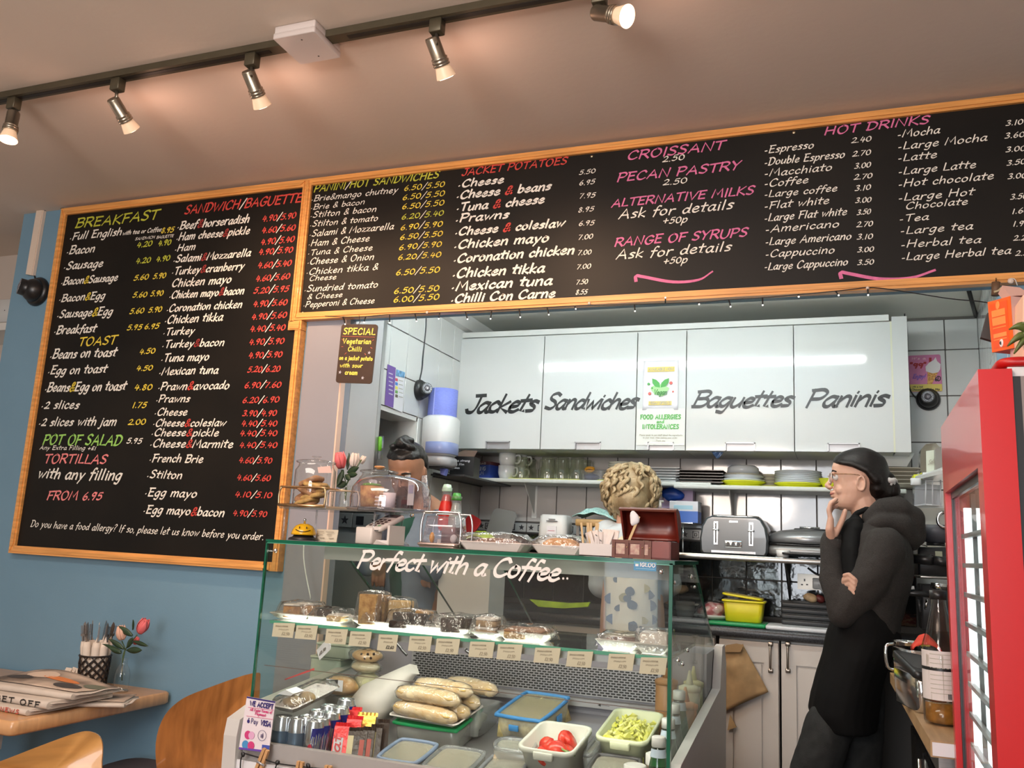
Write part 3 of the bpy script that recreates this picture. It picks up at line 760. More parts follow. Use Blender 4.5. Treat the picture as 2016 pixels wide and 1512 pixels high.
txt('print', po, 'VEGAN OPTIONS', 1279, 796, 1320, 5, M('grey_print', (.4, .38, .3), .6), YQ-.001, .2)
gr = B(); cc = at(1299, 768, Y=YQ)
gr.prism([cc+Vector((.036*cos(a)*(1+.2*sin(3*a)), 0, .024*sin(a)*(1+.15*cos(5*a)))) for a in [2*pi*k/24 for k in range(24)]], (0, .0006, 0))
W('print', gr, M('pale_green_print', (.35, .62, .28), .6), po)
for s in (-1, 1):
    lf = B(); c0 = at(1300, 763, Y=YQ-.0008)
    lf.prism([c0+Vector((s*x, 0, z)) for x, z in ((.001, 0), (.022, .004), (.034, .02), (.036, .04), (.018, .034), (.004, .02))], (0, .0006, 0))
    W('leaf_print', lf, M('leaf_green_print', (.07, .33, .07), .6), po)
txt('print', po, 'Vegan', 1287, 777, 1312, 10, M('dark_green_print', (.05, .2, .05), .6), YQ-.002, .16, .2)
for (a, b_, r, m) in ((1279, 775, .007, 'r'), (1321, 754, .007, 'r'), (1277, 756, .006, 'g'), (1325, 771, .004, 'r'), (1284, 764, .004, 'g')):
    W('print', B().lathe([(r, 0), (r*.8, .0008)], at(a, b_, Y=YQ), 12, (0, -1, 0)), M('tomato_print', (.6, .12, .1), .6) if m == 'r' else M('leaf_green_print'), po)
no = T('notice', 'white Food Allergies and Intolerances notice in green print below the vegan poster', 'notice', at(1300, 877, Y=YP))
flat('sheet', no, 1254, 805, 1348, 877, YP, M('notice_card', (.66, .67, .62), .4), .0015)
mg = M('green_print', (.10, .38, .08), .6)
for s, a, b_, c_, h in (('FOOD ALLERGIES', 1261, 825, 1340, 8), ('and', 1293, 833, 1307, 6), ('INTOLERANCES', 1265, 844, 1336, 8)):
    txt('print', no, s, a, b_, c_, h, mg, YP-.0015, .26, gap=.2)
for s, a, b_, c_, h in (('Please speak to our staff about the ingredients', 1259, 858, 1343, 3), ('in your meal, when making your order.', 1266, 863, 1334, 3), ('Thank you.', 1291, 869, 1310, 3)):
    txt('print', no, s, a, b_, c_, h, M('grey_print'), YP-.0015, .2)
# shelves on the back wall
YS = 3.70
zs = at(1030, 942, Y=YS).z; zr = at(1480, 956, Y=YS-.02).z
def shelf(x0, x1, yf, z, label):
    t = T('wall_shelf', label, 'shelf', ((x0+x1)/2, YK, z))
    W('board', B().rbox((x0+x1)/2, (yf+YK-.002)/2, x1-x0, YK-.002-yf, z-.018, z, .004, .003), M('white_shelf_board', (.62, .64, .60), .35), t)
    for f in (.25, .8):
        x = x0+(x1-x0)*f
        W('bracket', B().box(x-.012, x+.012, YK-.006, YK-.002, z-.17, z-.018).prism([(x-.002, YK-.006, z-.15), (x-.002, YK-.006, z-.018), (x-.002, yf+.04, z-.018)], (.004, 0, 0)), m_white, t)
    return t
xs0 = at(915, 943, Y=YS).x; shelf(xs0, -.50, YS, zs, 'white wall shelf holding mugs and glasses'); 
xr0 = at(1326, 955, Y=YS-.02).x; shelf(xr0, .25, YS-.02, zr, 'white wall shelf holding stacks of plates, right of the other')
bl = T('corner_shelf', 'dark thin corner shelf under the cling film boxes', 'shelf', (XL+.1, 3.75, zs))
W('board', B().box(XL+.001, XL+.16, 3.34, YK-.001, at(913, 937, Y=3.43).z-.009, at(913, 937, Y=3.43).z-.001), m_dark, bl)
W('bracket', B().box(XL+.001, XL+.012, 3.36, YK-.002, zs-.030, zs-.010), m_dark, bl)
def sx(px, Y=3.78): return at(px, 935, Y=Y).x
# cling film cartons
t = T('cling_film_box', 'black extra strong cling film box with torn lid on the corner shelf', 'box', (at(913, 930, Y=3.46).x, 3.47, at(913, 937, Y=3.43).z), radians(4))
obj('carton', B().box(-.055, .055, -.04, .04, 0, .085), m_black, t)
obj('flap', B().prism([(-.055, -.04, .085), (.055, -.04, .085), (.05, .01, .115), (-.02, .03, .12)], (0, .002, .001)), M('brown_card', (.12, .07, .05), .7), t)
for k, (s, w_) in enumerate((('extra strong', .085), ('cling film', .06), ('300mm', .04))):
    b = B(); write(s, Vector((-.05, -.0412, .062-.016*k)), Vector((-.05+w_, -.0412, .062-.016*k)), .009, .0018, b, slant=0); obj('print', b, m_paper, t, kind='stuff')
t = T('cling_film_box', 'blue cling film box with white lettering beside the mugs', 'box', (sx(958), 3.77, zs), radians(-12))
obj('carton', B().box(-.05, .05, -.04, .05, 0, .062), M('blue_carton', (.03, .07, .34), .4), t)
obj('carton_top', B().box(-.05, .05, -.04, .05, .062, .078), M('dark_carton', (.10, .03, .04), .5), t)
for k, (s, w_, h) in enumerate((('CLING', .055, .017), ('FILM', .045, .015))):
    b = B(); write(s, Vector((-.03, -.0412, .036-.019*k)), Vector((-.03+w_, -.0412, .036-.019*k)), h, .0028, b, slant=0); obj('print', b, m_paper, t, kind='stuff')
b = B(); write('KIRKLAND', Vector((-.03, -.0412, .065)), Vector((.025, -.0412, .065)), .008, .0016, b, slant=0); obj('print', b, m_paper, t, kind='stuff')
# mugs
def mug(loc, rz, label, mat=m_cer, r=.042, h=.062):
    t = T('mug', label, 'mug', loc, rz, 'white mugs')
    obj('cup', B().lathe([(.0001, .003), (r*.72, .002), (r*.74, 0), (r*.8, 0), (r, h*.45), (r, h), (r-.004, h), (r-.004, h*.5), (r*.7, .008), (.0001, .007)], seg=24, cap=False), mat, t)
    obj('handle', B().tube(curve([(r*.95, 0, h*.82), (r*1.4, 0, h*.82), (r*1.5, 0, h*.5), (r*1.25, 0, h*.25), (r*.9, 0, h*.25)], 4), .005), mat, t)
    return t
for k, (dx, n) in enumerate(((1001, 3), (1013, 2))):
    for j in range(n):
        mug((sx(dx), 3.76+.07*k, zs+j*.060), radians(150 if j == 2 else -20+20*j), 'white mug in the %s stack by the glasses, %s' % ('front' if k == 0 else 'rear', ('at the bottom', 'second from the bottom', 'on top')[j]))
# tumblers upside down in two tiers
gg = None
def tumbler(loc, label):
    t = T('glass_tumbler', label, 'glass', loc, 0, 'glass tumblers on the wall shelf')
    pr = [(.036, 0), (.037, .006), (.034, .05), (.030, .058), (.031, .095), (.0305, .099), (.0001, .099)]
    b = B(); seg = 30
    rs = [[(r*(1+.035*(j % 2)*(1 if 0.02 < z < .09 else 0))*cos(2*pi*j/seg), r*(1+.035*(j % 2)*(1 if .02 < z < .09 else 0))*sin(2*pi*j/seg), z) for j in range(seg)] for r, z in pr]
    b.rings(rs, cap=False); obj('glass_body', b, m_glassg, t)
    b = B().lathe([(.030, .092), (.0001, .092)], seg=20, cap=False); obj('glass_base', b, m_glassg, t)
    return t
gx = [1030, 1062, 1083, 1110, 1140]
for i, p in enumerate(gx):
    for j, y in enumerate((3.75, 3.84)):
        if i == 1 and j == 0: continue
        tumbler((sx(p+(4 if j else 0)), y, zs+.002), 'upturned ribbed glass tumbler, %s from the mugs, %s row' % (('first', 'second', 'third', 'fourth', 'fifth')[i], ('front', 'back')[j]))
def mat_(px0, px1, z, y0, y1, label): solo('shelf_liner', B().box(sx(px0), sx(px1), y0, y1, z+.0002, z+.0018), m_ykgl, label, 'liner')
mat_(1012, 1150, zs, YS+.005, 3.88, 'yellow green liner under the glass tumblers')
mat_(1185, 1262, zs, YS+.005, 3.88, 'yellow green liner under the stack of small white plates')
mat_(1425, 1640, zr, YS-.01, 3.88, 'long yellow green liner under the round plates')
# clear box with scissors
t = T('utensil_box', 'clear plastic box of kitchen scissors and tongs on the wall shelf', 'box', (sx(1172), 3.78, zs))
obj('tray', B().rbox(0, 0, .10, .12, 0, .045, .01, cap=False, taper=1.08).rbox(0, 0, .10, .12, 0, .002, .01), m_clearp, t)
obj('cloth', B().ell((-.01, -.01, .018), .035, .04, .016, nz=.2), M('slate_blue_cloth', (.10, .12, .22), .8), t)
sc = T('scissors', 'scissors with orange handles lying in the clear utensil box', 'scissors', (sx(1163), 3.76, zs+.046), radians(10))
for s in (-1, 1):
    obj('handle', B().tube([(-.0+.016*cos(a)*1.2, s*.013+.011*sin(a), .006+.004*s+.009*sin(a)) for a in [2*pi*k/12 for k in range(12)]], .0035, closed=True), M('orange_plastic', (.8, .38, .04), .4), sc)
    obj('blade', B().box(.018, .10, s*.004-.004, s*.004+.004, .004, .006), m_dark, sc)
# stacks of plates
def plate(kind, loc, label, group, mat):
    t = T('plate', label, 'plate', loc, 0, group)
    if kind[0] == 'r':
        R_, h = kind[1], kind[2]
        obj('dish', B().lathe([(.0001, .001), (R_*.6, 0), (R_*.62, .002), (R_, h), (R_-.001, h+.003), (R_*.6, .004), (.0001, .004)], seg=32, cap=False), mat, t)
    else:
        w_, h = kind[1], kind[2]
        b = B(); ring = lambda s, z: [(s*x, s*y*.8, z) for x, y in ((-1, -1), (1, -1), (1, 1), (-1, 1))]
        b.rings([ring(w_*.33, 0), ring(w_*.5, h), ring(w_*.5, h+.003), ring(w_*.36, .004)], smooth=False); obj('dish', b, mat, t)
    return t
ordn = ['bottom', 'second from the bottom', 'third from the bottom', 'fourth from the bottom', 'fifth from the bottom', 'sixth from the bottom', 'seventh from the bottom', 'topmost']
def stack(kind, px, y, z, n, pitch, desc, group, mat):
    for k in range(n):
        plate(kind, (sx(px, y), y, z+k*pitch), desc+', '+('top' if k == n-1 else ordn[min(k, 6)])+' of its stack', group, mat)
m_pw = M('cream_white_china', (.70, .70, .60), .2); m_pg = M('blue_white_china', (.62, .66, .68), .2); m_pb = M('black_slate_china', (.025, .02, .018), .25); m_pt = M('beige_china', (.48, .45, .36), .3)
stack(('r', .062, .009), 1224, 3.79, zs+.002, 8, .0105, 'small white side plate beside the curly-haired person', 'small white side plates', m_pw)
stack(('s', .20, .012), 1299, 3.79, zs-.010, 6, .0115, 'square pale grey plate, left of the black plates', 'square pale grey plates', m_pg)
stack(('s', .20, .012), 1382, 3.79, zr, 5, .0125, 'square black plate on the wall shelf', 'square black plates', m_pb)
plate(('r', .096, .018), (sx(1462), 3.78, zr+.002), 'yellow plate at the bottom of the pile of mixed bowls', 'mixed dishes', m_ykgl)
plate(('r', .094, .018), (sx(1462), 3.78, zr+.010), 'pale plate second in the pile of mixed bowls', 'mixed dishes', m_pg)
plate(('r', .088, .022), (sx(1463), 3.78, zr+.022), 'white soup plate third in the pile of mixed bowls', 'mixed dishes', m_pg)
plate(('r', .080, .018), (sx(1463), 3.78, zr+.034), 'beige plate fourth in the pile of mixed bowls', 'mixed dishes', m_pt)
tag(obj('bowl', B().lathe([(.0001, .035), (.05, .035), (.064, .025), (.068, 0), (.065, 0), (.05, .030), (.0001, .031)], seg=28, cap=False), m_pg, loc=(sx(1463), 3.78, zr+.056)), 'upturned pale bowl on top of the pile of mixed dishes', 'bowl')
stack(('r', .038, .012), 1516, 3.82, zr+.002, 4, .014, 'small beige saucer, right of the bowl pile', 'small beige saucers', m_pt)
stack(('r', .095, .012), 1571, 3.78, zr+.004, 8, .0072, 'round pale dinner plate next to the bespectacled person', 'round pale dinner plates', m_pg)
plate(('r', .097, .016), (sx(1571), 3.78, zr+.0008), 'yellow plate under the round pale dinner plates', 'mixed dishes', m_ykgl)
tag(obj('bowl', B().lathe([(.0001, 0), (.02, 0), (.045, .04), (.043, .04), (.018, .004), (.0001, .004)], seg=28, cap=False), m_ykgl, loc=(sx(1632), 3.76, zr+.001)), 'yellow bowl on the shelf behind the person\'s nose', 'bowl')
stack(('s', .15, .012), 1768, 3.78, zr+.012, 5, .0155, 'square beige plate at the shelf\'s right end', 'square beige plates', m_pt)
tag(obj('bowl', B().rings([[(s*x, s*y*.7, z) for x, y in ((-1, -1), (1, -1), (1, 1), (-1, 1))] for s, z in ((.05, 0), (.075, .045), (.078, .052), (.07, .05), (.045, .006))], smooth=False), m_cer, loc=(sx(1757), 3.76, zr+.092)), 'white square serving dish on top of the beige plates', 'dish')
# long stainless shelf at mid height
ZS = 1.284
st = T('steel_shelf', 'long stainless steel shelf carrying the toaster and the grill', 'shelf', (-.6, YK, ZS))
W('board', B().rbox(-.66, (3.5+YK-.004)/2, 1.92, YK-.004-3.5, ZS-.022, ZS, .003, .002), m_steel, st)
for x in (-1.4, -.8, -.2, .2): W('bracket', B().prism([(x, YK-.004, ZS-.18), (x, YK-.004, ZS-.022), (x, 3.56, ZS-.022)], (.006, 0, 0)), m_dark, st)
def zx(px, Y=3.7): return at(px, 1060, Y=Y).x
# toaster
t = T('toaster', 'dark grey four-slice toaster with two chrome levers', 'toaster', (zx(1448, 3.62), 3.66, ZS), 0)
w_, h_ = .262, .150
def tring(y, k=0):
    return [(x*(w_/2-k), y, z) for x, z in ()]
pr = [(-.131, .012), (-.124, .0), (.124, 0), (.131, .012), (.134, .06), (.126, .11), (.108, .142), (.09, .150), (-.09, .150), (-.108, .142), (-.126, .11), (-.134, .06)]
def sc_(p, s, y): return [(x*s, y, .075+(z-.075)*s) for x, z in p]
obj('body', B().rings([sc_(pr, .93, -.115), sc_(pr, .985, -.108), sc_(pr, 1, -.095), sc_(pr, 1, .095), sc_(pr, .97, .11)]), M('grey_enamel', (.055, .065, .072), .22, coat=.4), t)
obj('top_rim', B().rbox(0, 0, .19, .17, .148, .156, .03, .003), m_chrome, t)
for s in (-1, 1):
    for y in (-.045, .045): obj('slot', B().box(s*.045-.035, s*.045+.035, y-.014, y+.014, .155, .1575), m_black, t)
    x = s*.068
    lv = obj('lever', B().box(x-.008, x+.008, -.1195, -.113, .038, .128), m_chrome, t)
    obj('lever_slot', B().box(x-.003, x+.003, -.121, -.118, .044, .122), m_black, lv)
    obj('lever_knob', B().rbox(x, -.124, .024, .014, .092, .1, .003, .002), m_chrome, lv)
obj('control_panel', B().rbox(0, -.116, .066, .008, .028, .055, .003, .001), m_chrome, t)
for k in range(3):
    obj('button', B().lathe([(.008, 0), (.007, .004)], ((k-1)*.02, -.1195, .042), 12, (0, -1, 0)), m_black, t)
obj('base_strip', B().box(-.085, .085, -.119, -.112, .006, .015), m_chrome, t)
obj('badge', B().box(-.016, .016, -.117, -.110, .127, .133), m_chrome, t)
for x in (-.09, .09):
    for y in (-.08, .08): obj('foot', B().cyl((x, y, -.001), (x, y, .008), .012), m_black, t)
# contact grill
t = T('contact_grill', 'low grey contact grill with a domed lid right of the toaster', 'grill', (zx(1590, 3.6), 3.66, ZS), 0)
obj('base', B().rbox(0, 0, .30, .24, .006, .045, .05, .01), M('grill_grey', (.22, .22, .22), .35, .5), t)
obj('hotplate', B().rbox(0, -.005, .27, .22, .046, .054, .04, .003), m_black, t)
obj('lid', B().rings([[( (.15*k)*cos(a), (.125*k)*sin(a), z) for a in [2*pi*j/32 for j in range(32)]] for k, z in ((.96, .056), (1, .064), (1, .078), (.93, .092), (.75, .104), (.4, .112), (.1, .114))]), M('grill_lid', (.27, .28, .29), .3, .5), t)
obj('lid_handle', B().rings([[( (.05*k)*cos(a)+.01, (.03*k)*sin(a)-.02, z) for a in [2*pi*j/20 for j in range(20)]] for k, z in ((1.3, .110), (1.2, .116), (.9, .116))]), m_dark, t)
obj('handle_bar', B().cyl((-.03, -.04, .119), (.045, -.04, .119), .004), m_chrome, t)
obj('drip_tray', B().rbox(.02, -.14, .22, .07, .012, .02, .01, .002), m_black, t)
tag(obj('egg_cup', B().lathe([(.0001, 0), (.022, 0), (.026, .028), (.023, .028), (.018, .006), (.0001, .006)], seg=20, cap=False), m_cer, loc=(zx(1541, 3.53), 3.535, ZS)), 'small white pot in front of the grill', 'pot')
# things left of the toaster on the steel shelf
t = T('glove_box', 'blue and white disposable glove box on the back wall ledge left of the toaster', 'box', (zx(1352, 3.75), 3.76, ZS+.125))
obj('carton', B().box(-.068, .052, -.05, .05, 0, .048), M('blue_box_print', (.03, .12, .45), .4), t)
obj('carton_top', B().box(-.068, .052, -.05, .05, .048, .09), m_paper, t)
obj('window', B().box(-.05, .03, -.051, -.05, .055, .072), M('pale_blue_print', (.4, .62, .72), .5), t)
t = T('glove_box', 'mauve glove box with blue gloves spilling out, behind the white and blue one', 'box', (zx(1332, 3.85), 3.84, ZS+.128))
obj('carton', B().box(-.075, .075, -.03, .03, .06, .165), M('mauve_print', (.42, .30, .46), .45), t)
obj('gloves', B().ell((-.01, -.035, .12), .05, .02, .03, nz=.3, ns=4), M('blue_nitrile', (.01, .07, .42), .35), t)
lt = B(); write('POWDER FREE GLOVES', Vector((-.065, -.0312, .15)), Vector((.06, -.0312, .15)), .008, .0015, lt, slant=0); obj('print', lt, M('purple_print', (.35, .04, .2), .5), t, kind='stuff')
obj('rack_shelf', B().box(-.08, .09, -.13, .03, -.006, -.003), m_chrome, t)
for x in (-.07, .02, .05): obj('rack_leg', B().cyl((x, -.12, -.128), (x, -.12, -.004), .003, seg=6), m_chrome, t)
t = T('pump_bottle', 'pump dispenser bottle with white nozzle behind the treasure chest', 'bottle', (zx(1299, 3.5), 3.5, ZS))
obj('bottle', B().lathe([(.035, 0), (.037, .01), (.037, .11), (.02, .135), (.014, .14)], seg=20), m_wp, t)
obj('pump', B().cyl((0, 0, .14), (0, 0, .155), .016).cyl((0, 0, .155), (0, 0, .20), .005).cyl((.012, 0, .198), (-.045, 0, .200), .005), M('cream_plastic', (.72, .66, .58), .4), t)
t = T('storage_tub', 'upturned white plastic tub with a printed label on the steel shelf', 'tub', (zx(1096, 3.7), 3.68, ZS))
obj('tub_body', B().rbox(0, 0, .135, .12, 0, .135, .025, .006, taper=.92), m_wp, t)
obj('rim', B().rbox(0, 0, .150, .135, 0, .014, .028, .003), m_wp, t)
obj('label', B().box(-.022, .022, -.0625, -.060, .05, .085), m_paper, t)
for z, w_ in ((.115, .03), (.107, .05), (.065, .03)): obj('print', B().box(-w_/2, w_/2, -.0636, -.0575, z-.001, z+.0006), M('red_print', (.5, .08, .12), .5) if z < .1 else m_dark, t)
t = T('bread_board', 'wooden bread board standing on the steel shelf beneath a teal checked cloth', 'board', (zx(1178, 3.7), 3.7, ZS+.09))
obj('board', B().rbox(0, 0, .16, .2, 0, .03, .01, .004), M('oak_board', (.42, .26, .10), .5, var=.2, scale=12), t)
for x in (-.07, .07):
    for y in (-.08, .08): obj('leg', B().box(x-.006, x+.006, y-.006, y+.006, -.09, 0), m_chrome, t)
def clothgrid(w_, d_, h_, seed, z0=0.0):
    return B().grid(lambda u, v: ((u-.5)*w_, (v-.5)*d_, z0+h_*(1-((u-.45)*2)**2*.9)*(1-((v-.5)*2)**2*.5)+.010*noise.noise(Vector((u*5+seed, v*5, seed)))), 20, 14, thick=.002)
m_teal = M('teal_gingham', (.30, .58, .55), .85, kind='voronoi', col2=(.55, .75, .70), scale=160)
solo('tea_towel', clothgrid(.19, .16, .05, 3), m_teal, 'teal checked tea towel heaped over the bread board', 'cloth', (zx(1172, 3.65), 3.68, ZS+.122))
t = T('chopping_board', 'red chopping board leaning in the corner of the steel shelf', 'board', (zx(925, 3.7), 3.7, ZS), 0)
obj('board', B().rbox(0, 0, .075, .10, 0, .012, .02, .003).xf(Matrix.Rotation(radians(28), 4, 'Y') @ Matrix.Rotation(radians(70), 4, 'X')).xf(Matrix.Translation((0, 0, .07))), M('red_plastic', (.45, .02, .02), .3), t)
obj('board_edge', B().rbox(0, 0, .06, .03, 0, .05, .01, .003).xf(Matrix.Translation((.0, 0, 0))), M('dark_red_plastic', (.25, .02, .02), .4), t)
t = T('container_lid', 'translucent grey container lid propped on the steel shelf', 'lid', (zx(980, 3.75), 3.75, ZS), 0)
obj('lid', B().rbox(0, 0, .125, .17, 0, .006, .025, .002).xf(Matrix.Translation((0, .03, .075)) @ Matrix.Rotation(radians(72), 4, 'X') @ Matrix.Rotation(radians(-8), 4, 'Z')), GLASS('grey_translucent', (.62, .62, .60), refl=1.5, rough=.3, haze=.45, hazecol=(.45, .44, .42)), t)
obj('lid_rim', B().tube([(x, .03+z*.3-.03, z) for x, z in ((-.06, .01), (.05, .01))], .004), m_clearp, t)
solo('cloth', clothgrid(.14, .12, .05, 8), M('lime_cloth', (.45, .62, .03), .8, var=.3, scale=14), 'lime green cloth heaped on the steel shelf beside the red board', 'cloth', (zx(940, 3.5), 3.56, ZS))
# --- worktop and base cabinets
ZW = 1.012; YF = 3.50
wt = T('worktop', 'dark speckled laminate worktop running under the tiled wall', 'worktop', (-.6, YF, ZW))
W('slab', B().rbox(-.66, (YF+YK-.002)/2, 1.93, YK-.002-YF, ZW-.038, ZW, .012, .008), M('grey_granite_laminate', (.075, .078, .085), .3, var=.8, scale=180, col2=(.02, .02, .024)), wt)
def xw(px, py=1300, Y=3.52): return at(px, py, Y=Y).x
xa, xb, xc = xw(1415, 1250), xw(1533, 1262), xw(1537, 1262)
def base_cab(x0, x1, label, hpx, door=True):
    t = T('base_cabinet', label, 'cabinet', ((x0+x1)/2, YK-.02, KF), 0, 'cream base cabinets')
    W('body', B().box(x0, x1, 3.545, YK-.02, KF+.08, ZW-.04), m_cream, t)
    W('plinth', B().box(x0, x1, 3.58, 3.6, KF, KF+.08), m_dark, t)
    d = B().box(x0+.002, x1-.002, 3.53, 3.544, KF+.09, ZW-.048); g = .055
    # raised frame and central panel
    for a in ((x0+.002, x0+g, KF+.09, ZW-.048), (x1-g, x1-.002, KF+.09, ZW-.048), (x0+g, x1-g, KF+.09, KF+.16), (x0+g, x1-g, ZW-.048-.075, ZW-.048)): d.box(a[0], a[1], 3.52, 3.53, a[2], a[3])
    d.box(x0+g+.008, x1-g-.008, 3.522, 3.53, KF+.168, ZW-.131)
    dr = W('door', d, m_cream, t)
    h0 = at(hpx, 1270, Y=3.52); h1 = at(hpx+1, 1318, Y=3.52); x = h0.x
    hb = B().tube(curve([(x, 3.52, h0.z), (x, 3.500, h0.z-.008), (x, 3.496, (h0.z+h1.z)/2), (x, 3.500, h1.z+.008), (x, 3.52, h1.z)], 4), [.003]*3+[.0045]*10+[.003]*4, 8)
    hb.rbox(x, 3.516, .018, .008, h0.z-.004, h0.z+.012, .003, .001).rbox(x, 3.516, .018, .008, h1.z-.012, h1.z+.004, .003, .001)
    W('handle', hb, M('pewter', (.35, .30, .25), .3, .9), dr, 'pewter bow handle')
base_cab(xa, xb, 'cream panelled base cabinet behind the brown paper bag', 1517)
base_cab(xc, xc+.32, 'cream panelled base cabinet behind the person in the black apron', 1551)
for k in range(3): base_cab(xa-.42*(k+1), xa-.42*k-.012, 'cream base cabinet seen through the display case, %s from the paper bag' % ('first', 'second', 'third')[k], 1517-900-200*k) if False else None
xq = xa-.015
for k, w_ in enumerate((.40, .40, .40)):
    x1 = xq-k*.405
    t = T('base_cabinet', 'cream base cabinet under the worktop behind the display case, %s from the paper bag' % ('first', 'second', 'third')[k], 'cabinet', (x1-.2, YK-.02, KF), 0, 'cream base cabinets')
    W('body', B().box(max(x1-.40, XL+.002), x1, 3.545, YK-.02, KF, ZW-.04), m_cream, t)
    W('door', B().box(max(x1-.398, XL+.004), x1-.002, 3.525, 3.544, KF+.08, ZW-.048), m_cream, t)
ct = {}
for nm, a, b_, y0, y1, col in (('green', 1392, 1508, 3.515, 3.70, (.01, .30, .10)), ('white', 1506, 1632, 3.508, 3.68, (.68, .72, .76))):
    x0 = at(a, 1225, Y=3.51).x; x1 = at(b_, 1230, Y=3.51).x
    tt = T('chopping_board', nm+' plastic chopping board on the worktop by the '+('yellow tub' if nm == 'green' else 'black trays'), 'board', ((x0+x1)/2, 3.6, ZW))
    W('board', B().rbox((x0+x1)/2, (y0+y1)/2, x1-x0-.004, y1-y0, ZW+.001, ZW+.016, .008, .003), M(nm+'_board_plastic', col, .35), tt)
    W('grip_slot', B().rbox((x0+x1)/2, y1-.02, .07, .016, ZW+.016, ZW+.0166, .006), m_dark, tt)
def tubx(px, Y): return at(px, 1205, Y=Y).x
t = T('yellow_tub', 'yellow plastic tub with a skewed lid on the green board', 'tub', (tubx(1465, 3.6), 3.61, ZW+.017))
obj('tub_body', B().rbox(0, 0, .135, .11, 0, .078, .015, .002, taper=1.12), m_yel, t)
obj('rim', B().rbox(0, 0, .165, .135, .074, .082, .02, .002), m_yel, t)
obj('lid', B().rbox(0, 0, .155, .12, .0, .008, .02, .002).xf(Matrix.Translation((-.005, .0, .092)) @ Matrix.Rotation(radians(6), 4, 'Y')), m_yel, t)
t = T('wrapped_plate', 'cling-wrapped plate of sliced red meat beside the yellow tub', 'food', (tubx(1404, 3.6), 3.62, ZW+.017))
obj('plate', B().lathe([(.0001, 0), (.05, 0), (.075, .018), (.073, .018), (.045, .004), (.0001, .004)], seg=28, cap=False), m_cer, t)
obj('meat', B().ell((0, 0, .028), .055, .05, .035, nz=.5, ns=2.5), M('red_meat', (.42, .06, .07), .3, kind='voronoi', col2=(.75, .60, .55), scale=40), t)
obj('film', B().ell((0, 0, .03), .068, .066, .042, nz=.25, ns=2.5), m_film, t)
mug((tubx(1345, 3.7), 3.75, ZW+.001), radians(0), 'white mug on the worktop seen through the case side', r=.04, h=.07)
for k in range(4):
    z = ZW+.017+k*.022
    tt = T('crate', 'low black stacking tray at the back of the worktop, '+('bottom', 'second', 'third', 'topmost')[k]+' of four', 'tray', (tubx(1590, 3.66), 3.68, z), 0, 'black stacking trays')
    obj('tray', B().rbox(0, 0, .19, .14, 0, .018, .01, .002, taper=1.03), M('charcoal_plastic', (.035, .038, .042), .5), tt)
    obj('rim', B().rbox(0, 0, .20, .15, .018, .021, .012, .001), M('charcoal_plastic'), tt)
solo('onion', B().ell((0, 0, .016), .028, .02, .018, nz=.3), M('onion_skin', (.55, .42, .25), .5, var=.4, scale=30), 'pale onion on top of the black stacking trays', 'vegetable', (tubx(1596, 3.66), 3.66, ZW+.106))
solo('beetroot', B().ell((0, 0, .014), .02, .018, .016, nz=.3), M('dark_beet', (.12, .02, .02), .5), 'dark red beetroot beside the onion on the black trays', 'vegetable', (tubx(1614, 3.66), 3.67, ZW+.106))
# twin socket
t = T('power_socket', 'steel double power socket on the black tiles with a white plug', 'socket', at(1598, 1146, Y=YK-.002))
flat('plate', t, 1570, 1129, 1626, 1163, YK-.0025, M('socket_steel', (.45, .42, .37), .35, .6), .008)
for px in (1584, 1611):
    for dx, dy, w_, h_ in ((0, -4, 3, 5), (-5, 5, 4, 3), (5, 5, 4, 3)): flat('pin_hole', t, px+dx-w_/2, 1146+dy-h_/2, px+dx+w_/2, 1146+dy+h_/2, YK-.0105, m_black)
pg = B(); c_ = at(1611, 1148, Y=YK-.02); pg.rbox(c_.x, c_.y, .045, .03, c_.z-.024, c_.z+.02, .006, .003)
W('plug', pg, m_wp, t)
W('cable', B().tube(curve([at(1611, 1150, Y=3.87), at(1622, 1168, Y=3.85), at(1640, 1190, Y=3.84), at(1650, 1215, Y=3.84)], 5), .004), m_wp, t)
solo('cable', B().tube(curve([at(1590, 1118, Y=3.88), at(1612, 1132, Y=3.88), at(1640, 1128, Y=3.88), at(1660, 1150, Y=3.88)], 5), .004), m_dark, 'dark cable looping above the power socket', 'cable', world=True, loc=tuple(at(1612, 1132, Y=3.88)))
# brown paper bag clipped to the cabinet door
def poly(px, Y): return [at(a, b_, Y=Y) for a, b_ in px]
bg = T('paper_bag', 'brown paper bag hanging askew on the cream cabinet door', 'bag', at(1460, 1340, Y=3.49))
def bagf(u, v):
    tl, tr_, br, bl_ = at(1418, 1283, Y=3.50), at(1462, 1268, Y=3.50), at(1513, 1362, Y=3.50), at(1424, 1402, Y=3.50)
    p = (tl*(1-u)+tr_*u)*(1-v)+(bl_*(1-u)+br*u)*v
    return p+Vector((0, -.014*sin(pi*u)*sin(pi*v)-.004*noise.noise(Vector((u*5, v*5, 1))), 0))
W('bag_front', B().grid(bagf, 14, 14, thick=-.004), M('kraft_paper', (.42, .27, .13), .8, var=.25, scale=14), bg)
W('folded_top', B().prism(poly([(1419, 1284), (1430, 1270), (1450, 1267), (1464, 1270), (1458, 1284)], 3.483), (0, .004, 0)), M('kraft_paper_dark', (.34, .21, .10), .8), bg)
W('bag_corner', B().prism(poly([(1437, 1408), (1450, 1432), (1432, 1438)], 3.5), (0, .01, 0)), M('kraft_paper'), bg)
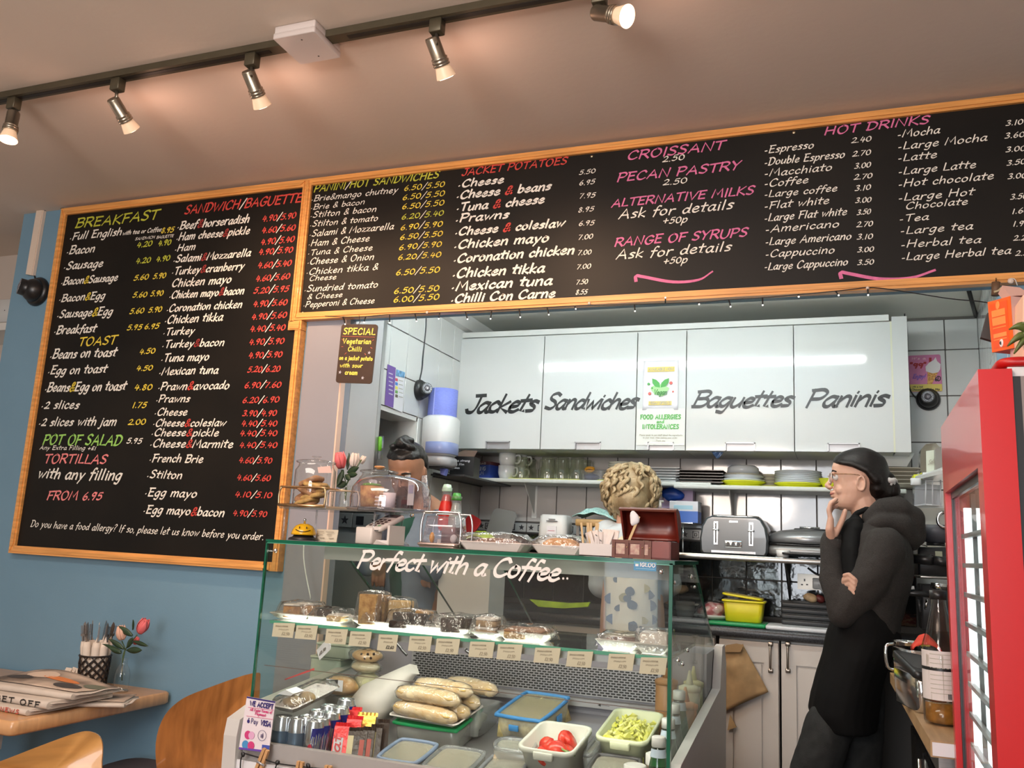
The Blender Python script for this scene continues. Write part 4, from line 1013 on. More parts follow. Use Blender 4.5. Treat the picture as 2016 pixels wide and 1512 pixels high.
# --- left wall items
def xlp(px, py): return at(px, py, X=XL+.001)
t = T('safety_poster', 'hand-hygiene wall chart with a purple band on the left kitchen tiles', 'poster', xlp(778, 800))
def wallquad(a, b_, c_, d_, off, mat, nm, par): 
    q = [at(*p, X=XL+off) for p in (a, b_, c_, d_)]; W(nm, B().prism(q, (.0008, 0, 0)), mat, par)
wallquad((763, 717), (797, 738), (792, 812), (757, 797), .002, m_paper, 'sheet', t)
wallquad((763, 717), (779, 724), (774, 803), (757, 797), .003, M('purple_band', (.14, .07, .30), .5), 'band', t)
wallquad((780, 727), (797, 733), (796, 744), (779, 740), .003, M('blue_photo_print', (.15, .35, .6), .5, var=.5, scale=60), 'photo_print', t)
for k, c_ in enumerate(((.6, .06, .1), (.05, .2, .6), (.75, .68, .1), (.15, .35, .1), (.12, .1, .05))):
    y = 744+k*8.0; wallquad((778.5, y), (783, y+1.5), (782.5, y+7), (778, y+5.5), .003, M('chart_colour_%d' % k, c_, .5), 'colour_key', t)
    wallquad((785, y+3.5), (793, y+6), (793, y+7), (785, y+4.5), .003, M('grey_print'), 'print_line', t)
for k in range(6):
    y = 733+k*8; wallquad((765, y), (773, y+3), (773, y+5.5), (765, y+2.5), .0038, M('lilac_print', (.5, .45, .6), .5), 'print_line', t)
def dome_cam(name, label, c, n, r=.034, tilt=None, cable=None):
    c = Vector(c); n = Vector(n).normalized(); t = T(name, label, 'camera', c)
    look = Vector(tilt or n).normalized()
    W('mount', B().lathe([(r*1.35, 0), (r*1.38, .008), (r*1.25, .018), (r*1.1, .024)], c, 28, n), m_black, t)
    W('dome', B().lathe([(r*1.12*cos(a), .018+r*1.12*sin(a)) for a in [pi/2*k/6 for k in range(6)]]+[(.001, .018+r*1.12)], c, 28, n), m_black, t)
    p = c+n*.022
    W('barrel', B().cyl(p, p+look*(r*1.25), r*.80, r*.74, 24), m_black, t)
    q = p+look*(r*1.25)
    W('lens_ring', B().lathe([(r*.66, .0004), (r*.64, .002), (r*.40, .002), (r*.38, .0004)], q, 28, look, cap=False), M('camera_ring_grey', (.42, .44, .48), .4, kind='voronoi', col2=(.1, .1, .12), scale=260), t)
    W('lens', B().lathe([(r*.36, .0), (r*.3, .003), (r*.1, .005)], q, 20, look), M('lens_grey', (.16, .15, .17), .1), t)
    if cable: W('cable', B().tube(curve(cable, 5), .003, 6), m_black, t)
    return t
cc = at(824, 768, X=XL+.002)
dome_cam('security_camera', 'black dome security camera on the left kitchen tiles beside the blue paper roll', cc, (1, 0, 0), .032, tilt=(.75, -.62, .05),
         cable=[at(839, 622, X=XL+.003), at(838, 650, X=XL+.003), at(833, 700, X=XL+.003), at(831, 725, X=XL+.003), at(826, 750, X=XL+.004)])
cc = at(1827, 787, Y=YK-.002)
dome_cam('security_camera', 'black dome security camera on the tiles under the ice cream poster', cc, (0, -1, 0), .034, tilt=(-.15, -1, .05),
         cable=[at(1781, 618, Y=YK-.1), at(1782, 660, Y=YK-.012), at(1786, 720, Y=YK-.012), at(1791, 765, Y=YK-.012), at(1806, 787, Y=YK-.012)])
c0 = at(870, 820, X=XL+.075)
t = T('paper_roll', 'upright roll of blue paper towel on top of the white dispenser', 'paper roll', (c0.x, c0.y, at(870, 822, X=XL+.075).z))
rr = .062; hh = at(875, 765, X=XL+.075).z-at(875, 820, X=XL+.075).z
obj('roll', B().lathe([(rr, 0), (rr, hh), (.022, hh), (.022, 0)], seg=32, cap=False), M('blue_paper', (.18, .22, .62), .75, var=.12, scale=90, stretch=(1, 1, 6)), t)
obj('paper_edge', B().box(-.012, -.008, -rr-.003, -rr+.001, .003, hh), M('pale_blue_paper', (.35, .40, .80), .8), t)
t2 = T('paper_dispenser', 'white wall paper-towel dispenser with a blue window', 'dispenser', (XL, c0.y, c0.z-.215))
zt = .213
obj('cover', B().rbox(.075, 0, .145, .15, .045, zt, .055, .012), m_wp, t2)
obj('lower_cover', B().rbox(.075, 0, .138, .143, .0, .045, .05, .01), GLASS('frosted_plastic', (.75, .77, .8), refl=1.5, rough=.3, haze=.55, hazecol=(.6, .62, .66)), t2)
obj('window', B().rbox(.080, -.004, .140, .146, .052, .10, .055, .001), M('pale_blue_window', (.22, .27, .50), .3), t2)
obj('teeth', B().box(.04, .12, -.05, .05, -.006, 0), m_dark, t2)
obj('towel_end', B().prism([(.09, -.02, 0), (.12, -.02, 0), (.11, -.02, -.035), (.095, -.02, -.03)], (0, .03, 0)), M('blue_paper'), t2)
bt = T('wall_thermometer', 'slim green and white pen clip hanging on the recess edge', 'tool', at(749, 880, X=XL+.01))
W('sleeve', B().rbox(0, 0, .012, .02, 0, .09, .004).xf(Matrix.Translation(at(748, 905, X=XL+.012))), m_clearp, bt)
W('tool_head', B().rbox(0, 0, .012, .018, 0, .055, .005, .003).xf(Matrix.Translation(at(748, 888, X=XL+.012)) @ Matrix.Rotation(.1, 4, 'X')), M('lime_plastic', (.15, .5, .03), .4), bt)
# --- right tiles: ice cream poster
t = T('ice_cream_sign', 'pink and yellow tin ice cream sign with 99 and a cone', 'sign', at(1822, 735, Y=YK-.002))
Yp = YK-.003
a = at(1788, 700, Y=Yp); c_ = at(1855, 771, Y=Yp)
sg = B().rbox(0, 0, c_.x-a.x, a.z-c_.z, 0, .003, .008, .001).xf(Matrix.Translation(((a.x+c_.x)/2, Yp, (a.z+c_.z)/2)) @ Matrix.Rotation(radians(90), 4, 'X') @ Matrix.Rotation(radians(1), 4, 'Z'))
W('sign_plate', sg, M('pink_tin', (.62, .20, .38), .35, var=.1, scale=20), t)
flat('yellow_band', t, 1790, 757, 1855, 770, Yp-.003, M('yellow_tin', (.72, .58, .12), .35), .0012)
txt('lettering', t, 'It\'s a', 1795, 708, 1822, 4, M('pale_pink_print', (.8, .55, .6), .5), Yp-.003, .2)
txt('lettering', t, '"99"', 1792, 725, 1824, 11, M('deep_red_print', (.38, .02, .03), .5), Yp-.003, .26, gap=.05, label='red numerals')
txt('lettering', t, 'Enjoy!', 1797, 745, 1821, 8, M('purple_script', (.25, .12, .5), .5), Yp-.003, .2, .3)
txt('lettering', t, '6D', 1841, 750, 1852, 9, m_ink, Yp-.003, .2)
txt('lettering', t, 'with a real', 1795, 763, 1817, 3, m_ink, Yp-.0045, .2)
txt('lettering', t, 'Chocolate Flake 99p', 1795, 769, 1850, 4, m_ink, Yp-.0045, .2)
W('cone_print', B().prism(poly([(1826, 731), (1848, 731), (1839, 748), (1829, 768), (1825, 766), (1826, 748)], Yp-.004), (0, .001, 0)), M('cone_orange', (.72, .40, .10), .5, kind='voronoi', scale=140, col2=(.5, .22, .05)), t)
W('cream_print', B().prism(poly([(1823, 731), (1822, 722), (1829, 714), (1838, 709), (1842, 703), (1845, 711), (1852, 717), (1851, 727), (1847, 733), (1836, 735)], Yp-.0052), (0, .001, 0)), M('cream_white_print', (.78, .76, .76), .5), t)
W('flake_print', B().prism(poly([(1829, 704), (1834, 704), (1834, 716), (1829, 716)], Yp-.0045), (0, .001, 0)), M('deep_red_print'), t)
# blue film scrap under the cabinets
solo('film_scrap', B().grid(lambda u, v: at(1400+26*u, 886+16*v*sin(pi*u)+1, Y=YC+.05)+Vector((0, .01*sin(u*9+v*5), 0)), 8, 5, thick=.0006), GLASS('blue_film', (.5, .65, .85), refl=2, rough=.2, haze=.3, hazecol=(.2, .4, .8)), 'scrap of blue cling film hanging under the Baguettes cabinet', 'film')

for (pts_, lb_, nm_) in (([(914, 1166), (930, 1172), (948, 1162), (980, 1172), (975, 1186), (962, 1196), (950, 1184), (940, 1202), (925, 1188)], 'lime green cloth hanging over the worktop edge behind the coffee cake squares', 'cloth'), ([(1042, 1180), (1080, 1184), (1120, 1187), (1162, 1186), (1158, 1195), (1110, 1197), (1060, 1194)], 'long lime green cloth folded on the worktop edge behind the case', 'cloth')):
    solo(nm_, B().prism([at(a, b_, Y=3.47) for a, b_ in pts_], (0, .012, 0)).wob(.003, 30, 2), M('lime_cloth'), lb_, 'cloth', world=True, loc=tuple(at(pts_[0][0], pts_[0][1], Y=3.47)))
# ---------------------------------------------------------------- refrigerated display case
CXL, CXR, CY = -1.458, -0.360, 2.0; CT = 1.262; ZM = 1.046
dc = T('display_case', 'glass-fronted refrigerated display case of cakes and fillings on a white base', 'display case', ((CXL+CXR)/2, 2.3, 0))
m_case = M('white_case_panel', (.58, .56, .54), .4, var=.03, scale=5)
m_rail = M('grey_case_rail', (.36, .34, .33), .4, var=.04, scale=12)
m_edge = M('green_glass_edge', (.004, .10, .055), .12, spec=.8, emit=None)
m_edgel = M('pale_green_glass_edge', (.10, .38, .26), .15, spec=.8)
m_pane = GLASS('case_pane', (.95, .97, .955), refl=.9)
m_panes = GLASS('case_side_pane', (.86, .90, .87), refl=.45)
W('base', B().box(CXL+.01, CXR-.01, 2.03, 2.80, .02, .645).box(CXL+.01, CXR-.01, 1.992, 2.03, .02, .66), m_case, dc)
pf = [(1.99, .0), (1.955, .76), (1.962, .80), (2.03, .822), (2.70, .894), (2.747, 1.010), (2.80, 1.012), (2.845, .95), (2.85, 0)]
for s, x in ((-1, CXL-.042), (1, CXR+.002)):
    W('end_panel', B().prism([(x, y, z) for y, z in pf], (.04 if s < 0 else .024, 0, 0)), m_case, dc)
W('front_rail', B().box(CXL, CXR, 1.984, 2.004, .66, .747).box(CXL, CXR, 1.978, 1.986, .655, .70), m_rail, dc)
W('deck', B().prism([(CXL, 2.006, .650), (CXL, 2.006, .670), (CXL, 2.60, .789), (CXL, 2.60, .650)], (CXR-CXL, 0, 0)), M('steel_deck', (.34, .33, .33), .3, .6, var=.06, scale=20), dc)
# rear well: grille, ledge, back frame
W('rear_panel', B().box(CXL, CXR, 2.60, 2.63, .742, 1.00).box(CXL, CXR, 2.63, 2.80, .645, 1.0).prism([(CXL, 2.60, .80), (CXL, 2.48, .765), (CXL, 2.48, .745), (CXL, 2.60, .745)], (CXR-CXL, 0, 0)), M('lilac_grey_panel', (.34, .33, .38), .4), dc)
gx0, gx1 = at(812, 1283, Y=2.59).x, at(1302, 1328, Y=2.59).x
W('grille', B().box(gx0, gx1, 2.588, 2.6, .852, .935), M('grille_silver', (.46, .45, .47), .35, .5), dc)
sl = B(); rows = 11
for r in range(rows):
    n = 48; z = .856+.0072*r
    for k in range(n):
        x = gx0+.006+(gx1-gx0-.012)*(k+(.5 if r % 2 else 0))/n
        sl.box(x, x+.0125, 2.5865, 2.5875, z-.0004, z+.0040)
W('grille_slots', sl, m_black, dc, kind='stuff')
W('ledge', B().box(CXL, CXR, 2.56, 2.60, .825, .845), M('grille_silver'), dc)
for k in range(5):
    x = gx0+.12+.17*k; W('arrow_mark', B().box(x, x+.03, 2.5595, 2.56, .8345, .8355).prism([(x-.006, 2.5595, .835), (x+.004, 2.5595, .839), (x+.004, 2.5595, .831)], (0, .0005, 0)), m_black, dc)
# panes
W('front_pane', B().box(CXL, CXR, CY, CY+.006, .747, CT-.010), m_pane, dc)
W('pane_edge', B().box(CXL-.004, CXL+.001, CY-.001, CY+.007, .75, CT-.006), m_edge, dc)
W('pane_edge', B().box(CXR-.002, CXR+.006, CY-.001, CY+.012, .75, CT-.006), m_edge, dc)
W('pane_seam', B().box(CXL+.03, CXR, CY-.0008, CY, at(512, 1308, Y=2.0).z-.001, at(512, 1308, Y=2.0).z+.0004), M('brown_seam', (.10, .06, .04), .5), dc)
tp = W('top_pane', B().box(CXL-.004, CXR+.008, CY+.001, 2.36, CT-.009, CT), GLASS('top_pane_glass', (.72, .80, .76), refl=1.2), dc)
W('top_pane_edge', B().box(CXL-.005, CXR+.009, CY-.001, CY+.001, CT-.009, CT), m_edge, dc)
W('top_pane_edge', B().box(CXR+.008, CXR+.010, CY, 2.36, CT-.009, CT), m_edge, dc)
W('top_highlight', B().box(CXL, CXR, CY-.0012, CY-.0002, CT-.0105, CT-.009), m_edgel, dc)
sp = [(2.006, .75), (2.006, CT-.010), (2.36, CT-.010), (2.742, 1.014), (2.70, .894), (2.04, .815), (2.006, .80)]
for x in (CXL-.001, CXR-.005):
    W('side_pane', B().prism([(x, y, z) for y, z in sp], (.006, 0, 0)), m_panes, dc)
    W('side_pane_edge', B().tube([(x+.003, 2.36, CT-.008), (x+.003, 2.742, 1.014)], .004, 6), m_edge, dc)
W('rear_pane', B().prism([(CXL, 2.36, CT-.010), (CXL, 2.355, CT-.013), (CXL, 2.735, 1.012), (CXL, 2.742, 1.014)], (CXR-CXL, 0, 0)), GLASS('rear_pane_glass', (.86, .88, .88), refl=.5), dc)
W('rear_pane_joint', B().tube([((CXL+CXR)/2-.02, 2.36, CT-.010), ((CXL+CXR)/2-.02, 2.742, 1.014)], .003, 6), m_edge, dc)
W('rear_pane_joint', B().tube([(CXL+.26, 2.36, CT-.010), (CXL+.26, 2.742, 1.014)], .003, 6), m_edge, dc)
W('canopy', B().box(CXL+.10, CXR-.02, 2.13, 2.30, CT-.033, CT-.0095).box(CXL+.10, CXR-.02, 2.13, 2.136, CT-.048, CT-.033), M('canopy_grey', (.40, .39, .37), .5), dc)
ms = W('middle_shelf', B().box(CXL+.004, CXR-.006, 2.042, 2.42, ZM-.008, ZM), GLASS('shelf_glass', (.86, .92, .89), refl=1.3), dc)
W('shelf_edge', B().box(CXL+.004, CXR-.006, 2.040, 2.042, ZM-.008, ZM), m_edgel, dc)
W('shelf_rail', B().box(CXL+.006, CXR-.008, 2.058, 2.075, ZM-.026, ZM-.010), m_alu, dc)
W('shelf_light', B().box(CXL+.02, CXR-.02, 2.08, 2.10, ZM-.022, ZM-.012), M('case_led', (1, 1, 1), .4, emit=(1, .95, .85), estr=22), dc)
W('canopy_light', B().box(CXL+.14, CXR-.06, 2.20, 2.22, CT-.0375, CT-.034), M('canopy_led', (1, 1, 1), .4, emit=(1, .93, .85), estr=12), dc)
for (a, b_, Y) in ((537, 1109-14, 2.0), (543, 1090, 2.0)): pass
def bolt(p, r=.006, ax=(0, -1, 0)): W('bolt', B().lathe([(r, 0), (r, .003), (r*.6, .006), (.0005, .0065)], p, 12, ax), m_chrome, dc)
bolt(at(543, 1084, Y=1.9995)); bolt(at(1302, 1126, Y=1.9995)); bolt((CXR+.002, 2.03, 1.213), .005, (1, 0, 0)); bolt((CXR+.002, 2.28, 1.222), .006, (1, 0, 0)); bolt((CXR+.002, 2.33, 1.195), .004, (1, 0, 0))
bolt((CXR+.002, 2.16, 1.02), .006, (1, 0, 0)); bolt((CXR+.002, 2.10, 1.035), .005, (1, 0, 0)); bolt((CXR+.002, 2.23, 1.045), .006, (1, 0, 0))
txt('lettering', dc, 'Perfect with a Coffee', 703, 1117, 1098, 34, M('white_window_pen', (.78, .72, .68), .5), 2.0, wt=.18, slant=.35, nib=radians(45), gap=.03, y1=1143, label='white brush lettering', jit=.06)
for x in (1100, 1109, 1117): W('lettering_dot', B().lathe([(.003, 0), (.002, .0006)], at(x, 1139, Y=1.9995), 10, (0, -1, 0)), M('white_window_pen'), dc)
flat('sticker', dc, 1248, 1105, 1292, 1125, 1.9995, M('igloo_blue', (.03, .22, .42), .4), .0006, 'blue maker sticker')
txt('sticker_print', dc, 'IGLOO', 1260, 1115, 1290, 7, m_paper, 1.9985, .24, gap=.15)
flat('sticker_print', dc, 1251, 1110, 1257, 1115, 1.9985, m_paper, .0004)
flat('sticker_print', dc, 1252, 1119, 1289, 1120.5, 1.9985, M('pale_blue_print'), .0004)
# price cards clipped under the middle shelf
m_card = M('cream_card', (.68, .58, .44), .7); m_cink = M('faded_card_ink', (.40, .32, .24), .7); m_kink = M('card_ink', (.12, .1, .08), .7)
cx = [(537, 44, 1226, 30), (582, 44, 1231, 29), (641, 44, 1238, 31), (688, 44, 1243, 31), (744, 40, 1249, 34), (805, 46, 1252, 32), (858, 48, 1257, 32), (924, 50, 1263, 33), (979, 50, 1268, 33), (1052, 52, 1275, 32), (1116, 52, 1282, 33), (1197, 53, 1287, 34), (1260, 54, 1294, 35)]
nth = ['first', 'second', 'third', 'fourth', 'fifth', 'sixth', 'seventh', 'eighth', 'ninth', 'tenth', 'eleventh', 'twelfth', 'last']
for i, (a, w_, y, h) in enumerate(cx):
    p = at(a+w_/2, y+h/2, Y=2.035)
    t = T('price_card', 'cream price card hanging under the middle shelf, %s from the left' % nth[i], 'price card', p, 0, 'price cards')
    W('card', B().prism([at(a+2, y, Y=2.035), at(a+w_, y+1, Y=2.035), at(a+w_-5, y+h, Y=2.030), at(a-2, y+h-3, Y=2.030)], (0, .0012, 0)), m_card, t)
    pr = B()
    for (f, l) in ((.22, .6), (.45, .45)):
        P0 = at(a+5+(0 if f < .3 else 6), y+h*f+1, Y=2.0325); P1 = at(a+5+w_*l+(0 if f < .3 else 6), y+h*f+2, Y=2.0325)
        write('inouwmne uni'[:9 if f < .3 else 6], P0, P1, .005, .0011, pr)
    W('print', pr, m_cink, t, kind='stuff')
    pr = B(); write('£2.60' if i == 4 else '£2.50', at(a+w_*.38, y+h-6, Y=2.030), at(a+w_*.38+15, y+h-5, Y=2.030), .009, .0016 if i == 4 else .0011, pr); W('price', pr, m_kink if i == 4 else m_cink, t, kind='stuff')
def tagcard():
    t = T('price_tag', 'white folded price tag hanging at an angle above the bun packs', 'price card', at(641, 1278, Y=2.06))
    W('card', B().prism([at(623, 1280, Y=2.06), at(638, 1264, Y=2.06), at(651, 1268, Y=2.06), at(650, 1279, Y=2.06), at(629, 1300, Y=2.06)], (0, .001, 0)), m_paper, t)
    b = B(); write('£2.50', at(628, 1291, Y=2.058), at(640, 1280, Y=2.058), .009, .0012, b); W('price', b, m_kink, t, kind='stuff')
tagcard()
for (pts, nm) in (([(777, 1262), (784, 1268), (787, 1276), (793, 1280), (799, 1290)], 'first'), ([(920, 1272), (919, 1280), (923, 1286)], 'second')):
    solo('cord', B().tube(curve([at(a, b_, Y=2.10)+Vector((.003*(-1)**i, 0, 0)) for i, (a, b_) in enumerate(pts)], 5), .0035, 6), m_black, 'short twisted black cord hanging under the middle shelf, %s from the left' % nm, 'cord', world=True, loc=tuple(at(pts[1][0], pts[1][1], Y=2.10)))
solo('cable', B().tube(curve([at(598, 1072, Y=2.5), at(598, 1100, Y=2.5), at(603, 1135, Y=2.5), at(612, 1180, Y=2.5)], 5), .0022, 6), m_wp, 'thin white cable hanging down behind the left end of the case', 'cable', world=True, loc=tuple(at(603, 1135, Y=2.5)))
# cakes on the middle shelf
m_film2 = 0
m_foam = M('white_foam_tray', (.62, .57, .54), .5)
def ftray(t, cx, cy, w_, d_, z=ZM+.001, h=.014):
    ring = lambda s, z: [(cx+x*(w_/2-s), cy+y*(d_/2-s), z) for x, y in ((-1, -.8), (-.9, -1), (.9, -1), (1, -.8), (1, .8), (.9, 1), (-.9, 1), (-1, .8))]
    W('foam_tray', B().rings([ring(.018, z), ring(.0, z+h), ring(.004, z+h+.002), ring(.02, z+.003)], smooth=False), m_foam, t)
def crumb(name, c1, c2, sc=70): return M(name, c1, .85, col2=c2, scale=sc, bump=1.0, bscale=sc*1.5, kind='noise')
m_carrot = crumb('carrot_cake_crumb', (.50, .27, .13), (.28, .12, .05)); m_choc = crumb('chocolate_crumb', (.05, .02, .012), (.015, .006, .004)); m_banana = crumb('banana_bread_crumb', (.52, .30, .12), (.30, .14, .05))
m_icing = M('white_icing', (.74, .64, .58), .5); m_short = crumb('shortbread', (.62, .42, .22), (.48, .28, .12), 40); m_oat = crumb('oat_bar_crumb', (.55, .28, .08), (.30, .12, .04), 50); m_capp = crumb('coffee_sponge', (.46, .30, .16), (.34, .2, .1), 60)
m_wrap = m_film
def slab(t, nm, c, w_, d_, h, mat, rz=0, tilt=0, layers=None):
    b = B().rbox(0, 0, w_, d_, 0, h, .004, .002, n=2).wob(.0018, 60, random.random()*9)
    b.xf(Matrix.Translation(c) @ Matrix.Rotation(rz, 4, 'Z') @ Matrix.Rotation(tilt, 4, 'Y')); return W(nm, b, mat, t)
def film(t, c, w_, d_, h, seed, rz=0, top=.75):
    b = B(); n = 20; rs = []
    for k, (f, s) in enumerate(((0, 1.12), (.35, 1.04), (.75, .97), (.97, .90), (1.03, top*.8), (1.06, .25))):
        rs.append([Vector((w_/2*s*max(-1, min(1, 1.35*cos(a))), d_/2*s*max(-1, min(1, 1.35*sin(a))), h*f))*(1) for a in [2*pi*j/n for j in range(n)]])
    b.rings(rs, cap=False).wob(.006, 32, seed).xf(Matrix.Translation(c) @ Matrix.Rotation(rz, 4, 'Z')); return W('film', b, m_wrap, t)
ZC_ = ZM+.006
def px3(px, Y, z=ZC_): p = at(px, 1220, Y=Y); return Vector((p.x, Y, z))
t = T('wrapped_cake', 'cling-wrapped carrot cake slices on a long foam tray at the left end of the shelf', 'cake', px3(600, 2.13, ZM))
p = px3(590, 2.13); ftray(t, px3(620, 2.14).x, 2.14, .24, .12)
for k, (a, Y, w_, h) in enumerate(((580, 2.12, .05, .030), (606, 2.16, .055, .032))): slab(t, 'cake_slice', px3(a, Y), w_, .06, h, m_carrot, .2); slab(t, 'icing', px3(a, Y)+Vector((0, 0, h)), w_, .06, .006, m_icing, .2)
film(t, px3(592, 2.14), .115, .10, .042, 1)
t = T('wrapped_cake', 'cling-wrapped chocolate roll slice lying between the carrot cake and the tall loaf slices', 'cake', px3(640, 2.11, ZM))
W('cake_slice', B().cyl(px3(634, 2.09)+Vector((0, 0, .018)), px3(644, 2.13)+Vector((0, 0, .020)), .017), m_choc, t); slab(t, 'cake_slice', px3(664, 2.10), .045, .05, .016, m_short, .1); slab(t, 'icing', px3(668, 2.10)+Vector((0, 0, .016)), .05, .05, .004, m_icing, .1)
film(t, px3(655, 2.11), .10, .09, .034, 2)
t = T('wrapped_cake', 'tall cling-wrapped slices of banana loaf standing upright, highest on the shelf', 'cake', px3(730, 2.13, ZM))
ftray(t, px3(820, 2.14).x, 2.14, .34, .12)
slab(t, 'cake_slice', px3(727, 2.10), .052, .040, .078, m_banana, .08); slab(t, 'cake_slice', px3(745, 2.15), .05, .06, .074, m_banana, .2); slab(t, 'cake_slice', px3(788, 2.17), .06, .06, .062, M('pale_loaf', (.66, .42, .18), .8, col2=(.5, .3, .1), scale=40), .25)
film(t, px3(735, 2.125), .075, .085, .084, 3); film(t, px3(786, 2.17), .08, .08, .070, 4)
t = T('wrapped_cake', 'cling-wrapped chocolate brownies stacked beside the tall banana loaf slices', 'cake', px3(800, 2.11, ZM))
for k, (a, Y, z, m) in enumerate(((786, 2.09, 0, m_choc), (792, 2.10, .020, m_choc), (820, 2.13, .0, m_choc), (824, 2.13, .018, m_choc), (835, 2.16, .034, M('caramel', (.62, .30, .07), .4)))): slab(t, 'brownie' if k < 4 else 'caramel_slice', px3(a, Y, ZC_+z), .045, .045, .018 if k < 4 else .008, m, .25)
film(t, px3(812, 2.12), .115, .10, .046, 5)
t = T('wrapped_cake', 'dark wrapped brownie square with a loose skirt of film, centre of the shelf', 'cake', px3(892, 2.10, ZM))
slab(t, 'brownie', px3(891, 2.10), .052, .045, .034, m_choc, .1); slab(t, 'brownie', px3(921, 2.16), .05, .05, .034, m_choc, .1)
film(t, px3(895, 2.12), .10, .10, .042, 6); film(t, px3(860, 2.09), .06, .05, .018, 16)
t = T('wrapped_cake', 'wrapped layered coffee cake squares in a small foam tray, right of the dark brownie', 'cake', px3(962, 2.10, ZM))
ftray(t, px3(966, 2.11).x, 2.11, .075, .10)
for z in (0, .022): slab(t, 'sponge_layer', px3(962, 2.10, ZC_+z), .054, .05, .014, m_capp, .1); slab(t, 'cream_layer', px3(962, 2.10, ZC_+z+.014), .055, .05, .007, m_icing, .1)
film(t, px3(962, 2.105), .075, .075, .048, 7)
t = T('wrapped_cake', 'wrapped caramel shortbread slices in a boat-shaped foam tray right of the coffee cake', 'cake', px3(1040, 2.12, ZM))
ftray(t, px3(1040, 2.12).x, 2.12, .135, .11, h=.02)
for k, (a, Y) in enumerate(((1018, 2.09), (1052, 2.11), (1028, 2.15), (1068, 2.15))): slab(t, 'shortbread_slice', px3(a, Y), .055, .05, .016, m_short, .12); slab(t, 'chocolate_top', px3(a, Y, ZC_+.016), .056, .051, .006, M('milk_chocolate_top', (.36, .17, .09), .4), .12)
film(t, px3(1040, 2.12), .13, .11, .032, 8)
t = T('wrapped_cake', 'flat wrapped chocolate slice on a foam tray right of the lilac paper', 'cake', px3(1225, 2.11, ZM))
ftray(t, px3(1223, 2.12).x, 2.12, .105, .11, h=.022); slab(t, 'chocolate_slice', px3(1225, 2.11, ZC_+.010), .075, .07, .010, M('dark_red_chocolate', (.14, .04, .03), .4), .1)
film(t, px3(1224, 2.12), .10, .10, .032, 9)
t = T('wrapped_cake', 'white film-wrapped bundle on a foam tray at the right end of the shelf', 'cake', px3(1288, 2.10, ZM))
ftray(t, px3(1290, 2.11).x, 2.11, .085, .11, h=.022); slab(t, 'iced_slice', px3(1290, 2.11, ZC_+.006), .065, .07, .034, m_icing, .1); film(t, px3(1291, 2.11), .082, .095, .050, 10)
solo('paper_sheet', B().prism([at(1176, 1247, Y=2.2), at(1192, 1262, Y=2.12), at(1202, 1306, Y=2.10), at(1180, 1290, Y=2.2)], (0, .0012, 0)), M('lilac_paper', (.50, .46, .66), .7), 'lilac paper hanging over the middle shelf edge', 'paper', world=True, loc=tuple(at(1188, 1280, Y=2.15)))
# ---- lower deck
D1, D2 = .6755, .7425
SLP = .2; TILT = math.atan(SLP)
def dz(Y): return D1+SLP*(Y-2.03)
def ati(px, py, h):
    "point of pixel (px, py) on the plane lying h above the sloping deck"
    d = _F + _R*((px-1008)/FPX) - _U*((py-756)/FPX)
    return CAM + d*((D1+h-SLP*2.03-CAMH)/(d.z-SLP*d.y))
m_can = M('can_aluminium', (.62, .63, .66), .22, .9); m_cblue = M('can_blue', (.012, .02, .22), .3, .3, coat=.3); m_cgrey = M('can_grey_blue', (.13, .19, .28), .3, .5)
def can(loc, kind, label, h=.131, r=.0262):
    t = T('drink_can', label, 'can', loc, random.uniform(-.3, .3), 'energy drink cans')
    obj('can_body', B().lathe([(r*.8, 0), (r, .006), (r, h-.014), (r*.86, h-.002), (r*.86, h), (r*.80, h), (r*.78, h-.004), (.0001, h-.004)], seg=24), m_can, t)
    b = B()
    if kind == 'blue':
        for k in range(2):
            a0 = -pi/2+.25+pi*k; b.rings([[((r+.0004)*cos(a0+pi*.52*j/8+sl_), (r+.0004)*sin(a0+pi*.52*j/8+sl_), z) for j in range(9)] for z, sl_ in ((.010, -.25), (h-.016, .1))], cap=False, closed=False)
        obj('blue_panel', b, m_cblue, t)
        b2 = B().ell((r*.25, -r-.0002, h*.52), .007, .001, .009); obj('red_emblem', b2, M('emblem_red', (.5, .02, .05), .4), t)
    else:
        b.rings([[((r+.0004)*cos(2*pi*j/24), (r+.0004)*sin(2*pi*j/24), z) for j in range(24)] for z in (.010, h-.034)], cap=False); obj('grey_panel', b, m_cgrey, t)
    obj('ring_pull', B().tube([(.009*cos(a)*1.2-.002, .006*sin(a), h-.002) for a in [2*pi*k/12 for k in range(12)]], .0013, 5, closed=True).cyl((.006, 0, h-.004), (.006, 0, h-.001), .003, seg=8), m_chrome, t)
    return t
cans = [(557, 1410, 'g', 'leftmost grey-blue drink can under the wrapped rolls'), (580, 1418, 'g', 'grey-blue drink can in the front row, left of the blue one'), (612, 1424, 'b', 'blue and silver drink can nearest the front glass'),
        (606, 1409, 'g', 'grey-blue drink can in the second row'), (633, 1413, 'b', 'blue and silver drink can in the second row'), (626, 1398, 'g', 'grey-blue drink can in the third row'), (653, 1402, 'b', 'silver-sided drink can in the third row by the red wafer bar'),
        (648, 1388, 'g', 'grey-blue drink can in the fourth row'), (671, 1392, 'b', 'blue and silver drink can in the fourth row')]
for (a, b_, k, lb) in cans:
    p = ati(a, b_, .131); y_ = max(2.036, p.y); can((p.x, y_, dz(y_)), 'blue' if k == 'b' else 'grey', lb)
p = ati(683, 1376, .131); can((p.x, p.y, dz(p.y)), 'blue', 'tall blue and silver drink can at the back of the can rows')
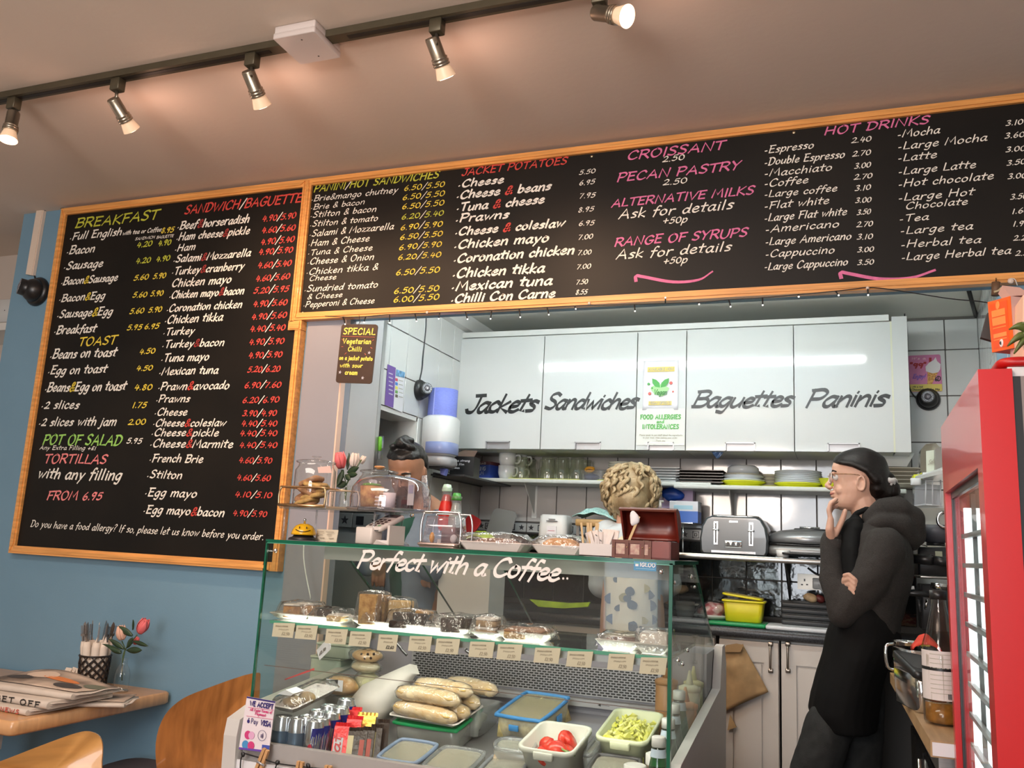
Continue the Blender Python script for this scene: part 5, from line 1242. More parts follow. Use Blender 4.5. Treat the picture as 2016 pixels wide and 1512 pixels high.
# chocolate bars
def bar(px, Y, z, w_, d_, h, lean, mat, nm, label, rz=.35, cat='chocolate bar', txt_=None, band=None):
    p = at(px, 1460, Y=Y); t = T(nm, label, cat, (p.x, Y, dz(Y)+.004), rz, 'chocolate bars')
    R_ = Matrix.Rotation(lean, 4, 'X')
    b = B().rings([[(x*s, y*s, zz) for x, y in ((-w_/2, -d_/2), (w_/2, -d_/2), (w_/2, d_/2), (-w_/2, d_/2))] for s, zz in ((1.0, 0), (1, h*.1), (1, h*.9), (1.0, h))], smooth=False).xf(R_); obj('wrapper', b, mat, t)
    for e in (-.004, h): obj('crimped_end', B().grid(lambda u, v: ((u-.5)*w_*1.1, .0015*(-1)**int(u*10), e+(v)*.010*(1 if e > 0 else .4)), 10, 1, smooth=False, thick=.0006).xf(R_), mat, t)
    if band: obj('wrapper_band', B().box(band[0]*w_, band[1]*w_, -d_/2-.0008, -d_/2, h*band[2], h*band[3]).xf(R_), band[4], t)
    if txt_:
        b = B(); write(txt_[0], Vector((txt_[1]*w_, -d_/2-.0018, h*.15)), Vector((txt_[1]*w_, -d_/2-.0018, h*.80)), w_*.55, w_*.10, b, up=Vector((-1, 0, 0)), slant=0); b.xf(R_); obj('print', b, txt_[2], t, kind='stuff')
    return t
m_redw = M('red_foil_wrapper', (.62, .015, .02), .25, .2, bump=1, bscale=60); m_dkw = M('dark_brown_wrapper', (.035, .02, .015), .28, .1, bump=1, bscale=60); m_goldw = M('gold_foil', (.75, .40, .08), .25, .7, bump=1, bscale=60)
bar(667, 2.055, D1, .040, .014, .110, -.30, m_redw, 'wafer_bar', 'red wrapped wafer bar with a white oval, nearest the cans', .30, band=(-.42, .18, .25, .75, m_paper), txt_=('Kat', .05, M('print_red', (.6, .02, .03), .4)))
bar(690, 2.10, D1, .040, .014, .112, -.30, m_redw, 'wafer_bar', 'red wrapped wafer bar behind the front one', .30)
for k, (a, Y) in enumerate(((693, 2.048), (708, 2.055), (722, 2.065), (737, 2.085))):
    bar(a, Y, D1, .030, .016, .105, -.32, m_dkw, 'toffee_bar', 'dark brown wrapped chocolate bar, %s from the red wafer bar' % nth[k], .35, band=((-.5, .0, .05, .9, M('cream_band', (.62, .52, .30), .4)) if k in (0, 3) else (-.1, .3, .1, .8, M('red_script', (.42, .05, .03), .4))))
bar(752, 2.12, D1, .030, .016, .105, -.34, m_dkw, 'toffee_bar', 'dark brown wrapped chocolate bar furthest from the cans', .45)
bar(712, 2.13, D1, .05, .014, .115, -.45, m_goldw, 'gold_bar', 'gold foil wrapped bar behind the dark bars', .30)
bar(680, 2.14, D1, .05, .014, .118, -.35, m_redw, 'wafer_bar', 'crumpled red foil pack behind the wafer bars', .25)
# helper: tub from the pixel corners of its rim lying at height Z
def rimfit(c, h):
    q = [ati(a, b_, h) for a, b_ in c]; fl, fr, br, bl_ = q; ctr = (fl+fr+br+bl_)/4
    w_ = ((fr-fl).length+(br-bl_).length)/2; d_ = ((bl_-fl).length+(br-fr).length)/2
    ax = (fr-fl)+(br-bl_); return ctr, w_, d_, math.atan2(ax.y, ax.x)
def tub(name, label, c, h, h2, mat, rim, lid=None, food=None, fh=.6, rimm=None, taper=.88, cat='tub', open_=False):
    while min(ati(a, b_, h).y for a, b_ in c) < 2.025: h -= .002
    ctr, w_, d_, rz = rimfit(c, h); nrm = Vector((0, -sin(TILT), cos(TILT)))
    t = T(name, label, cat, ctr-nrm*(h-.001)*cos(TILT), rz); h = h*cos(TILT)-.001
    t.rotation_euler = (TILT, 0, rz); print('TUB', name, round(h, 3), [round(q, 3) for q in (ctr.x, ctr.y, w_, d_)])
    if open_:
        ring = lambda s, z: B_ring(w_-2*s, d_-2*s, .025, z)
        def B_ring(w2, d2, r, z):
            o = []
            for k, (sx_, sy_) in enumerate(((1, 1), (-1, 1), (-1, -1), (1, -1))):
                for i in range(5):
                    a = pi/2*(k+i/4); o.append((sx_*(w2/2-r)+r*cos(a), sy_*(d2/2-r)+r*sin(a), z))
            return o
        obj('tub_body', B().rings([ring(.018, 0), ring(.004, h-.012), ring(-.002, h-.01), ring(-.002, h), ring(.003, h+.001), ring(.006, h-.003), ring(.020, .004)], cap=True), mat, t)
        obj('grip_tab', B().rbox(0, -d_/2-.003, .05, .012, h-.022, h-.004, .005, .001), mat, t)
    else:
        obj('tub_body', B().rbox(0, 0, w_*taper, d_*taper, 0, h-.008, .02, .003, w2=w_*.95, d2=d_*.95), mat, t)
        obj('lid', B().rbox(0, 0, w_-.02, d_-.02, h-.008, h-.003, .02, .001), lid or mat, t)
        obj('lid_rim', B().rbox(0, 0, w_, d_, h-.012, h-.002, .024, .003).rbox(0, 0, w_-.018, d_-.018, h-.002, h+.0, .02, cap=False), rimm or mat, t) if False else None
        pts = [(sx_*(w_/2-.006), sy_*(d_/2-.006)) for sx_, sy_ in ((-1, -1), (1, -1), (1, 1), (-1, 1))]
        cp = []
        for k in range(4):
            a, b_ = Vector(pts[k]), Vector(pts[(k+1) % 4]); u = (b_-a).normalized()
            cp += [(*(a+u*.018), h-.003), (*(b_-u*.018), h-.003)]
        obj('lid_rim', B().tube(curve([Vector(p) for p in cp], 4, closed=True), .0055, 8, closed=True), rimm or mat, t)
    if food: obj(*food(w_, d_, h, t))
    return t
m_tubcl = GLASS('tub_clear', (.80, .82, .82), refl=1.4, rough=.2, haze=.35, hazecol=(.62, .62, .58))
m_lidcl = GLASS('lid_clear', (.80, .80, .76), refl=1.6, rough=.2, haze=.35, hazecol=(.70, .66, .55))
def fill(col, col2, nm, hh=.75, sc=70):
    m = M(nm, col, .7, col2=col2, scale=sc, bump=1, bscale=sc)
    return lambda w_, d_, h, t: ('contents', B().grid(lambda u, v: ((u-.5)*w_*.84, (v-.5)*d_*.84, h*hh+.006*noise.noise(Vector((u*6, v*6, 2)))), 12, 12, thick=h*hh*.8), m, t)
tub('food_tub', 'lidded tub with a blue-grey rim beside the chocolate bars', [(728, 1489), (821, 1506), (869, 1463), (795, 1451)], .062, .08, m_tubcl, 0, m_lidcl, fill((.55, .54, .36), (.42, .42, .25), 'egg_salad'), rimm=M('blue_grey_plastic', (.20, .26, .38), .3))
tub('food_tub', 'lidded tub with a clear rim, second of the front tubs', [(826, 1508), (927, 1524), (955, 1478), (872, 1463)], .060, .08, m_tubcl, 0, m_lidcl, fill((.58, .50, .40), (.40, .36, .30), 'chicken_mix'), rimm=m_clearp)
tub('food_tub', 'lidded tub with a grey rim in front of the open tomato tub', [(925, 1532), (1020, 1545), (1040, 1490), (972, 1478)], .058, .08, m_tubcl, 0, m_lidcl, fill((.58, .55, .50), (.45, .42, .40), 'tuna_mix'), rimm=M('grey_rim_plastic', (.22, .23, .25), .3))
tub('food_tub', 'small round-cornered lidded tub half hidden behind the tomato tub', [(968, 1472), (1050, 1482), (1060, 1455), (975, 1450)], .075, .055, m_tubcl, 0, m_lidcl, fill((.55, .45, .33), (.4, .3, .2), 'pickle_mix'), rimm=m_clearp)
tub('food_tub', 'dark-rimmed lidded tub at the front under the lettuce tub', [(1140, 1525), (1255, 1540), (1262, 1492), (1178, 1480)], .065, .07, m_tubcl, 0, m_lidcl, fill((.55, .55, .52), (.42, .42, .4), 'grey_mix'), rimm=M('charcoal_rim', (.08, .08, .085), .3))
tub('food_tub', 'pale lidded tub between the tomato and lettuce tubs', [(1150, 1485), (1180, 1490), (1186, 1448), (1165, 1445)], .07, .06, m_tubcl, 0, m_lidcl, rimm=m_clearp)
tub('cheese_box', 'clear box of grated cheese with a bright blue clip lid', [(972, 1406), (1066, 1420), (1129, 1375), (1034, 1356)], .080, .071, GLASS('cheese_box_clear', (.85, .86, .82), refl=1.4, rough=.15, haze=.2), 0, GLASS('cheese_lid', (.9, .88, .8), refl=1.2, rough=.15, haze=.25, hazecol=(.85, .76, .5)), fill((.85, .70, .34), (.72, .54, .22), 'grated_cheese', .85, 120), rimm=M('bright_blue_plastic', (.06, .27, .62), .3))
for t_, Zc in (('front', 1),):
    ctr, w_, d_, rz = rimfit([(972, 1406), (1066, 1420), (1129, 1375), (1034, 1356)], .080)
    q = [o for o in bpy.data.objects if o.name.startswith('cheese_box')][0]
    obj('clip', B().rbox(-.01, -d_/2-.002, .03, .006, .040, .056, .004, .001), M('bright_blue_plastic'), q); obj('clip', B().rbox(w_/2, .01, .006, .03, .035, .056, .003, .001), M('bright_blue_plastic'), q)
m_opent = M('cream_tub_plastic', (.66, .66, .58), .4, sss=0)
def tomatoes(w_, d_, h, t):
    b = B(); rnd = random.Random(3)
    for k in range(10):
        x, y = rnd.uniform(-.3, .42)*w_*.75, rnd.uniform(-.35, .2)*d_; r = rnd.uniform(.018, .028)
        b2 = B().lathe([(.0001, 0), (r*.7, -.004), (r, .004), (r*.9, .012), (.0001, .015)], seg=14).xf(Matrix.Translation((x, y, h*.62+rnd.uniform(0, .022))) @ Matrix.Rotation(rnd.uniform(-1.2, 1.2), 4, 'X') @ Matrix.Rotation(rnd.uniform(-1, 1), 4, 'Y')); b.add(b2.v, b2.f, True)
    return ('tomato_slices', b, M('tomato_flesh', (.52, .015, .010), .25, col2=(.66, .06, .03), scale=60), t)
tt = tub('open_tub', 'open white tub of sliced tomatoes and cucumber', [(1024, 1470), (1131, 1487), (1163, 1431), (1062, 1416)], .105, .105, m_opent, 0, food=tomatoes, open_=True)
b = B(); rnd = random.Random(5)
for k in range(4):
    b2 = B().lathe([(.0001, 0), (.019, 0), (.019, .003), (.0001, .003)], seg=16).xf(Matrix.Translation((-.01+.02*k, -.06+.01*(k % 2), .070+.006*k)) @ Matrix.Rotation(.5-.3*k, 4, 'X') @ Matrix.Rotation(-.4+.25*k, 4, 'Y')); b.add(b2.v, b2.f, True)
obj('cucumber_slices', b, M('cucumber', (.30, .42, .14), .4, col2=(.05, .14, .03), scale=30), tt)
def lettuce(w_, d_, h, t):
    b = B(); rnd = random.Random(9)
    for k in range(170):
        x, y = rnd.uniform(-.42, .42)*w_, rnd.uniform(-.42, .38)*d_; a = rnd.uniform(0, pi); L = rnd.uniform(.012, .03); z = h*.62+.03*(1-(x/w_*2)**2)*rnd.random()+.006
        dx, dy = cos(a)*L/2, sin(a)*L/2; nx, ny = -sin(a)*.003, cos(a)*.003; dz = rnd.uniform(-.012, .012)
        b.add([(x-dx-nx, y-dy-ny, z), (x+dx-nx, y+dy-ny, z+dz), (x+dx+nx, y+dy+ny, z+dz+.004), (x-dx+nx, y-dy+ny, z+.004), (x, y, z+.009), (x+nx*2, y+ny*2, z+.007)], [(0, 1, 4), (1, 2, 5, 4), (2, 3, 5), (3, 0, 4, 5)])
    b.box(-w_*.40, w_*.40, -d_*.40, d_*.40, .01, h*.62)
    return ('shredded_lettuce', b, M('lettuce', (.74, .72, .06), .5, col2=(.82, .80, .34), scale=50), t)
lt_ = tub('open_tub', 'open cream tub of shredded lettuce beside the green bottles', [(1175, 1450), (1284, 1466), (1298, 1403), (1210, 1392)], .105, .076, M('pale_lime_tub', (.70, .73, .50), .4), 0, food=lettuce, open_=True)
for o in bpy.data.objects:
    if o.name.startswith('shredded'): o['kind'] = 'stuff'
# baguettes on tray on boxes
gx_ = tub('green_lid_box', 'clear box with a green lid under the baguette tray', [(771, 1420), (898, 1441), (955, 1395), (830, 1378)], .062, .058, m_tubcl, 0, M('green_lid', (.01, .38, .12), .35), rimm=M('green_lid'), taper=.95)
ctr, w_, d_, rz = rimfit([(764, 1402), (898, 1432), (957, 1388), (826, 1368)], .085)
t = T('baguette_tray', 'white foam tray under the pile of baguettes', 'tray', ctr-Vector((0, 0, .015)), rz); t.rotation_euler = (TILT, 0, rz)
ring = lambda s, z: [(x*(w_/2-s), y*(d_/2-s), z) for x, y in ((-1, -.85), (-.93, -1), (.93, -1), (1, -.85), (1, .85), (.93, 1), (-.93, 1), (-1, .85))]
obj('tray_body', B().rings([ring(.02, 0), ring(0, .014), ring(.004, .016), ring(.022, .003)], smooth=False), m_foam, t)
m_bag = M('pale_baguette_crust', (.70, .46, .20), .55, col2=(.80, .64, .42), scale=26, stretch=(1, 1, 1), bump=.5, bscale=60)
def baguette(p0, p1, r, label):
    p0, p1 = Vector(p0), Vector(p1); d = p1-p0; L = d.length; X, Y_, Z_ = frame_of(d); n = 16; rs = []; c = (p0+p1)/2
    for i in range(n+1):
        s = i/n; f = (1-abs(2*s-1)**5)**.5; f = max(.12, f); rs.append([p0+d*s+Vector((0, 0, .004*sin(pi*s)))+X*(r*f*cos(2*pi*j/18))*1.05+Y_*(r*f*sin(2*pi*j/18))*.92 for j in range(18)])
    t = T('baguette', label, 'bread', c, 0, 'baguettes')
    W('loaf', B().rings(rs).wob(.0015, 40, random.random()*5), m_bag, t)
    sc_l = B()
    pts = [p0+d*(k/14)+Vector((0, -r*.86, r*.28+.003*sin(k*2.4))) for k in range(1, 14)]
    W('crust_split', sc_l.tube(pts, [.002+.0015*(k % 2) for k in range(13)], 6), M('golden_crust', (.66, .42, .12), .5, bump=1, bscale=60), t)
    W('film', B().rings([[c+(q-c)*1.04+Vector((0, 0, .0008)) for q in rr] for rr in rs], cap=False).wob(.002, 45, 3), m_wrap, t)
bl = [((774, 1391), (900, 1417), .098, 'lowest front baguette on the tray'), ((780, 1362), (906, 1382), .140, 'baguette lying on the lowest front one'),
      ((816, 1347), (930, 1364), .150, 'topmost pale baguette at the back of the front pile'), ((830, 1393), (926, 1406), .098, 'baguette beside the lowest one, its rounded end showing'),
      ((876, 1344), (980, 1362), .120, 'baguette at the far right of the pile'), ((852, 1372), (945, 1387), .108, 'baguette in the middle of the pile behind')]
for (a, b_, hh_b, lb) in bl: baguette(ati(a[0], a[1], hh_b), ati(b_[0], b_[1], hh_b), .0235, lb)
t = T('bread_bag', 'billowing white paper bread bag behind the baguettes', 'bag', at(750, 1400, Y=2.35))
W('bag_body', B().rings([[at(px, py, Y=2.36)+Vector((0, dy, 0)) for px, py, dy in row] for row in (
    [(706, 1400, -.04), (722, 1425, -.06), (760, 1428, -.05), (790, 1400, 0), (760, 1390, .05), (720, 1395, .04)],
    [(704, 1370, -.04), (728, 1400, -.08), (765, 1398, -.06), (800, 1370, 0), (765, 1350, .05), (725, 1360, .05)],
    [(725, 1345, -.03), (745, 1365, -.06), (775, 1365, -.05), (805, 1345, 0), (780, 1330, .04), (745, 1335, .04)],
    [(760, 1328, -.01), (775, 1340, -.03), (795, 1342, -.03), (818, 1330, 0), (806, 1318, .02), (780, 1322, .02)],
    [(795, 1312, .0), (800, 1318, -.01), (808, 1322, -.01), (826, 1328, 0), (818, 1312, .01), (805, 1308, .01)])]).wob(.006, 22, 2), M('translucent_paper', (.72, .66, .60), .5, var=.1, scale=12), t)
for (px_, hz_, c1_, lb_) in ((878, 955, 'r', 'clear squeeze bottle of red sauce behind the metal hoop box'), (898, 972, 'g', 'grey bottle with a green cap beside the red sauce bottle')):
    q_ = at(px_, 1000, Y=2.95); zt_q = at(px_, hz_, Y=2.95).z; t = T('sauce_bottle', lb_, 'bottle', (q_.x, 2.95, zt_q-.17))
    obj('bottle_body', B().lathe([(.026, 0), (.028, .005), (.027, .08), (.016, .125), (.012, .135)], seg=20), M('red_sauce', (.50, .015, .01), .35) if c1_ == 'r' else M('grey_sauce_bottle', (.28, .32, .31), .3), t)
    obj('bottle_neck', B().lathe([(.020, .11), (.017, .145), (.022, .16)], seg=20, cap=False), m_clearp, t); obj('cap', B().lathe([(.018, .145), (.020, .150), (.014, .172), (.0001, .174)], seg=20), M('pale_green_cap', (.45, .62, .50), .3) if c1_ == 'r' else M('green_cap', (.05, .25, .04), .3), t)
ut = T('side_cabinet', 'white side cabinet behind the display case carrying sauce bottles', 'cabinet', (-1.35, 3.0, KF))
W('cabinet', B().box(-1.36, -1.16, 2.90, 3.05, KF, zt_q-.1705), m_white, ut); W('cabinet_top', B().box(-1.37, -1.15, 2.89, 3.06, zt_q-.186, zt_q-.1702), m_wp, ut)
t = T('clear_box', 'clear plastic box of white popcorn-like mushrooms right of the baguette tray', 'box', (at(935, 1420, Y=2.42).x, 2.42, dz(2.42)-.004))
obj('box_body', B().rbox(0, 0, .085, .16, 0, .075, .012, .002, taper=1.08), m_tubcl, t); obj('contents', B().ell((0, -.02, .03), .035, .055, .026, nz=.6, ns=4), M('white_crumbs', (.70, .66, .58), .7), t)
# packs at the left
def pack(px, py, Y, rx, ry, rz, mat, label, name='bun_pack', n=1, lab=False, z=None):
    c = at(px, py, Y=Y); t = T(name, label, 'bread', c)
    W('bun', B().ell(c, rx, ry, rz, 18, nz=.12, ns=2), mat, t)
    W('film', B().ell(c, rx*1.12, ry*1.1, rz*1.18, 18, nz=.25, ns=2.2), m_wrap, t)
    return t
m_bun = M('glazed_bun', (.62, .30, .08), .35, col2=(.78, .55, .28), scale=22); m_bun2 = M('pale_bun', (.72, .62, .40), .6, col2=(.6, .5, .3), scale=30)
pb = pack(722, 1290, 2.42, .048, .04, .020, m_bun, 'wrapped fruit bun on top of the bun stack behind the price cards')
for k in range(5): W('raisin', B().ell(at(712+6*k, 1288+4*(k % 2)*2, Y=2.385), .004), m_choc, pb)
pack(720, 1312, 2.42, .046, .04, .017, m_bun2, 'wrapped pale fruit bun under the glazed one')
t = pack(722, 1352, 2.43, .050, .045, .042, M('pale_green_roll', (.62, .60, .32), .6, col2=(.7, .66, .45), scale=26), 'tall bag of pale soft rolls under the fruit buns', 'roll_bag')
t = pack(672, 1350, 2.36, .055, .04, .028, m_bun, 'wrapped salmon-coloured rolls with a barcode label')
flat('label', t, 643, 1336, 674, 1362, 2.315, m_paper, .001)
for k in range(8): flat('barcode_line', t, 650+k*2, 1338, 651+k*2, 1346, 2.3135, m_ink, .0004)
pack(690, 1395, 2.46, .05, .04, .045, m_bun2, 'bag of pale rolls behind the tall blue can', 'roll_bag')
for k, (a, b_, z0, z1, Y) in enumerate(((640, 705, .90, .945, 2.52), (660, 712, .945, .985, 2.54), (630, 690, .742, .90, 2.54))):
    x0, x1 = at(a, 1300, Y=Y).x, at(b_, 1300, Y=Y).x
    t = T('storage_box', 'pale green lidded storage box at the back of the case, '+('middle', 'top', 'bottom')[k]+' of three', 'box', ((x0+x1)/2, Y, z0), 0)
    obj('box_body', B().rbox(0, 0, (x1-x0), .12, 0.001, z1-z0-.009, .01, .002), M('pale_green_plastic', (.42, .46, .40), .4), t); obj('lid', B().rbox(0, 0, (x1-x0)+.006, .125, z1-z0-.009, z1-z0-.001, .01, .002), M('pale_green_lid', (.50, .54, .46), .4), t)
# foam tray of rolls resting on the cans
t = T('wrapped_rolls', 'foam tray of cling-wrapped brown rolls resting on the drink cans', 'food', at(590, 1385, Y=2.12))
ctr, w_, d_, rz = rimfit([(541, 1388), (588, 1399), (664, 1352), (612, 1342)], .150)
M4 = Matrix.Translation(ctr-Vector((0, 0, .018))) @ Matrix.Rotation(rz, 4, 'Z') @ Matrix.Rotation(TILT, 4, 'X')
ring = lambda s, z: [(x*(w_/2-s), y*(d_/2-s), z) for x, y in ((-1, -.85), (-.9, -1), (.9, -1), (1, -.85), (1, .85), (.9, 1), (-.9, 1), (-1, .85))]
W('foam_tray', B().rings([ring(.02, 0), ring(0, .018), ring(.004, .02), ring(.022, .003)], smooth=False).xf(M4), m_foam, t)
for k in range(2): W('roll', B().ell((-.0+.02*k, -d_*.26+.035*k, .020), .030, .018, .016, nz=.15).xf(M4), M('brown_roll', (.30, .20, .09), .5, var=.3, scale=30), t)
W('film', B().rings([ring(-.001, .018), ring(.008, .036), ring(.03, .040)], cap=False).wob(.003, 30, 1).xf(M4), m_wrap, t)
solo('paper_slip', B().prism([at(562, 1358, Y=2.06), at(578, 1366, Y=2.06), at(572, 1370, Y=2.06), at(545, 1366, Y=2.06)], (0, .05, .002)), m_paper, 'white paper slip lying on the wrapped rolls', 'paper', world=True, loc=tuple(at(565, 1366, Y=2.08)))
solo('plastic_strip', B().prism([at(560, 1337, Y=2.15), at(618, 1315, Y=2.15), at(619, 1319, Y=2.15), at(561, 1339, Y=2.15)], (0, .001, 0)), M('dark_red_strip', (.42, .05, .05), .5), 'thin dark red strip across the left end of the case', 'strip', world=True, loc=tuple(at(590, 1330, Y=2.15)))
# bottles in the right corner of the case
def bottle(px, Y, z, r, h, label, body, capm, name='water_bottle', cat='bottle', neck=.35, labelm=None, capr=.5, caph=.02, seg=22):
    p = at(px, 1440, Y=Y); t = T(name, label, cat, (p.x, Y, dz(Y)-.001), 0)
    obj('bottle_body', B().lathe([(r*.8, 0), (r, .006), (r, h*.50), (r*.85, h*.62), (r*neck*1.1, h*.80), (r*neck, h*.86), (r*neck, h-caph)], seg=seg), body, t)
    obj('cap', B().lathe([(r*capr, h-caph-.002), (r*capr, h), (r*capr*.85, h+.002)], seg=seg), capm, t)
    if labelm: obj('neck_label', B().lathe([(r*neck*1.35, h*.76), (r*neck*1.12, h*.86)], seg=seg, cap=False), labelm, t)
    return t
m_gb = GLASS('green_bottle_glass', (.10, .45, .22), refl=2.0); m_capw = M('white_cap', (.72, .71, .68), .4); m_nlab = M('pale_blue_label', (.50, .60, .70), .5)
for px, Y, z, h, lb in ((1297, 2.09, D1, .175, 'green glass water bottle with a white cap, nearest the front pane'), (1326, 2.20, D2, .175, 'green glass water bottle in the right corner of the case, second from the front'), (1338, 2.27, D2, .185, 'green glass water bottle third from the front in the right corner'), (1348, 2.35, D2, .19, 'green glass water bottle furthest back in the right corner')):
    px2 = px; p = at(px, 1440, Y=Y); x = min(p.x, CXR-.035)
    t = bottle(px, Y, z, .026, h, lb, m_gb, m_capw, labelm=m_nlab, neck=.55, capr=.62, caph=.018); t.location.x = x
t = bottle(1252, 2.065, D1, .030, .118, 'squat jar with a white flip cap and brown seasoning, before the lettuce tub', GLASS('jar_glass', (.6, .55, .45), refl=1.6, haze=.35, hazecol=(.35, .27, .16)), m_capw, 'seasoning_jar', 'jar', neck=.85, capr=.88, caph=.034)
t = bottle(1338, 2.12, D1, .030, .125, 'squat white-capped jar behind the corner edge of the pane', GLASS('jar_glass'), m_capw, 'seasoning_jar', 'jar', neck=.85, capr=.9, caph=.045); t.location.x = CXR-.045
def squeeze(px, Y, col, label, r=.028, h=.15, z=D2):
    p = at(px, 1350, Y=Y); t = T('squeeze_bottle', label, 'bottle', (min(p.x, CXR-.032), Y, dz(Y)-.001))
    obj('bottle_body', B().lathe([(r, 0), (r*1.02, h*.5), (r, h), (r*.9, h+.006)], seg=20), col, t); obj('screw_collar', B().lathe([(r*1.08, h), (r*1.08, h+.012), (r*.5, h+.018)], seg=20), col, t); obj('nozzle', B().lathe([(r*.4, h+.016), (.003, h+.055)], seg=12), col, t)
squeeze(1352, 2.43, M('orange_sauce', (.72, .36, .20), .4), 'orange squeeze bottle behind the side pane', .031, .12)
squeeze(1366, 2.50, M('cream_sauce', (.66, .64, .48), .4), 'cream squeeze bottle behind the side pane', .028, .14)
squeeze(1380, 2.57, M('yellow_sauce', (.66, .66, .36), .4), 'yellow squeeze bottle furthest back behind the side pane', .026, .13)
squeeze(1312, 2.52, M('brown_sauce', (.40, .20, .08), .4), 'brown sauce bottle by the right end of the grille', .030, .145)
squeeze(1360, 2.56, M('pink_sauce', (.62, .30, .28), .4), 'pink squeeze bottle behind the orange one', .030, .17) if False else None
# ---- payment sign, pegs and string on the front
YS_ = 1.962
t = T('payment_sign', 'white card sign reading WE ACCEPT with payment logos at the case\'s left corner', 'sign', at(505, 1425, Y=YS_))
W('card', B().prism([at(486, 1371, Y=YS_+.012), at(542, 1381, Y=YS_+.012), at(529, 1481, Y=YS_), at(470, 1474, Y=YS_)], (0, .002, 0)), M('pinkish_white_card', (.74, .66, .70), .5), t)
def sgn(px, py): f = (py-1371)/105; return at(px, py, Y=YS_+.012*(1-f)-.0012)
def sq(nm, pts, mat): W(nm, B().prism([sgn(*p) for p in pts], (0, .0006, 0)), mat, t)
m_navy = M('navy_print', (.03, .02, .16), .5); m_mag = M('magenta_print', (.62, .05, .20), .5); m_sky = M('sky_print', (.07, .28, .56), .5)
sq('stripe', [(486, 1371), (542, 1381), (541.5, 1384), (485.5, 1374)], m_navy); sq('stripe', [(470.5, 1471), (529.5, 1478), (529, 1482), (470, 1475)], M('violet_print', (.13, .06, .36), .5))
sq('rule', [(488, 1392), (539, 1398), (539, 1398.6), (488, 1392.6)], m_mag); sq('rule', [(485, 1409), (537, 1416), (537, 1416.6), (485, 1409.6)], m_mag)
def sw(s, x0, y0, x1, y1, h, m, wt=.2, sl=0): 
    b = B(); write(s, sgn(x0, y0), sgn(x1, y1), h, h*wt, b, slant=sl, gap=.18); W('print', b, m, t, kind='stuff')
sw('WE ACCEPT', 492, 1389, 537, 1396, .0115, m_navy, .24); sw('All Major Forms of', 492, 1399, 535, 1405, .0065, m_mag, .24); sw('Payment', 502, 1407, 523, 1411, .0065, m_mag, .24)
sw('Pay', 494, 1424, 507, 1426, .012, m_navy, .12); sw('VISA', 512, 1427, 532, 1431, .012, m_navy, .26, .2)
W('apple_emblem', B().ell(sgn(489, 1420), .0042, .0006, .0048).ell(sgn(490, 1414.5), .0014, .0006, .002), m_navy, t)
def disc(px, py, r, m, nm='emblem'): W(nm, B().lathe([(r, 0), (r*.95, .0006)], sgn(px, py), 24, (0, -1, 0)), m, t)
disc(495, 1448, .0095, M('pale_pink_disc', (.75, .40, .60), .5)); disc(488, 1447, .0105, m_mag); disc(483, 1466, .0105, m_sky); disc(494, 1468, .0105, m_mag)
sw('Maestro', 477, 1467, 500, 1470, .005, m_paper, .24); sw('Master', 481, 1448, 495, 1450, .0045, m_paper, .24)
W('contactless_ring', B().tube([sgn(516, 1448)+Vector((.0125*cos(a), -.0006, .0125*sin(a))) for a in [2*pi*k/24 for k in range(24)]], .0005, 4, closed=True), m_navy, t)
for k in range(4): W('contactless_wave', B().tube([sgn(512+1.4*k, 1448.4)+Vector((.003*cos(a), -.0006, (.0035+.0014*k)*sin(a))) for a in [-1+2*j/6 for j in range(7)]], .0006, 4), m_navy, t)
sq('tab', [(516, 1466), (531, 1468), (529, 1478), (515, 1476)], M('royal_blue_print', (.05, .08, .38), .5))
m_peg = M('peg_wood', (.55, .30, .13), .6, var=.15, scale=30)
def peg(px0, py0, px1, py1, label, Y=1.950):
    a, c = at(px0, py0, Y=Y), at(px1, py1, Y=Y); t = T('clothes_peg', label, 'peg', (a+c)/2, 0, 'clothes pegs')
    d = (c-a); n = d.cross(Vector((0, 1, 0))).normalized()
    for s in (-1, 1): W('peg_half', B().prism([a+n*.005*s-n*.004, a+n*.005*s+n*.004, c+n*.007*s+n*.004, c+n*.007*s-n*.004], (0, .009, 0)), m_peg, t)
    W('spring', B().tube([a+d*.45-n*.012, a+d*.45+n*.012], .003, 8), m_alu, t)
peg(522, 1476, 500, 1535, 'wooden clothes peg clipped to the payment sign'); peg(590, 1500, 583, 1550, 'wooden clothes peg on the black string, right of the sign'); peg(645, 1508, 640, 1560, 'wooden clothes peg at the right end of the visible string')
t = T('string', 'black knotted string strung across the front of the case', 'string', at(560, 1490, Y=1.955))
W('string_line', B().tube(curve([at(477, 1482, Y=1.955), at(515, 1493, Y=1.955), at(547, 1503, Y=1.955), at(600, 1510, Y=1.955), at(660, 1516, Y=1.955)], 6), .0018, 6), m_black, t)
for px, py in ((478, 1485), (546, 1502), (607, 1508)):
    W('knot', B().ell(at(px, py, Y=1.954), .006, .005, .007, nz=.6, ns=8), m_black, t); W('string_end', B().tube(curve([at(px, py, Y=1.954), at(px-4, py+12, Y=1.952), at(px-5, py+35, Y=1.954)], 4), .0018, 5), m_black, t)
for k, (a, b_) in enumerate(((462, 510), (516, 575))):
    q = [at(a, 1493+9*k, Y=1.972), at(b_, 1501+9*k, Y=1.972)]; x0, x1 = q[0].x, q[1].x
    tt2 = T('price_poster', 'white card pegged to the string, %s from the left' % nth[k], 'card', ((x0+x1)/2, 1.972, .60), 0)
    W('card', B().box(x0, x1, 1.966, 1.972, .50, q[0].z), m_paper, tt2)
    W('backing_card', B().box(x0+.005, x1+.008, 1.9722, 1.9765, .50, q[0].z-.01), M('cream_card'), tt2)
# ---- things on top of the case
ZT = CT+.0008
def tx(px, Y): return at(px, 1060, Y=Y).x
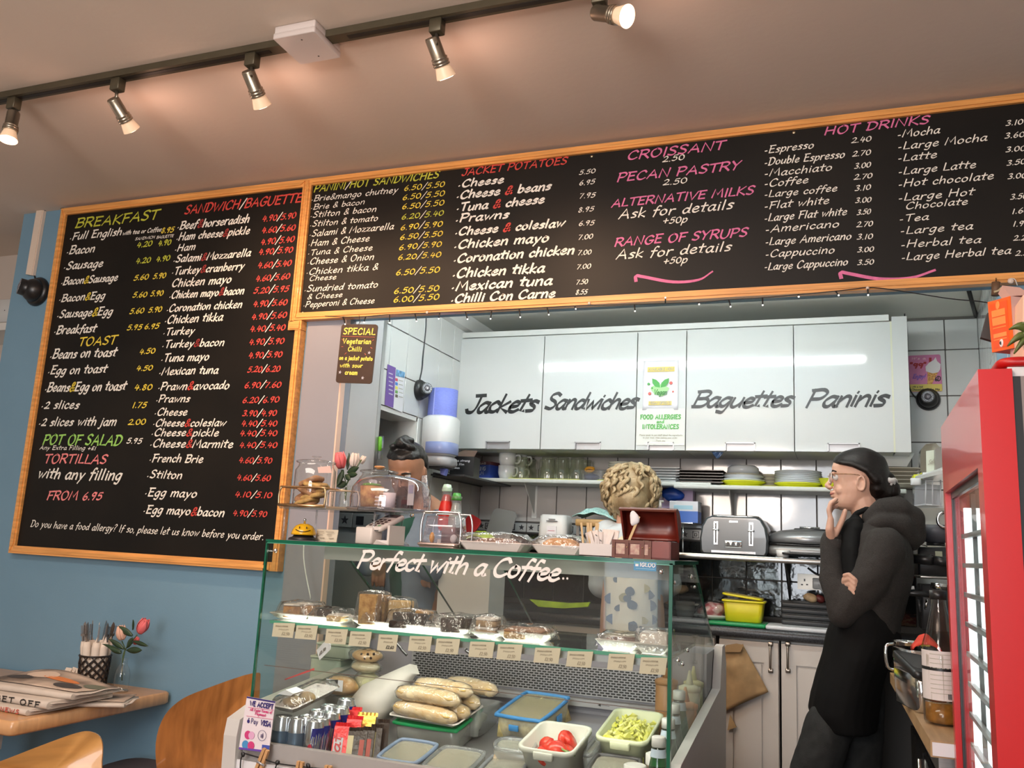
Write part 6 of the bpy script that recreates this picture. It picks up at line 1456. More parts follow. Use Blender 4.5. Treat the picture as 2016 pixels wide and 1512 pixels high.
# smiley bell
t = T('counter_bell', 'yellow smiley-face counter bell on a black base', 'bell', (tx(597, 2.10), 2.10, ZT), radians(14))
obj('base', B().lathe([(.042, 0), (.040, .006), (.030, .010), (.026, .017)], seg=28), m_black, t)
obj('dome', B().lathe([(.0345, .015), (.0345, .020), (.031, .030), (.024, .040), (.012, .046), (.004, .047)], seg=32), M('yellow_enamel', (.80, .42, .01), .2, coat=.6), t)
obj('button', B().lathe([(.003, .046), (.003, .054), (.0045, .056), (.0035, .060), (.0005, .061)], seg=12), m_chrome, t)
fc = B()
def onbell(a, z, r=None): rr = .0352-(max(0, z-.020)**1.6)*1.55; return Vector((rr*sin(a), -rr*cos(a), z))
for s in (-1, 1): fc.tube([onbell(.25+s*.30, .0325), onbell(.25+s*.30, .038)], .0014, 6)
fc.tube(curve([onbell(.25+a, .031-.007*cos(a*2.1)) for a in (-.62, -.45, -.2, 0, .2, .45, .62)], 3), .0012, 6); obj('smile', fc, m_black, t)
# price card holder
t = T('price_notice', 'small cream notice standing between the bell and the card reader', 'card', (tx(642, 2.13), 2.13, ZT), radians(-5))
obj('card', B().box(-.037, .037, -.001, .001, 0, .034).xf(Matrix.Rotation(-.15, 4, 'X')), m_card, t)
for k, (s, x) in enumerate((('Cakes 2.50', -.03), ('Coffee 2.40', .005))):
    pass
for z, x0, x1 in ((.026, -.03, -.008), (.026, 0, .027), (.018, -.03, -.012), (.018, .004, .02), (.009, -.02, -.004), (.009, .012, .028)): obj('print_line', B().box(x0, x1, -.0045, -.0035, z, z+.002), m_cink, t)
# card reader on its stand
t = T('card_reader', 'white card payment reader with black keys on a white stand', 'card reader', (tx(736, 2.10), 2.11, ZT), radians(-14))
m_cr = M('reader_white', (.68, .60, .55), .35)
obj('stand', B().rbox(-.012, -.015, .062, .045, 0, .045, .006, .002, n=3), m_cr, t)
obj('stand_side', B().prism([(.02, -.03, 0), (.058, -.01, 0), (.058, -.01, .012), (.03, -.03, .012)], (0, .05, 0)).box(.052, .060, -.012, .05, 0, .052), m_cr, t)
rd = obj('reader', B().rbox(0, 0, .064, .098, 0, .014, .008, .003).xf(Matrix.Translation((.014, .02, .052)) @ Matrix.Rotation(radians(24), 4, 'X') @ Matrix.Rotation(radians(-4), 4, 'Z')), m_cr, t)
Mk = Matrix.Translation((.014, .02, .052)) @ Matrix.Rotation(radians(24), 4, 'X') @ Matrix.Rotation(radians(-4), 4, 'Z')
for r in range(4):
    for c_ in range(3): obj('key', B().rbox((c_-1)*.017, -.036+r*.013, .011, .007, .0142, .0155, .003, .0003, n=2).xf(Mk), M('dark_key', (.05, .02, .015), .4) if not (r == 0 and c_ == 2) else M('green_key', (.15, .3, .15), .4), rd)
obj('screen', B().rbox(0, .033, .05, .020, .0142, .0148, .002).xf(Mk), M('screen_dark', (.10, .08, .08), .15), rd); obj('card_slot', B().box(-.024, .024, -.0496, -.0488, .004, .0065).xf(Mk), m_dark, rd)
# brass-railed raised trays
m_brass = M('brushed_brass', (.60, .40, .22), .28, 1.0)
Y0 = 2.06; zt_ = at(600, 994, Y=Y0).z-.004; xa_, xb_ = at(549, 990, Y=Y0).x, at(638, 994, Y=Y0).x
t = T('raised_tray', 'glass tray with a brass rail raised above the case, carrying the cookie jar', 'tray', ((xa_+xb_)/2, 2.15, zt_))
def loop(x0, x1, y, z0, h, r=.012):
    return curve([(x0, y, z0), (x0-.002, y, z0+h*.6), (x0+r*.3, y, z0+h-r*.25), (x0+r, y, z0+h), (x1-r, y, z0+h), (x1-r*.3, y, z0+h-r*.25), (x1+.002, y, z0+h*.6), (x1, y, z0)], 4)
W('front_rail', B().tube(loop(xa_, xb_, Y0, zt_, .053), .0028, 8).tube([(xa_, Y0, zt_+.002), (xb_, Y0, zt_+.002)], .0045, 8), m_brass, t)
W('side_rail', B().tube([(xa_+.01, Y0, zt_+.052), (xa_+.035, Y0+.16, zt_+.052)], .0022, 8), m_brass, t)
W('side_rail', B().tube([(xb_-.005, Y0, zt_+.052), (xb_+.02, Y0+.16, zt_+.052)], .0022, 8), m_brass, t)
W('glass_plate', B().box(xa_, xb_+.16, Y0+.004, Y0+.20, zt_-.008, zt_-.003), GLASS('plate_glass', (.7, .72, .70), refl=1.5, haze=.2, hazecol=(.5, .45, .4)), t)
for x in (xa_+.01, xb_+.15):
    for y in (Y0+.02, Y0+.18): W('post', B().cyl((x, y, ZT), (x, y, zt_-.008), .003), m_clearp, t)
x2 = at(644, 990, Y=Y0+.05).x; x3 = at(705, 992, Y=Y0+.05).x
W('second_rail', B().tube(loop(x2, x3, Y0+.05, zt_, .048), .002, 8).box(x2, x3-.0, Y0+.046, Y0+.054, zt_-.004, zt_+.004), M('pale_brass', (.55, .45, .34), .3, .8), t)
# glass cookie jar
def jar(px, Y, z, r, h, label, lid=True, woodknob=False, cookies=0):
    t = T('glass_jar', label, 'jar', (at(px, 990, Y=Y).x, Y, z))
    obj('jar_body', B().lathe([(r*.9, 0), (r, .008), (r, h*.72), (r*.86, h*.80), (r*.84, h*.86)], seg=32, cap=False).lathe([(r*.9, 0), (r*.9, .006), (.0001, .006)], seg=32), m_glass, t)
    if cookies:
        rnd = random.Random(4)
        for k in range(cookies):
            b = B().rbox(0, 0, .066, .052, 0, .013, .014, .003).wob(.002, 50, k).xf(Matrix.Translation((rnd.uniform(-.018, .018), rnd.uniform(-.018, .01), .010+.0085*k)) @ Matrix.Rotation(rnd.uniform(-.5, .5), 4, 'X') @ Matrix.Rotation(rnd.uniform(-.45, .45), 4, 'Y'))
            obj('cookie', b, (M('cookie_gold', (.62, .36, .12), .7, var=.3, scale=70, bump=1, bscale=70), M('cookie_brown', (.42, .20, .09), .7, var=.4, scale=60, bump=1, bscale=70))[k % 2], t)
    if lid:
        l = obj('lid', B().lathe([(r*.90, h*.86), (r*.98, h*.875), (r*.98, h*.895), (r*.80, h*.915), (r*.3, h*.935), (r*.14, h*.945)], seg=32, cap=False), m_glass, t)
        obj('seal', B().lathe([(r*.93, h*.862), (r*.97, h*.87), (r*.93, h*.88)], seg=32, cap=False), m_clearp, l)
        if woodknob: obj('lid_knob', B().lathe([(.008, h*.94), (.010, h*.96), (.017, h*.985), (.015, h*1.01), (.004, h*1.02)], seg=20), M('turned_wood', (.55, .26, .10), .4), l)
        else: obj('lid_knob', B().lathe([(.007, h*.94), (.008, h*.965), (.014, h*.985), (.013, h*.998), (.003, h)], seg=20, cap=False), m_glass, l)
    return t
jt = jar(616, 2.14, zt_-.002, .058, .150, 'large glass jar of cookies with a glass knob lid', cookies=8)
W('price_label', B().prism([at(625, 920, Y=2.08), at(650, 917, Y=2.08), at(653, 931, Y=2.08), at(627, 931, Y=2.08)], (0, .001, 0)), M('pink_label', (.70, .46, .40), .6), jt)
jar(742, 2.30, zt_-.002, .060, .138, 'second glass jar with a round wooden knob behind the cake dome', woodknob=True)
# cake dome on its stand
t = T('cake_stand', 'clear cake stand with a domed cover over tubs and a chocolate cake', 'cake stand', (tx(760, 2.16), 2.17, ZT))
zp = at(760, 1003, Y=2.17).z-ZT; R_ = .122
m_acr = GLASS('acrylic', (.90, .86, .90), refl=2.2, rough=.03, haze=.05, hazecol=(.8, .7, .8))
obj('foot', B().lathe([(.060, 0), (.062, .003), (.052, .008), (.030, .020), (.014, .045), (.010, zp*.75), (.016, zp-.008)], seg=36, cap=False), m_acr, t)
obj('plate', B().lathe([(.02, zp-.008), (R_*.98, zp-.006), (R_*1.02, zp), (R_*.98, zp+.002), (.0001, zp)], seg=40, cap=False), m_acr, t)
dm = obj('dome_cover', B().lathe([(R_*.93, zp+.003), (R_*.94, zp+.03), (R_*.90, zp+.058), (R_*.78, zp+.078), (R_*.55, zp+.090), (R_*.2, zp+.096), (.0001, zp+.097)], seg=40, cap=False), m_acr, t)
cz = zp+.002
c1 = obj('crispy_cereal_tub', B().lathe([(.030, cz), (.034, cz+.062), (.0001, cz+.066)], (-.068, .01, 0), 24).wob(.001, 50), M('cornflake_mix', (.66, .40, .14), .7, col2=(.35, .14, .05), scale=55, bump=1, bscale=70), t)
obj('green_topping', B().ell((-.066, .01, cz+.066), .028, .028, .006, nz=.3), M('green_topping', (.12, .34, .05), .6), c1)
c2 = obj('layered_sponge', B().rbox(-.012, .0, .05, .05, cz, cz+.036, .004), m_capp, t)
for k in range(3): obj('cream_band', B().rbox(-.012, .0, .052, .052, cz+.008+.010*k, cz+.012+.010*k, .004), m_icing, c2)
obj('chocolate_cake', B().lathe([(.024, cz), (.026, cz+.05), (.018, cz+.064), (.0001, cz+.066)], (.036, .02, 0), 20).wob(.002, 40), m_choc, t)
obj('white_cup', B().lathe([(.017, cz), (.018, cz+.043), (.0001, cz+.043)], (.012, -.03, 0), 20), M('white_paper_cup', (.72, .68, .68), .4), t)
tg = obj('phone_card', B().box(.052, .072, .0, .002, cz+.012, cz+.085).xf(Matrix.Identity(4)), M('pale_grey_card', (.48, .47, .45), .5), t); obj('card_picture', B().box(.055, .069, -.001, .0, cz+.045, cz+.068), M('grey_lilac_print', (.30, .30, .40), .5), tg)
# flowers
def petal_flower(t, c, r, col, nm='flower', up=(0, 0, 1)):
    X, Y_, Z_ = frame_of(up); c = Vector(c); root = None
    mm = Matrix((( X.x, Y_.x, Z_.x, c.x), (X.y, Y_.y, Z_.y, c.y), (X.z, Y_.z, Z_.z, c.z), (0, 0, 0, 1)))
    root = W('flower_heart', B().ell((0, 0, r*.1), r*.62, r*.62, r*.95, 12).xf(mm), col, t)
    for k in range(6):
        a = 2*pi*k/6+(.3 if k % 2 else 0); rr = r*(.62 if k % 2 else .72)
        b = B().grid(lambda u, v: ((rr*(sin(pi*(.12+.70*v))**.7))*cos(a+(u-.5)*1.25*(1-.35*v)), (rr*(sin(pi*(.12+.70*v))**.7))*sin(a+(u-.5)*1.25*(1-.35*v)), -r*.85+r*1.95*v*(1-.12*abs(u-.5)*2)), 6, 8, thick=.0012)
        W('petal', b.xf(mm), col, root)
    return root
def leaf(t, p0, p1, wd, bend=(0, 0, 0), mat=None):
    p0, p1 = Vector(p0), Vector(p1); d = p1-p0; s = d.cross(Vector((0, 1, 0))).normalized(); bd = Vector(bend)
    W('leaf', B().grid(lambda u, v: p0+d*v+s*((u-.5)*wd*2*sin(pi*min(1, v*.97+.03))**.8)+bd*sin(pi*v)+Vector((0, -.004*(1-abs(u-.5)*2), 0)), 4, 8, thick=.0008), mat or M('dark_green_leaf', (.025, .055, .025), .45, var=.3, scale=30), t)
m_pink = M('coral_petal', (.78, .16, .17), .6, var=.12, scale=20); m_wpet = M('white_petal', (.74, .62, .55), .6, var=.06, scale=20); m_blush = M('blush_petal', (.74, .45, .34), .6, var=.08, scale=20); m_stem = M('green_stem', (.06, .10, .03), .6)
Yf = 2.24
t = T('flower_vase', 'small glass vase of one coral and two white artificial flowers beside the cookie jar', 'flowers', (at(678, 990, Y=Yf).x, Yf, zt_-.002))
W('vase', B().lathe([(.018, 0), (.020, .004), (.019, .045), (.011, .062), (.012, .075)], (at(680, 990, Y=Yf).x, Yf, zt_-.002), 24, cap=False), m_glass, t)
for (a, b_) in ((672, 925), (695, 925), (712, 905)): W('stem', B().tube(curve([at(680, 985, Y=Yf), at(682, 955, Y=Yf), at(a, b_, Y=Yf)], 4), .0016, 6), m_stem, t)
petal_flower(t, at(670, 908, Y=Yf-.02), .026, m_pink, up=(-.1, -.25, 1)); petal_flower(t, at(697, 907, Y=Yf), .022, m_wpet, up=(.15, -.1, 1)); petal_flower(t, at(714, 906, Y=Yf+.02), .013, m_wpet, up=(.5, 0, 1))
leaf(t, at(682, 950, Y=Yf), at(663, 958, Y=Yf-.02), .012); leaf(t, at(676, 925, Y=Yf-.01), at(664, 958, Y=Yf-.02), .010); leaf(t, at(684, 930, Y=Yf), at(707, 920, Y=Yf-.01), .010); leaf(t, at(684, 935, Y=Yf), at(704, 934, Y=Yf-.02), .009); leaf(t, at(684, 925, Y=Yf), at(688, 892, Y=Yf+.01), .006); leaf(t, at(680, 935, Y=Yf-.02), at(690, 945, Y=Yf-.03), .008)
# small clear box with metal hoop
t = T('cake_box', 'small clear-lidded cake box with a metal hoop handle on top of the case', 'box', (tx(870, 2.10), 2.12, ZT))
obj('tray', B().rbox(0, 0, .108, .10, 0, .004, .01, .001).rbox(0, 0, .116, .108, .004, .012, .01, .002), M('pinkish_metal', (.50, .38, .34), .3, .8), t)
obj('cover', B().rbox(0, 0, .098, .09, .012, .082, .01, 0, taper=.86), GLASS('box_cover', (.88, .88, .92), refl=2.6, rough=.05, haze=.10, hazecol=(.7, .65, .8)), t)
obj('hoop', B().tube(loop(-.056, .056, -.03, .004, .088, .016), .0035, 8), m_chrome, t); obj('hoop', B().tube(loop(-.056, .056, .045, .004, .086, .016), .0025, 8), m_chrome, t)
obj('cake_slice', B().rbox(.012, .01, .04, .04, .013, .055, .003), M('mauve_brown_cake', (.22, .12, .11), .7, bump=1, bscale=60, var=.3, scale=40), t); obj('icing', B().ell((.030, -.01, .024), .012, .008, .012, nz=.3), m_icing, t)
obj('orange_sweet', B().ell((-.034, -.01, .026), .007, .007, .014), M('orange_sweet', (.85, .35, .03), .3), t)
# wrapped loaves in foil trays
def loaf(px, Y, w_, label, seed, col, h=.03):
    c = Vector((tx(px, Y), Y, ZT)); t = T('wrapped_loaf', label, 'cake', c)
    ring = lambda s, z: [(c.x+x*(w_/2-s), c.y+y*(.05-s*.6), ZT+z) for x, y in ((-1, -.85), (-.92, -1), (.92, -1), (1, -.85), (1, .85), (.92, 1), (-.92, 1), (-1, .85))]
    W('foam_tray', B().rings([ring(.016, 0), ring(0, .020), ring(.003, .022), ring(.016, .004)], smooth=False), M('white_tray_pinkish', (.70, .62, .58), .5), t)
    b = B().grid(lambda u, v: (c.x+(u-.5)*w_*.80, c.y+(v-.5)*.07, ZT+.012+h*max(0, 1-abs(2*u-1)**4)*(1-abs(2*v-1)**3)**.5+.0015*noise.noise(Vector((u*9, v*9, seed)))), 16, 12, thick=.004)
    W('loaf', b, col, t)
    fb = B(); rs = []
    for f, s in ((0.016, 1.01), (.026, 1.05), (.036, .94), (.044, .78), (.047, .45)):
        rs.append([(c.x+w_/2*s*max(-1, min(1, 1.3*cos(a)))+(.01 if f < .03 else 0)*cos(a), c.y+.05*s*max(-1, min(1, 1.3*sin(a))), ZT+f) for a in [2*pi*j/24 for j in range(24)]])
    W('film', fb.rings(rs, cap=False).wob(.005, 30, seed), m_film, t)
loaf(980, 2.12, .182, 'long chocolate loaf under cling film on a white tray, next to the metal hoop box', 3, crumb('brown_loaf', (.22, .10, .05), (.10, .04, .02)), .020)
loaf(1106, 2.15, .135, 'golden loaf under cling film on a white tray behind the packet holder', 6, crumb('golden_loaf', (.58, .30, .11), (.40, .18, .05), 60), .028)
# packet holder with stirrers
t = T('packet_holder', 'pale plastic holder of wooden stirrers and paper sugar packets', 'holder', (tx(1177, 2.06), 2.075, ZT))
obj('holder', B().box(-.042, .042, -.022, -.020, 0, .030).box(-.042, .042, .020, .022, 0, .030).box(-.044, -.042, -.022, .022, 0, .030).box(.042, .044, -.022, .022, 0, .030).box(-.044, .044, -.022, .022, 0, .002), M('pinkish_white_plastic', (.62, .56, .54), .4), t)
rnd = random.Random(2)
for k in range(9):
    x = -.036+.003*k; obj('stirrer', B().box(-.0025, .0025, -.0006, .0006, .003, .080).xf(Matrix.Translation((x, rnd.uniform(-.015, .015), 0)) @ Matrix.Rotation(rnd.uniform(-.16, .12), 4, 'Y')), M('birch', (.58, .40, .20), .6), t)
for k in range(12):
    x = -.012+.0042*k; obj('sugar_packet', B().grid(lambda u, v: ((u-.5)*.022, .002*sin(u*5), v*.052), 3, 3, thick=.0015).xf(Matrix.Translation((x, rnd.uniform(-.014, .014), .006+.008*rnd.random())) @ Matrix.Rotation(rnd.uniform(-.35, .35), 4, 'Y') @ Matrix.Rotation(rnd.uniform(-.5, .5), 4, 'Z')), M('packet_paper', (.70, .63, .60), .6), t)
for k in range(4): obj('packet_mark', B().box(-.003, .003, -.0165, -.016, 0, .002).xf(Matrix.Translation((-.004+.011*(k % 2), -.001, .025+.012*k)) @ Matrix.Rotation(.6, 4, 'Y')), m_black, t)
# treasure chest
t = T('treasure_chest', 'open red-brown wooden treasure chest with map panels and leather straps', 'chest', (tx(1272, 2.08), 2.085, ZT), radians(-3))
m_chest = M('mahogany_stain', (.16, .018, .010), .35, var=.35, scale=14); m_strap = M('brown_leather', (.13, .035, .02), .5)
w_, d_, h = .140, .085, .042
obj('box', B().box(-w_/2, w_/2, -d_/2, -d_/2+.005, 0, h).box(-w_/2, w_/2, d_/2-.005, d_/2, 0, h).box(-w_/2, -w_/2+.005, -d_/2, d_/2, 0, h).box(w_/2-.005, w_/2, -d_/2, d_/2, 0, h).box(-w_/2, w_/2, -d_/2, d_/2, 0, .004), m_chest, t)
for z in (.0, h-.007): obj('edge_strip', B().box(-w_/2-.002, w_/2*.30, -d_/2-.003, -d_/2, z, z+.007), m_strap, t)
for x in (-.068, -.035, .003, .020): obj('strap', B().box(x-.004, x+.004, -d_/2-.004, -d_/2, 0, h), m_strap, t); obj('stud', B().ell((x, -d_/2-.0045, h*.6), .0018), m_brass, t)
for k, x in enumerate((-.0515, -.016, .0115)): obj('map_panel', B().box(x-.011+(.004 if k == 2 else 0), x+.011-(.004 if k == 2 else 0), -d_/2-.0015, -d_/2, .009, h-.009), M('map_paper', (.60, .46, .36), .7, col2=(.42, .22, .2), scale=90), t)
Ml = Matrix.Translation((0, d_/2, h)) @ Matrix.Rotation(radians(-62), 4, 'X')
def arc(x, r0, n=9): return [Vector((x, -d_/2-(d_/2)*cos(pi*k/(n-1)), r0*sin(pi*k/(n-1)))) for k in range(n)]
lid = B(); A = arc(-w_/2, .034); A2 = arc(w_/2, .034)
lid.grid(lambda u, v: Vector((-w_/2+w_*u, -d_/2-(d_/2)*cos(pi*v), .034*sin(pi*v)+.003)), 4, 12, thick=.005)
for x in (-w_/2, w_/2-.005): lid.prism([p+Vector((x-p.x, 0, 0)) for p in A], (.005, 0, 0))
lo_ = obj('lid', lid.xf(Ml), m_chest, t)
for x in (-.04, .0, .035): obj('lid_strap', B().grid(lambda u, v: Vector((x-.006+.012*u, -d_/2-(d_/2+.0015)*cos(pi*v), .036*sin(pi*v)+.0035)), 1, 12, thick=.003).xf(Ml), m_strap, lo_)
obj('lid_rim', B().box(-w_/2-.001, w_/2+.001, -d_-.002, -d_+.003, -.003, .006).xf(Ml), m_strap, lo_)
st_ = solo('stirrer', B().box(-.003, .003, -.001, .001, 0, .075), M('birch'), 'wooden stirrer leaning out of the treasure chest', 'stirrer', (tx(1232, 2.06), 2.075, ZT+.03)); st_.rotation_euler = (0, radians(22), 0)
solo('napkin', B().ell((0, 0, 0), .012, .006, .018, nz=.5, ns=5), m_paper, 'crumpled white napkin tip on the stirrer in the chest', 'napkin', (tx(1244, 2.06), 2.075, ZT+.095))
# ---------------------------------------------------------------- cafe side: track lights, signs, table, chairs
m_bronze = M('bronze_track', (.10, .085, .055), .45, .5, var=.1, scale=20); m_groove = M('dark_groove', (.012, .008, .006), .5)
m_nick = M('brushed_nickel', (.34, .30, .24), .32, .9)
YT = 1.762; ZTk = CEIL-.001
tk = T('lighting_track', 'long bronze lighting track on the ceiling with dark groove', 'light track', (-.7, YT, ZTk))
xj0, xj1 = at(556, 80, Z=2.58).x, at(640, 70, Z=2.58).x
for x0, x1 in ((-3.2, xj0-.0), (xj1, .9)):
    r = W('track_rail', B().box(x0, x1, YT-.018, YT+.018, ZTk-.020, ZTk), m_bronze, tk)
    W('groove', B().box(x0+(.06 if x0 > -3 else 0), x1-(.06 if x1 < 0 else 0), YT-.007, YT+.007, ZTk-.0215, ZTk-.0195), m_groove, r)
jb = T('junction_box', 'white plastic junction box joining the two lengths of lighting track', 'junction box', ((xj0+xj1)/2, YT-.01, ZTk))
W('box_body', B().rbox((xj0+xj1)/2, YT-.005, xj1-xj0, .125, ZTk-.020, ZTk, .004, .001), M('pinkish_white_box', (.62, .56, .54), .4), jb)
W('box_lid', B().rbox((xj0+xj1)/2, YT-.005, xj1-xj0+.004, .129, ZTk-.036, ZTk-.019, .005, .002), M('pinkish_white_box'), jb)
for y in (YT-.045, YT+.035): W('screw', B().cyl(((xj0+xj1)/2+.01, y, ZTk-.0365), ((xj0+xj1)/2+.01, y, ZTk-.035), .0025, seg=8), m_dark, jb)
m_shade = M('frosted_bulb_glass', (.75, .58, .42), .4, emit=(1, .62, .36), estr=.25)
m_glow = M('bulb_glow', (1, .9, .75), .4, emit=(1.0, .72, .48), estr=9)
def spot(px0, pa, pb, axis, label, lit=True, power=6):
    a = at(*px0, Y=YT); p = at(*pa, Y=YT); X = a.x; t = T('track_spotlight', label, 'spotlight', (X, YT, ZTk-.02), 0, 'track spotlights')
    W('adapter', B().rbox(X, YT, .034, .028, ZTk-.058, ZTk-.020, .003, .002), m_bronze, t)
    ax = Vector(axis).normalized(); c = p
    W('stem', B().tube([(X, YT, ZTk-.055), (X+.002, YT, ZTk-.085), tuple(c+ax*.012+Vector((0, 0, .014)))], .0048, 10), m_nick, t)
    W('barrel', B().lathe([(.0165, -.002), (.0185, .002), (.0185, .048), (.0215, .050), (.0215, .054), (.0195, .056), (.0225, .058), (.0225, .062), (.020, .064), (.0225, .066), (.022, .070)], c, 28, ax), m_nick, t)
    bb = W('bulb', B().lathe([(.018, .068), (.021, .080), (.0255, .096), (.0262, .100)], c, 28, ax, cap=False), m_shade, t)
    W('bulb_face', B().lathe([(.0255, .0985), (.020, .1015), (.0005, .1025)], c, 28, ax), m_glow, bb)
    q = c+ax*.108
    l = light('spot_lamp', 'SPOT', q, power*2.6, (1.0, .62, .36), aim=tuple(q+ax), size=.02, angle=95, blend=.9)
    g = light('bulb_spill', 'POINT', c+ax*.112, power*.16, (1.0, .57, .42), size=.02)
    return t
spot((30, 190), (27, 222), 0, (.12, -.12, -1), 'track spotlight at the far left with its glowing face pointing down', power=5)
spot((233, 160), (222, 195), 0, (.06, .78, -.60), 'second track spotlight from the left, tilted away', power=7)
spot((499, 100), (488, 140), 0, (.02, .72, -.66), 'track spotlight just left of the white junction box', power=7)
spot((862, 35), (850, 75), 0, (.14, .66, -.70), 'track spotlight right of the white junction box', power=7)
spot((1181, -20), (1172, 25), 0, (.80, -.28, -.42), 'rightmost track spotlight with its glowing face turned to the viewer', power=6)
# white cable duct and dome camera on the blue pillar
dt = T('cable_trunking', 'white plastic cable trunking strip above the dome camera on the blue pillar', 'trunking', at(72, 480, Y=YW))
q = [at(a, b_, Y=YW-.001) for a, b_ in ((78, 411), (92, 413), (70, 544), (56, 542))]
W('duct', B().prism([q[0], q[1], q[2], q[3]], (0, -.014, 0)), M('cream_trunking', (.72, .60, .50), .45), dt)
W('duct_lid', B().prism([q[0]+Vector((.004, -.014, 0)), q[1]+Vector((-.004, -.014, 0)), q[2]+Vector((-.004, -.014, 0)), q[3]+Vector((.004, -.014, 0))], (0, -.003, 0)), M('cream_trunking'), dt)
W('cable', B().tube(curve([at(88, 414, Y=YW-.012), at(95, 408, Y=YW-.012), at(110, 407, Y=YW-.012), at(126, 411, Y=YW-.012)], 4), .004, 6), m_black, dt)
dome_cam('security_camera', 'black dome security camera on the blue pillar beside the tall menu', at(76, 575, Y=YW), (0, -1, 0), .046, tilt=(-.62, -1, .16), cable=[at(68, 543, Y=YW-.008), at(70, 552, Y=YW-.01), at(74, 560, Y=YW-.012)])
# fittings on the pale wall at the far left
Y3 = 2.998
t = T('wall_adapter', 'small white power adapter box on the pale wall at the far left', 'adapter', at(20, 470, Y=Y3))
c = at(20, 470, Y=Y3); W('adapter_box', B().rbox(c.x, Y3-.014, .055, .024, c.z-.038, c.z+.034, .006, .003), m_wp, t)
W('cable', B().tube(curve([at(25, 452, Y=Y3-.02), at(30, 446, Y=Y3-.02), at(40, 447, Y=Y3-.02), at(52, 452, Y=Y3-.01)], 4), .0035, 6), m_wp, t)
for py in (468, 474): W('indicator', B().lathe([(.003, 0), (.002, .001)], at(20, py, Y=Y3-.027), 10, (0, -1, 0)), M('grey_print'), t)
t = T('junction_box', 'white rectangular junction box low on the pale wall at the far left', 'junction box', at(5, 612, Y=Y3))
a = at(-20, 592, Y=Y3-.03); c = at(24, 634, Y=Y3-.03); W('box_body', B().rbox((a.x+c.x)/2, Y3-.020, c.x-a.x, .036, c.z, a.z, .006, .003), m_wp, t)
W('screw', B().lathe([(.003, 0), (.002, .001)], at(9, 611, Y=Y3-.0385), 10, (0, -1, 0)), m_dark, t)
struct('trim_10', B().box(-4.4, -3.33, 2.75, 3.0, at(5, 590, Y=2.9).z-.20, at(5, 590, Y=2.9).z-.165), m_white)
# string of fairy lights along the lower frame
Yl = YB-.020
t = T('fairy_lights', 'string of tiny white fairy lights along the bottom frame of the long menu', 'fairy lights', at(1200, 600, Y=Yl))
wp = [(640, 622), (675, 624), (720, 623), (767, 619), (817, 617), (866, 615), (916, 613), (968, 611), (1022, 608), (1077, 605), (1131, 602), (1190, 601), (1249, 599), (1310, 597), (1375, 595), (1435, 590), (1501, 586), (1571, 580), (1645, 573), (1680, 569), (1708, 566), (1740, 568), (1800, 577), (1870, 588), (1925, 593), (1955, 598)]
W('wire', B().tube(curve([at(a, b_, Y=Yl+(.0 if a < 1720 else .02*(a-1720)/235)) for a, b_ in wp], 4), .0016, 5), m_black, t)
for (a, b_, c, d) in ((675, 624, 679, 637), (720, 623, 717, 633), (767, 619, 767, 634), (817, 617, 820, 631), (866, 615, 864, 626), (916, 613, 920, 627), (968, 611, 966, 626), (1022, 608, 1024, 623), (1077, 605, 1080, 618), (1131, 602, 1133, 607), (1249, 599, 1250, 611), (1310, 597, 1310, 588), (1375, 595, 1376, 598), (1435, 590, 1438, 602), (1501, 586, 1501.5, 599), (1571, 580, 1572, 583), (1645, 573, 1650, 580), (1708, 567, 1709, 579)):
    p0, p1 = at(a, b_, Y=Yl), at(c, d, Y=Yl-.004)
    lm = W('lamp_holder', B().cyl(p0, p1, .0022, seg=8), m_black, t)
    W('lamp', B().ell(p1+(p1-p0).normalized()*.003, .0026, seg=10), M('led_white', (1, 1, .95), .4, emit=(1, .95, .85), estr=1.6), lm)
for (a, b_) in ((841, 615), (1160, 597), (1708, 567)): W('adhesive_hook', B().ell(at(a, b_, Y=Yl), .005, .004, .005, 10), M('clear_hook', (.72, .60, .52), .3), t)
# special chalk sign
Ys = 2.535
t = T('special_sign', 'small brown hanging chalk sign for the vegetarian chilli special', 'sign', at(703, 696, Y=Ys))
cs = [(672.8, 638), (744, 638.7), (731.5, 755.6), (660.5, 753.4)]
def rp(k, d=5):
    c = Vector(cs[k]); a = Vector(cs[k-1])-c; b_ = Vector(cs[(k+1) % 4])-c; a.normalize(); b_.normalize(); return [c+a*d, c+(a+b_)*d*.3, c+b_*d]
W('board', B().prism([at(p.x, p.y, Y=Ys) for k in range(4) for p in rp(k)], (0, .004, 0)), M('brown_chalkboard', (.040, .018, .010), .5, var=.15, scale=30), t)
m_sy = M('yellow_paint_pen', (.85, .75, .12), .5)
def tw(s, x0, y0, x1, y1, h, m=m_sy, wt=.19): b = B(); P0, P1 = at(x0, y0, Y=Ys-.001), at(x1, y1, Y=Ys-.001); hh = h/690; write(s, P0, P1, hh, hh*wt, b, slant=.04, gap=.16); W('lettering', b, m, t, kind='stuff')
tw('SPECIAL', 676, 657.6, 738, 659, 15); tw('Vegetarian', 675, 676, 730, 677, 12); tw('Chilli', 685, 691, 711, 692, 11); tw('on a jacket potato', 668, 708, 733, 710, 10); tw('with sour', 669, 723, 713, 723.5, 10); tw('cream', 679, 737, 703, 738, 11)
W('underline', B().tube([at(673.5, 662, Y=Ys-.001), at(737.5, 664, Y=Ys-.001)], .0011, 4), M('red_paint_pen', (.7, .2, .12), .5), t)
for a, b_ in ((727, 694.5), (669.6, 733), (714, 744)):
    c = at(a, b_, Y=Ys-.0005); W('star', B().prism([c+Vector(((.0065 if i % 2 == 0 else .0028)*sin(pi*i/5+.2), 0, (.0065 if i % 2 == 0 else .0028)*cos(pi*i/5+.2))) for i in range(10)], (0, -.0008, 0)), M('grey_lilac_pen', (.45, .45, .52), .5), t)
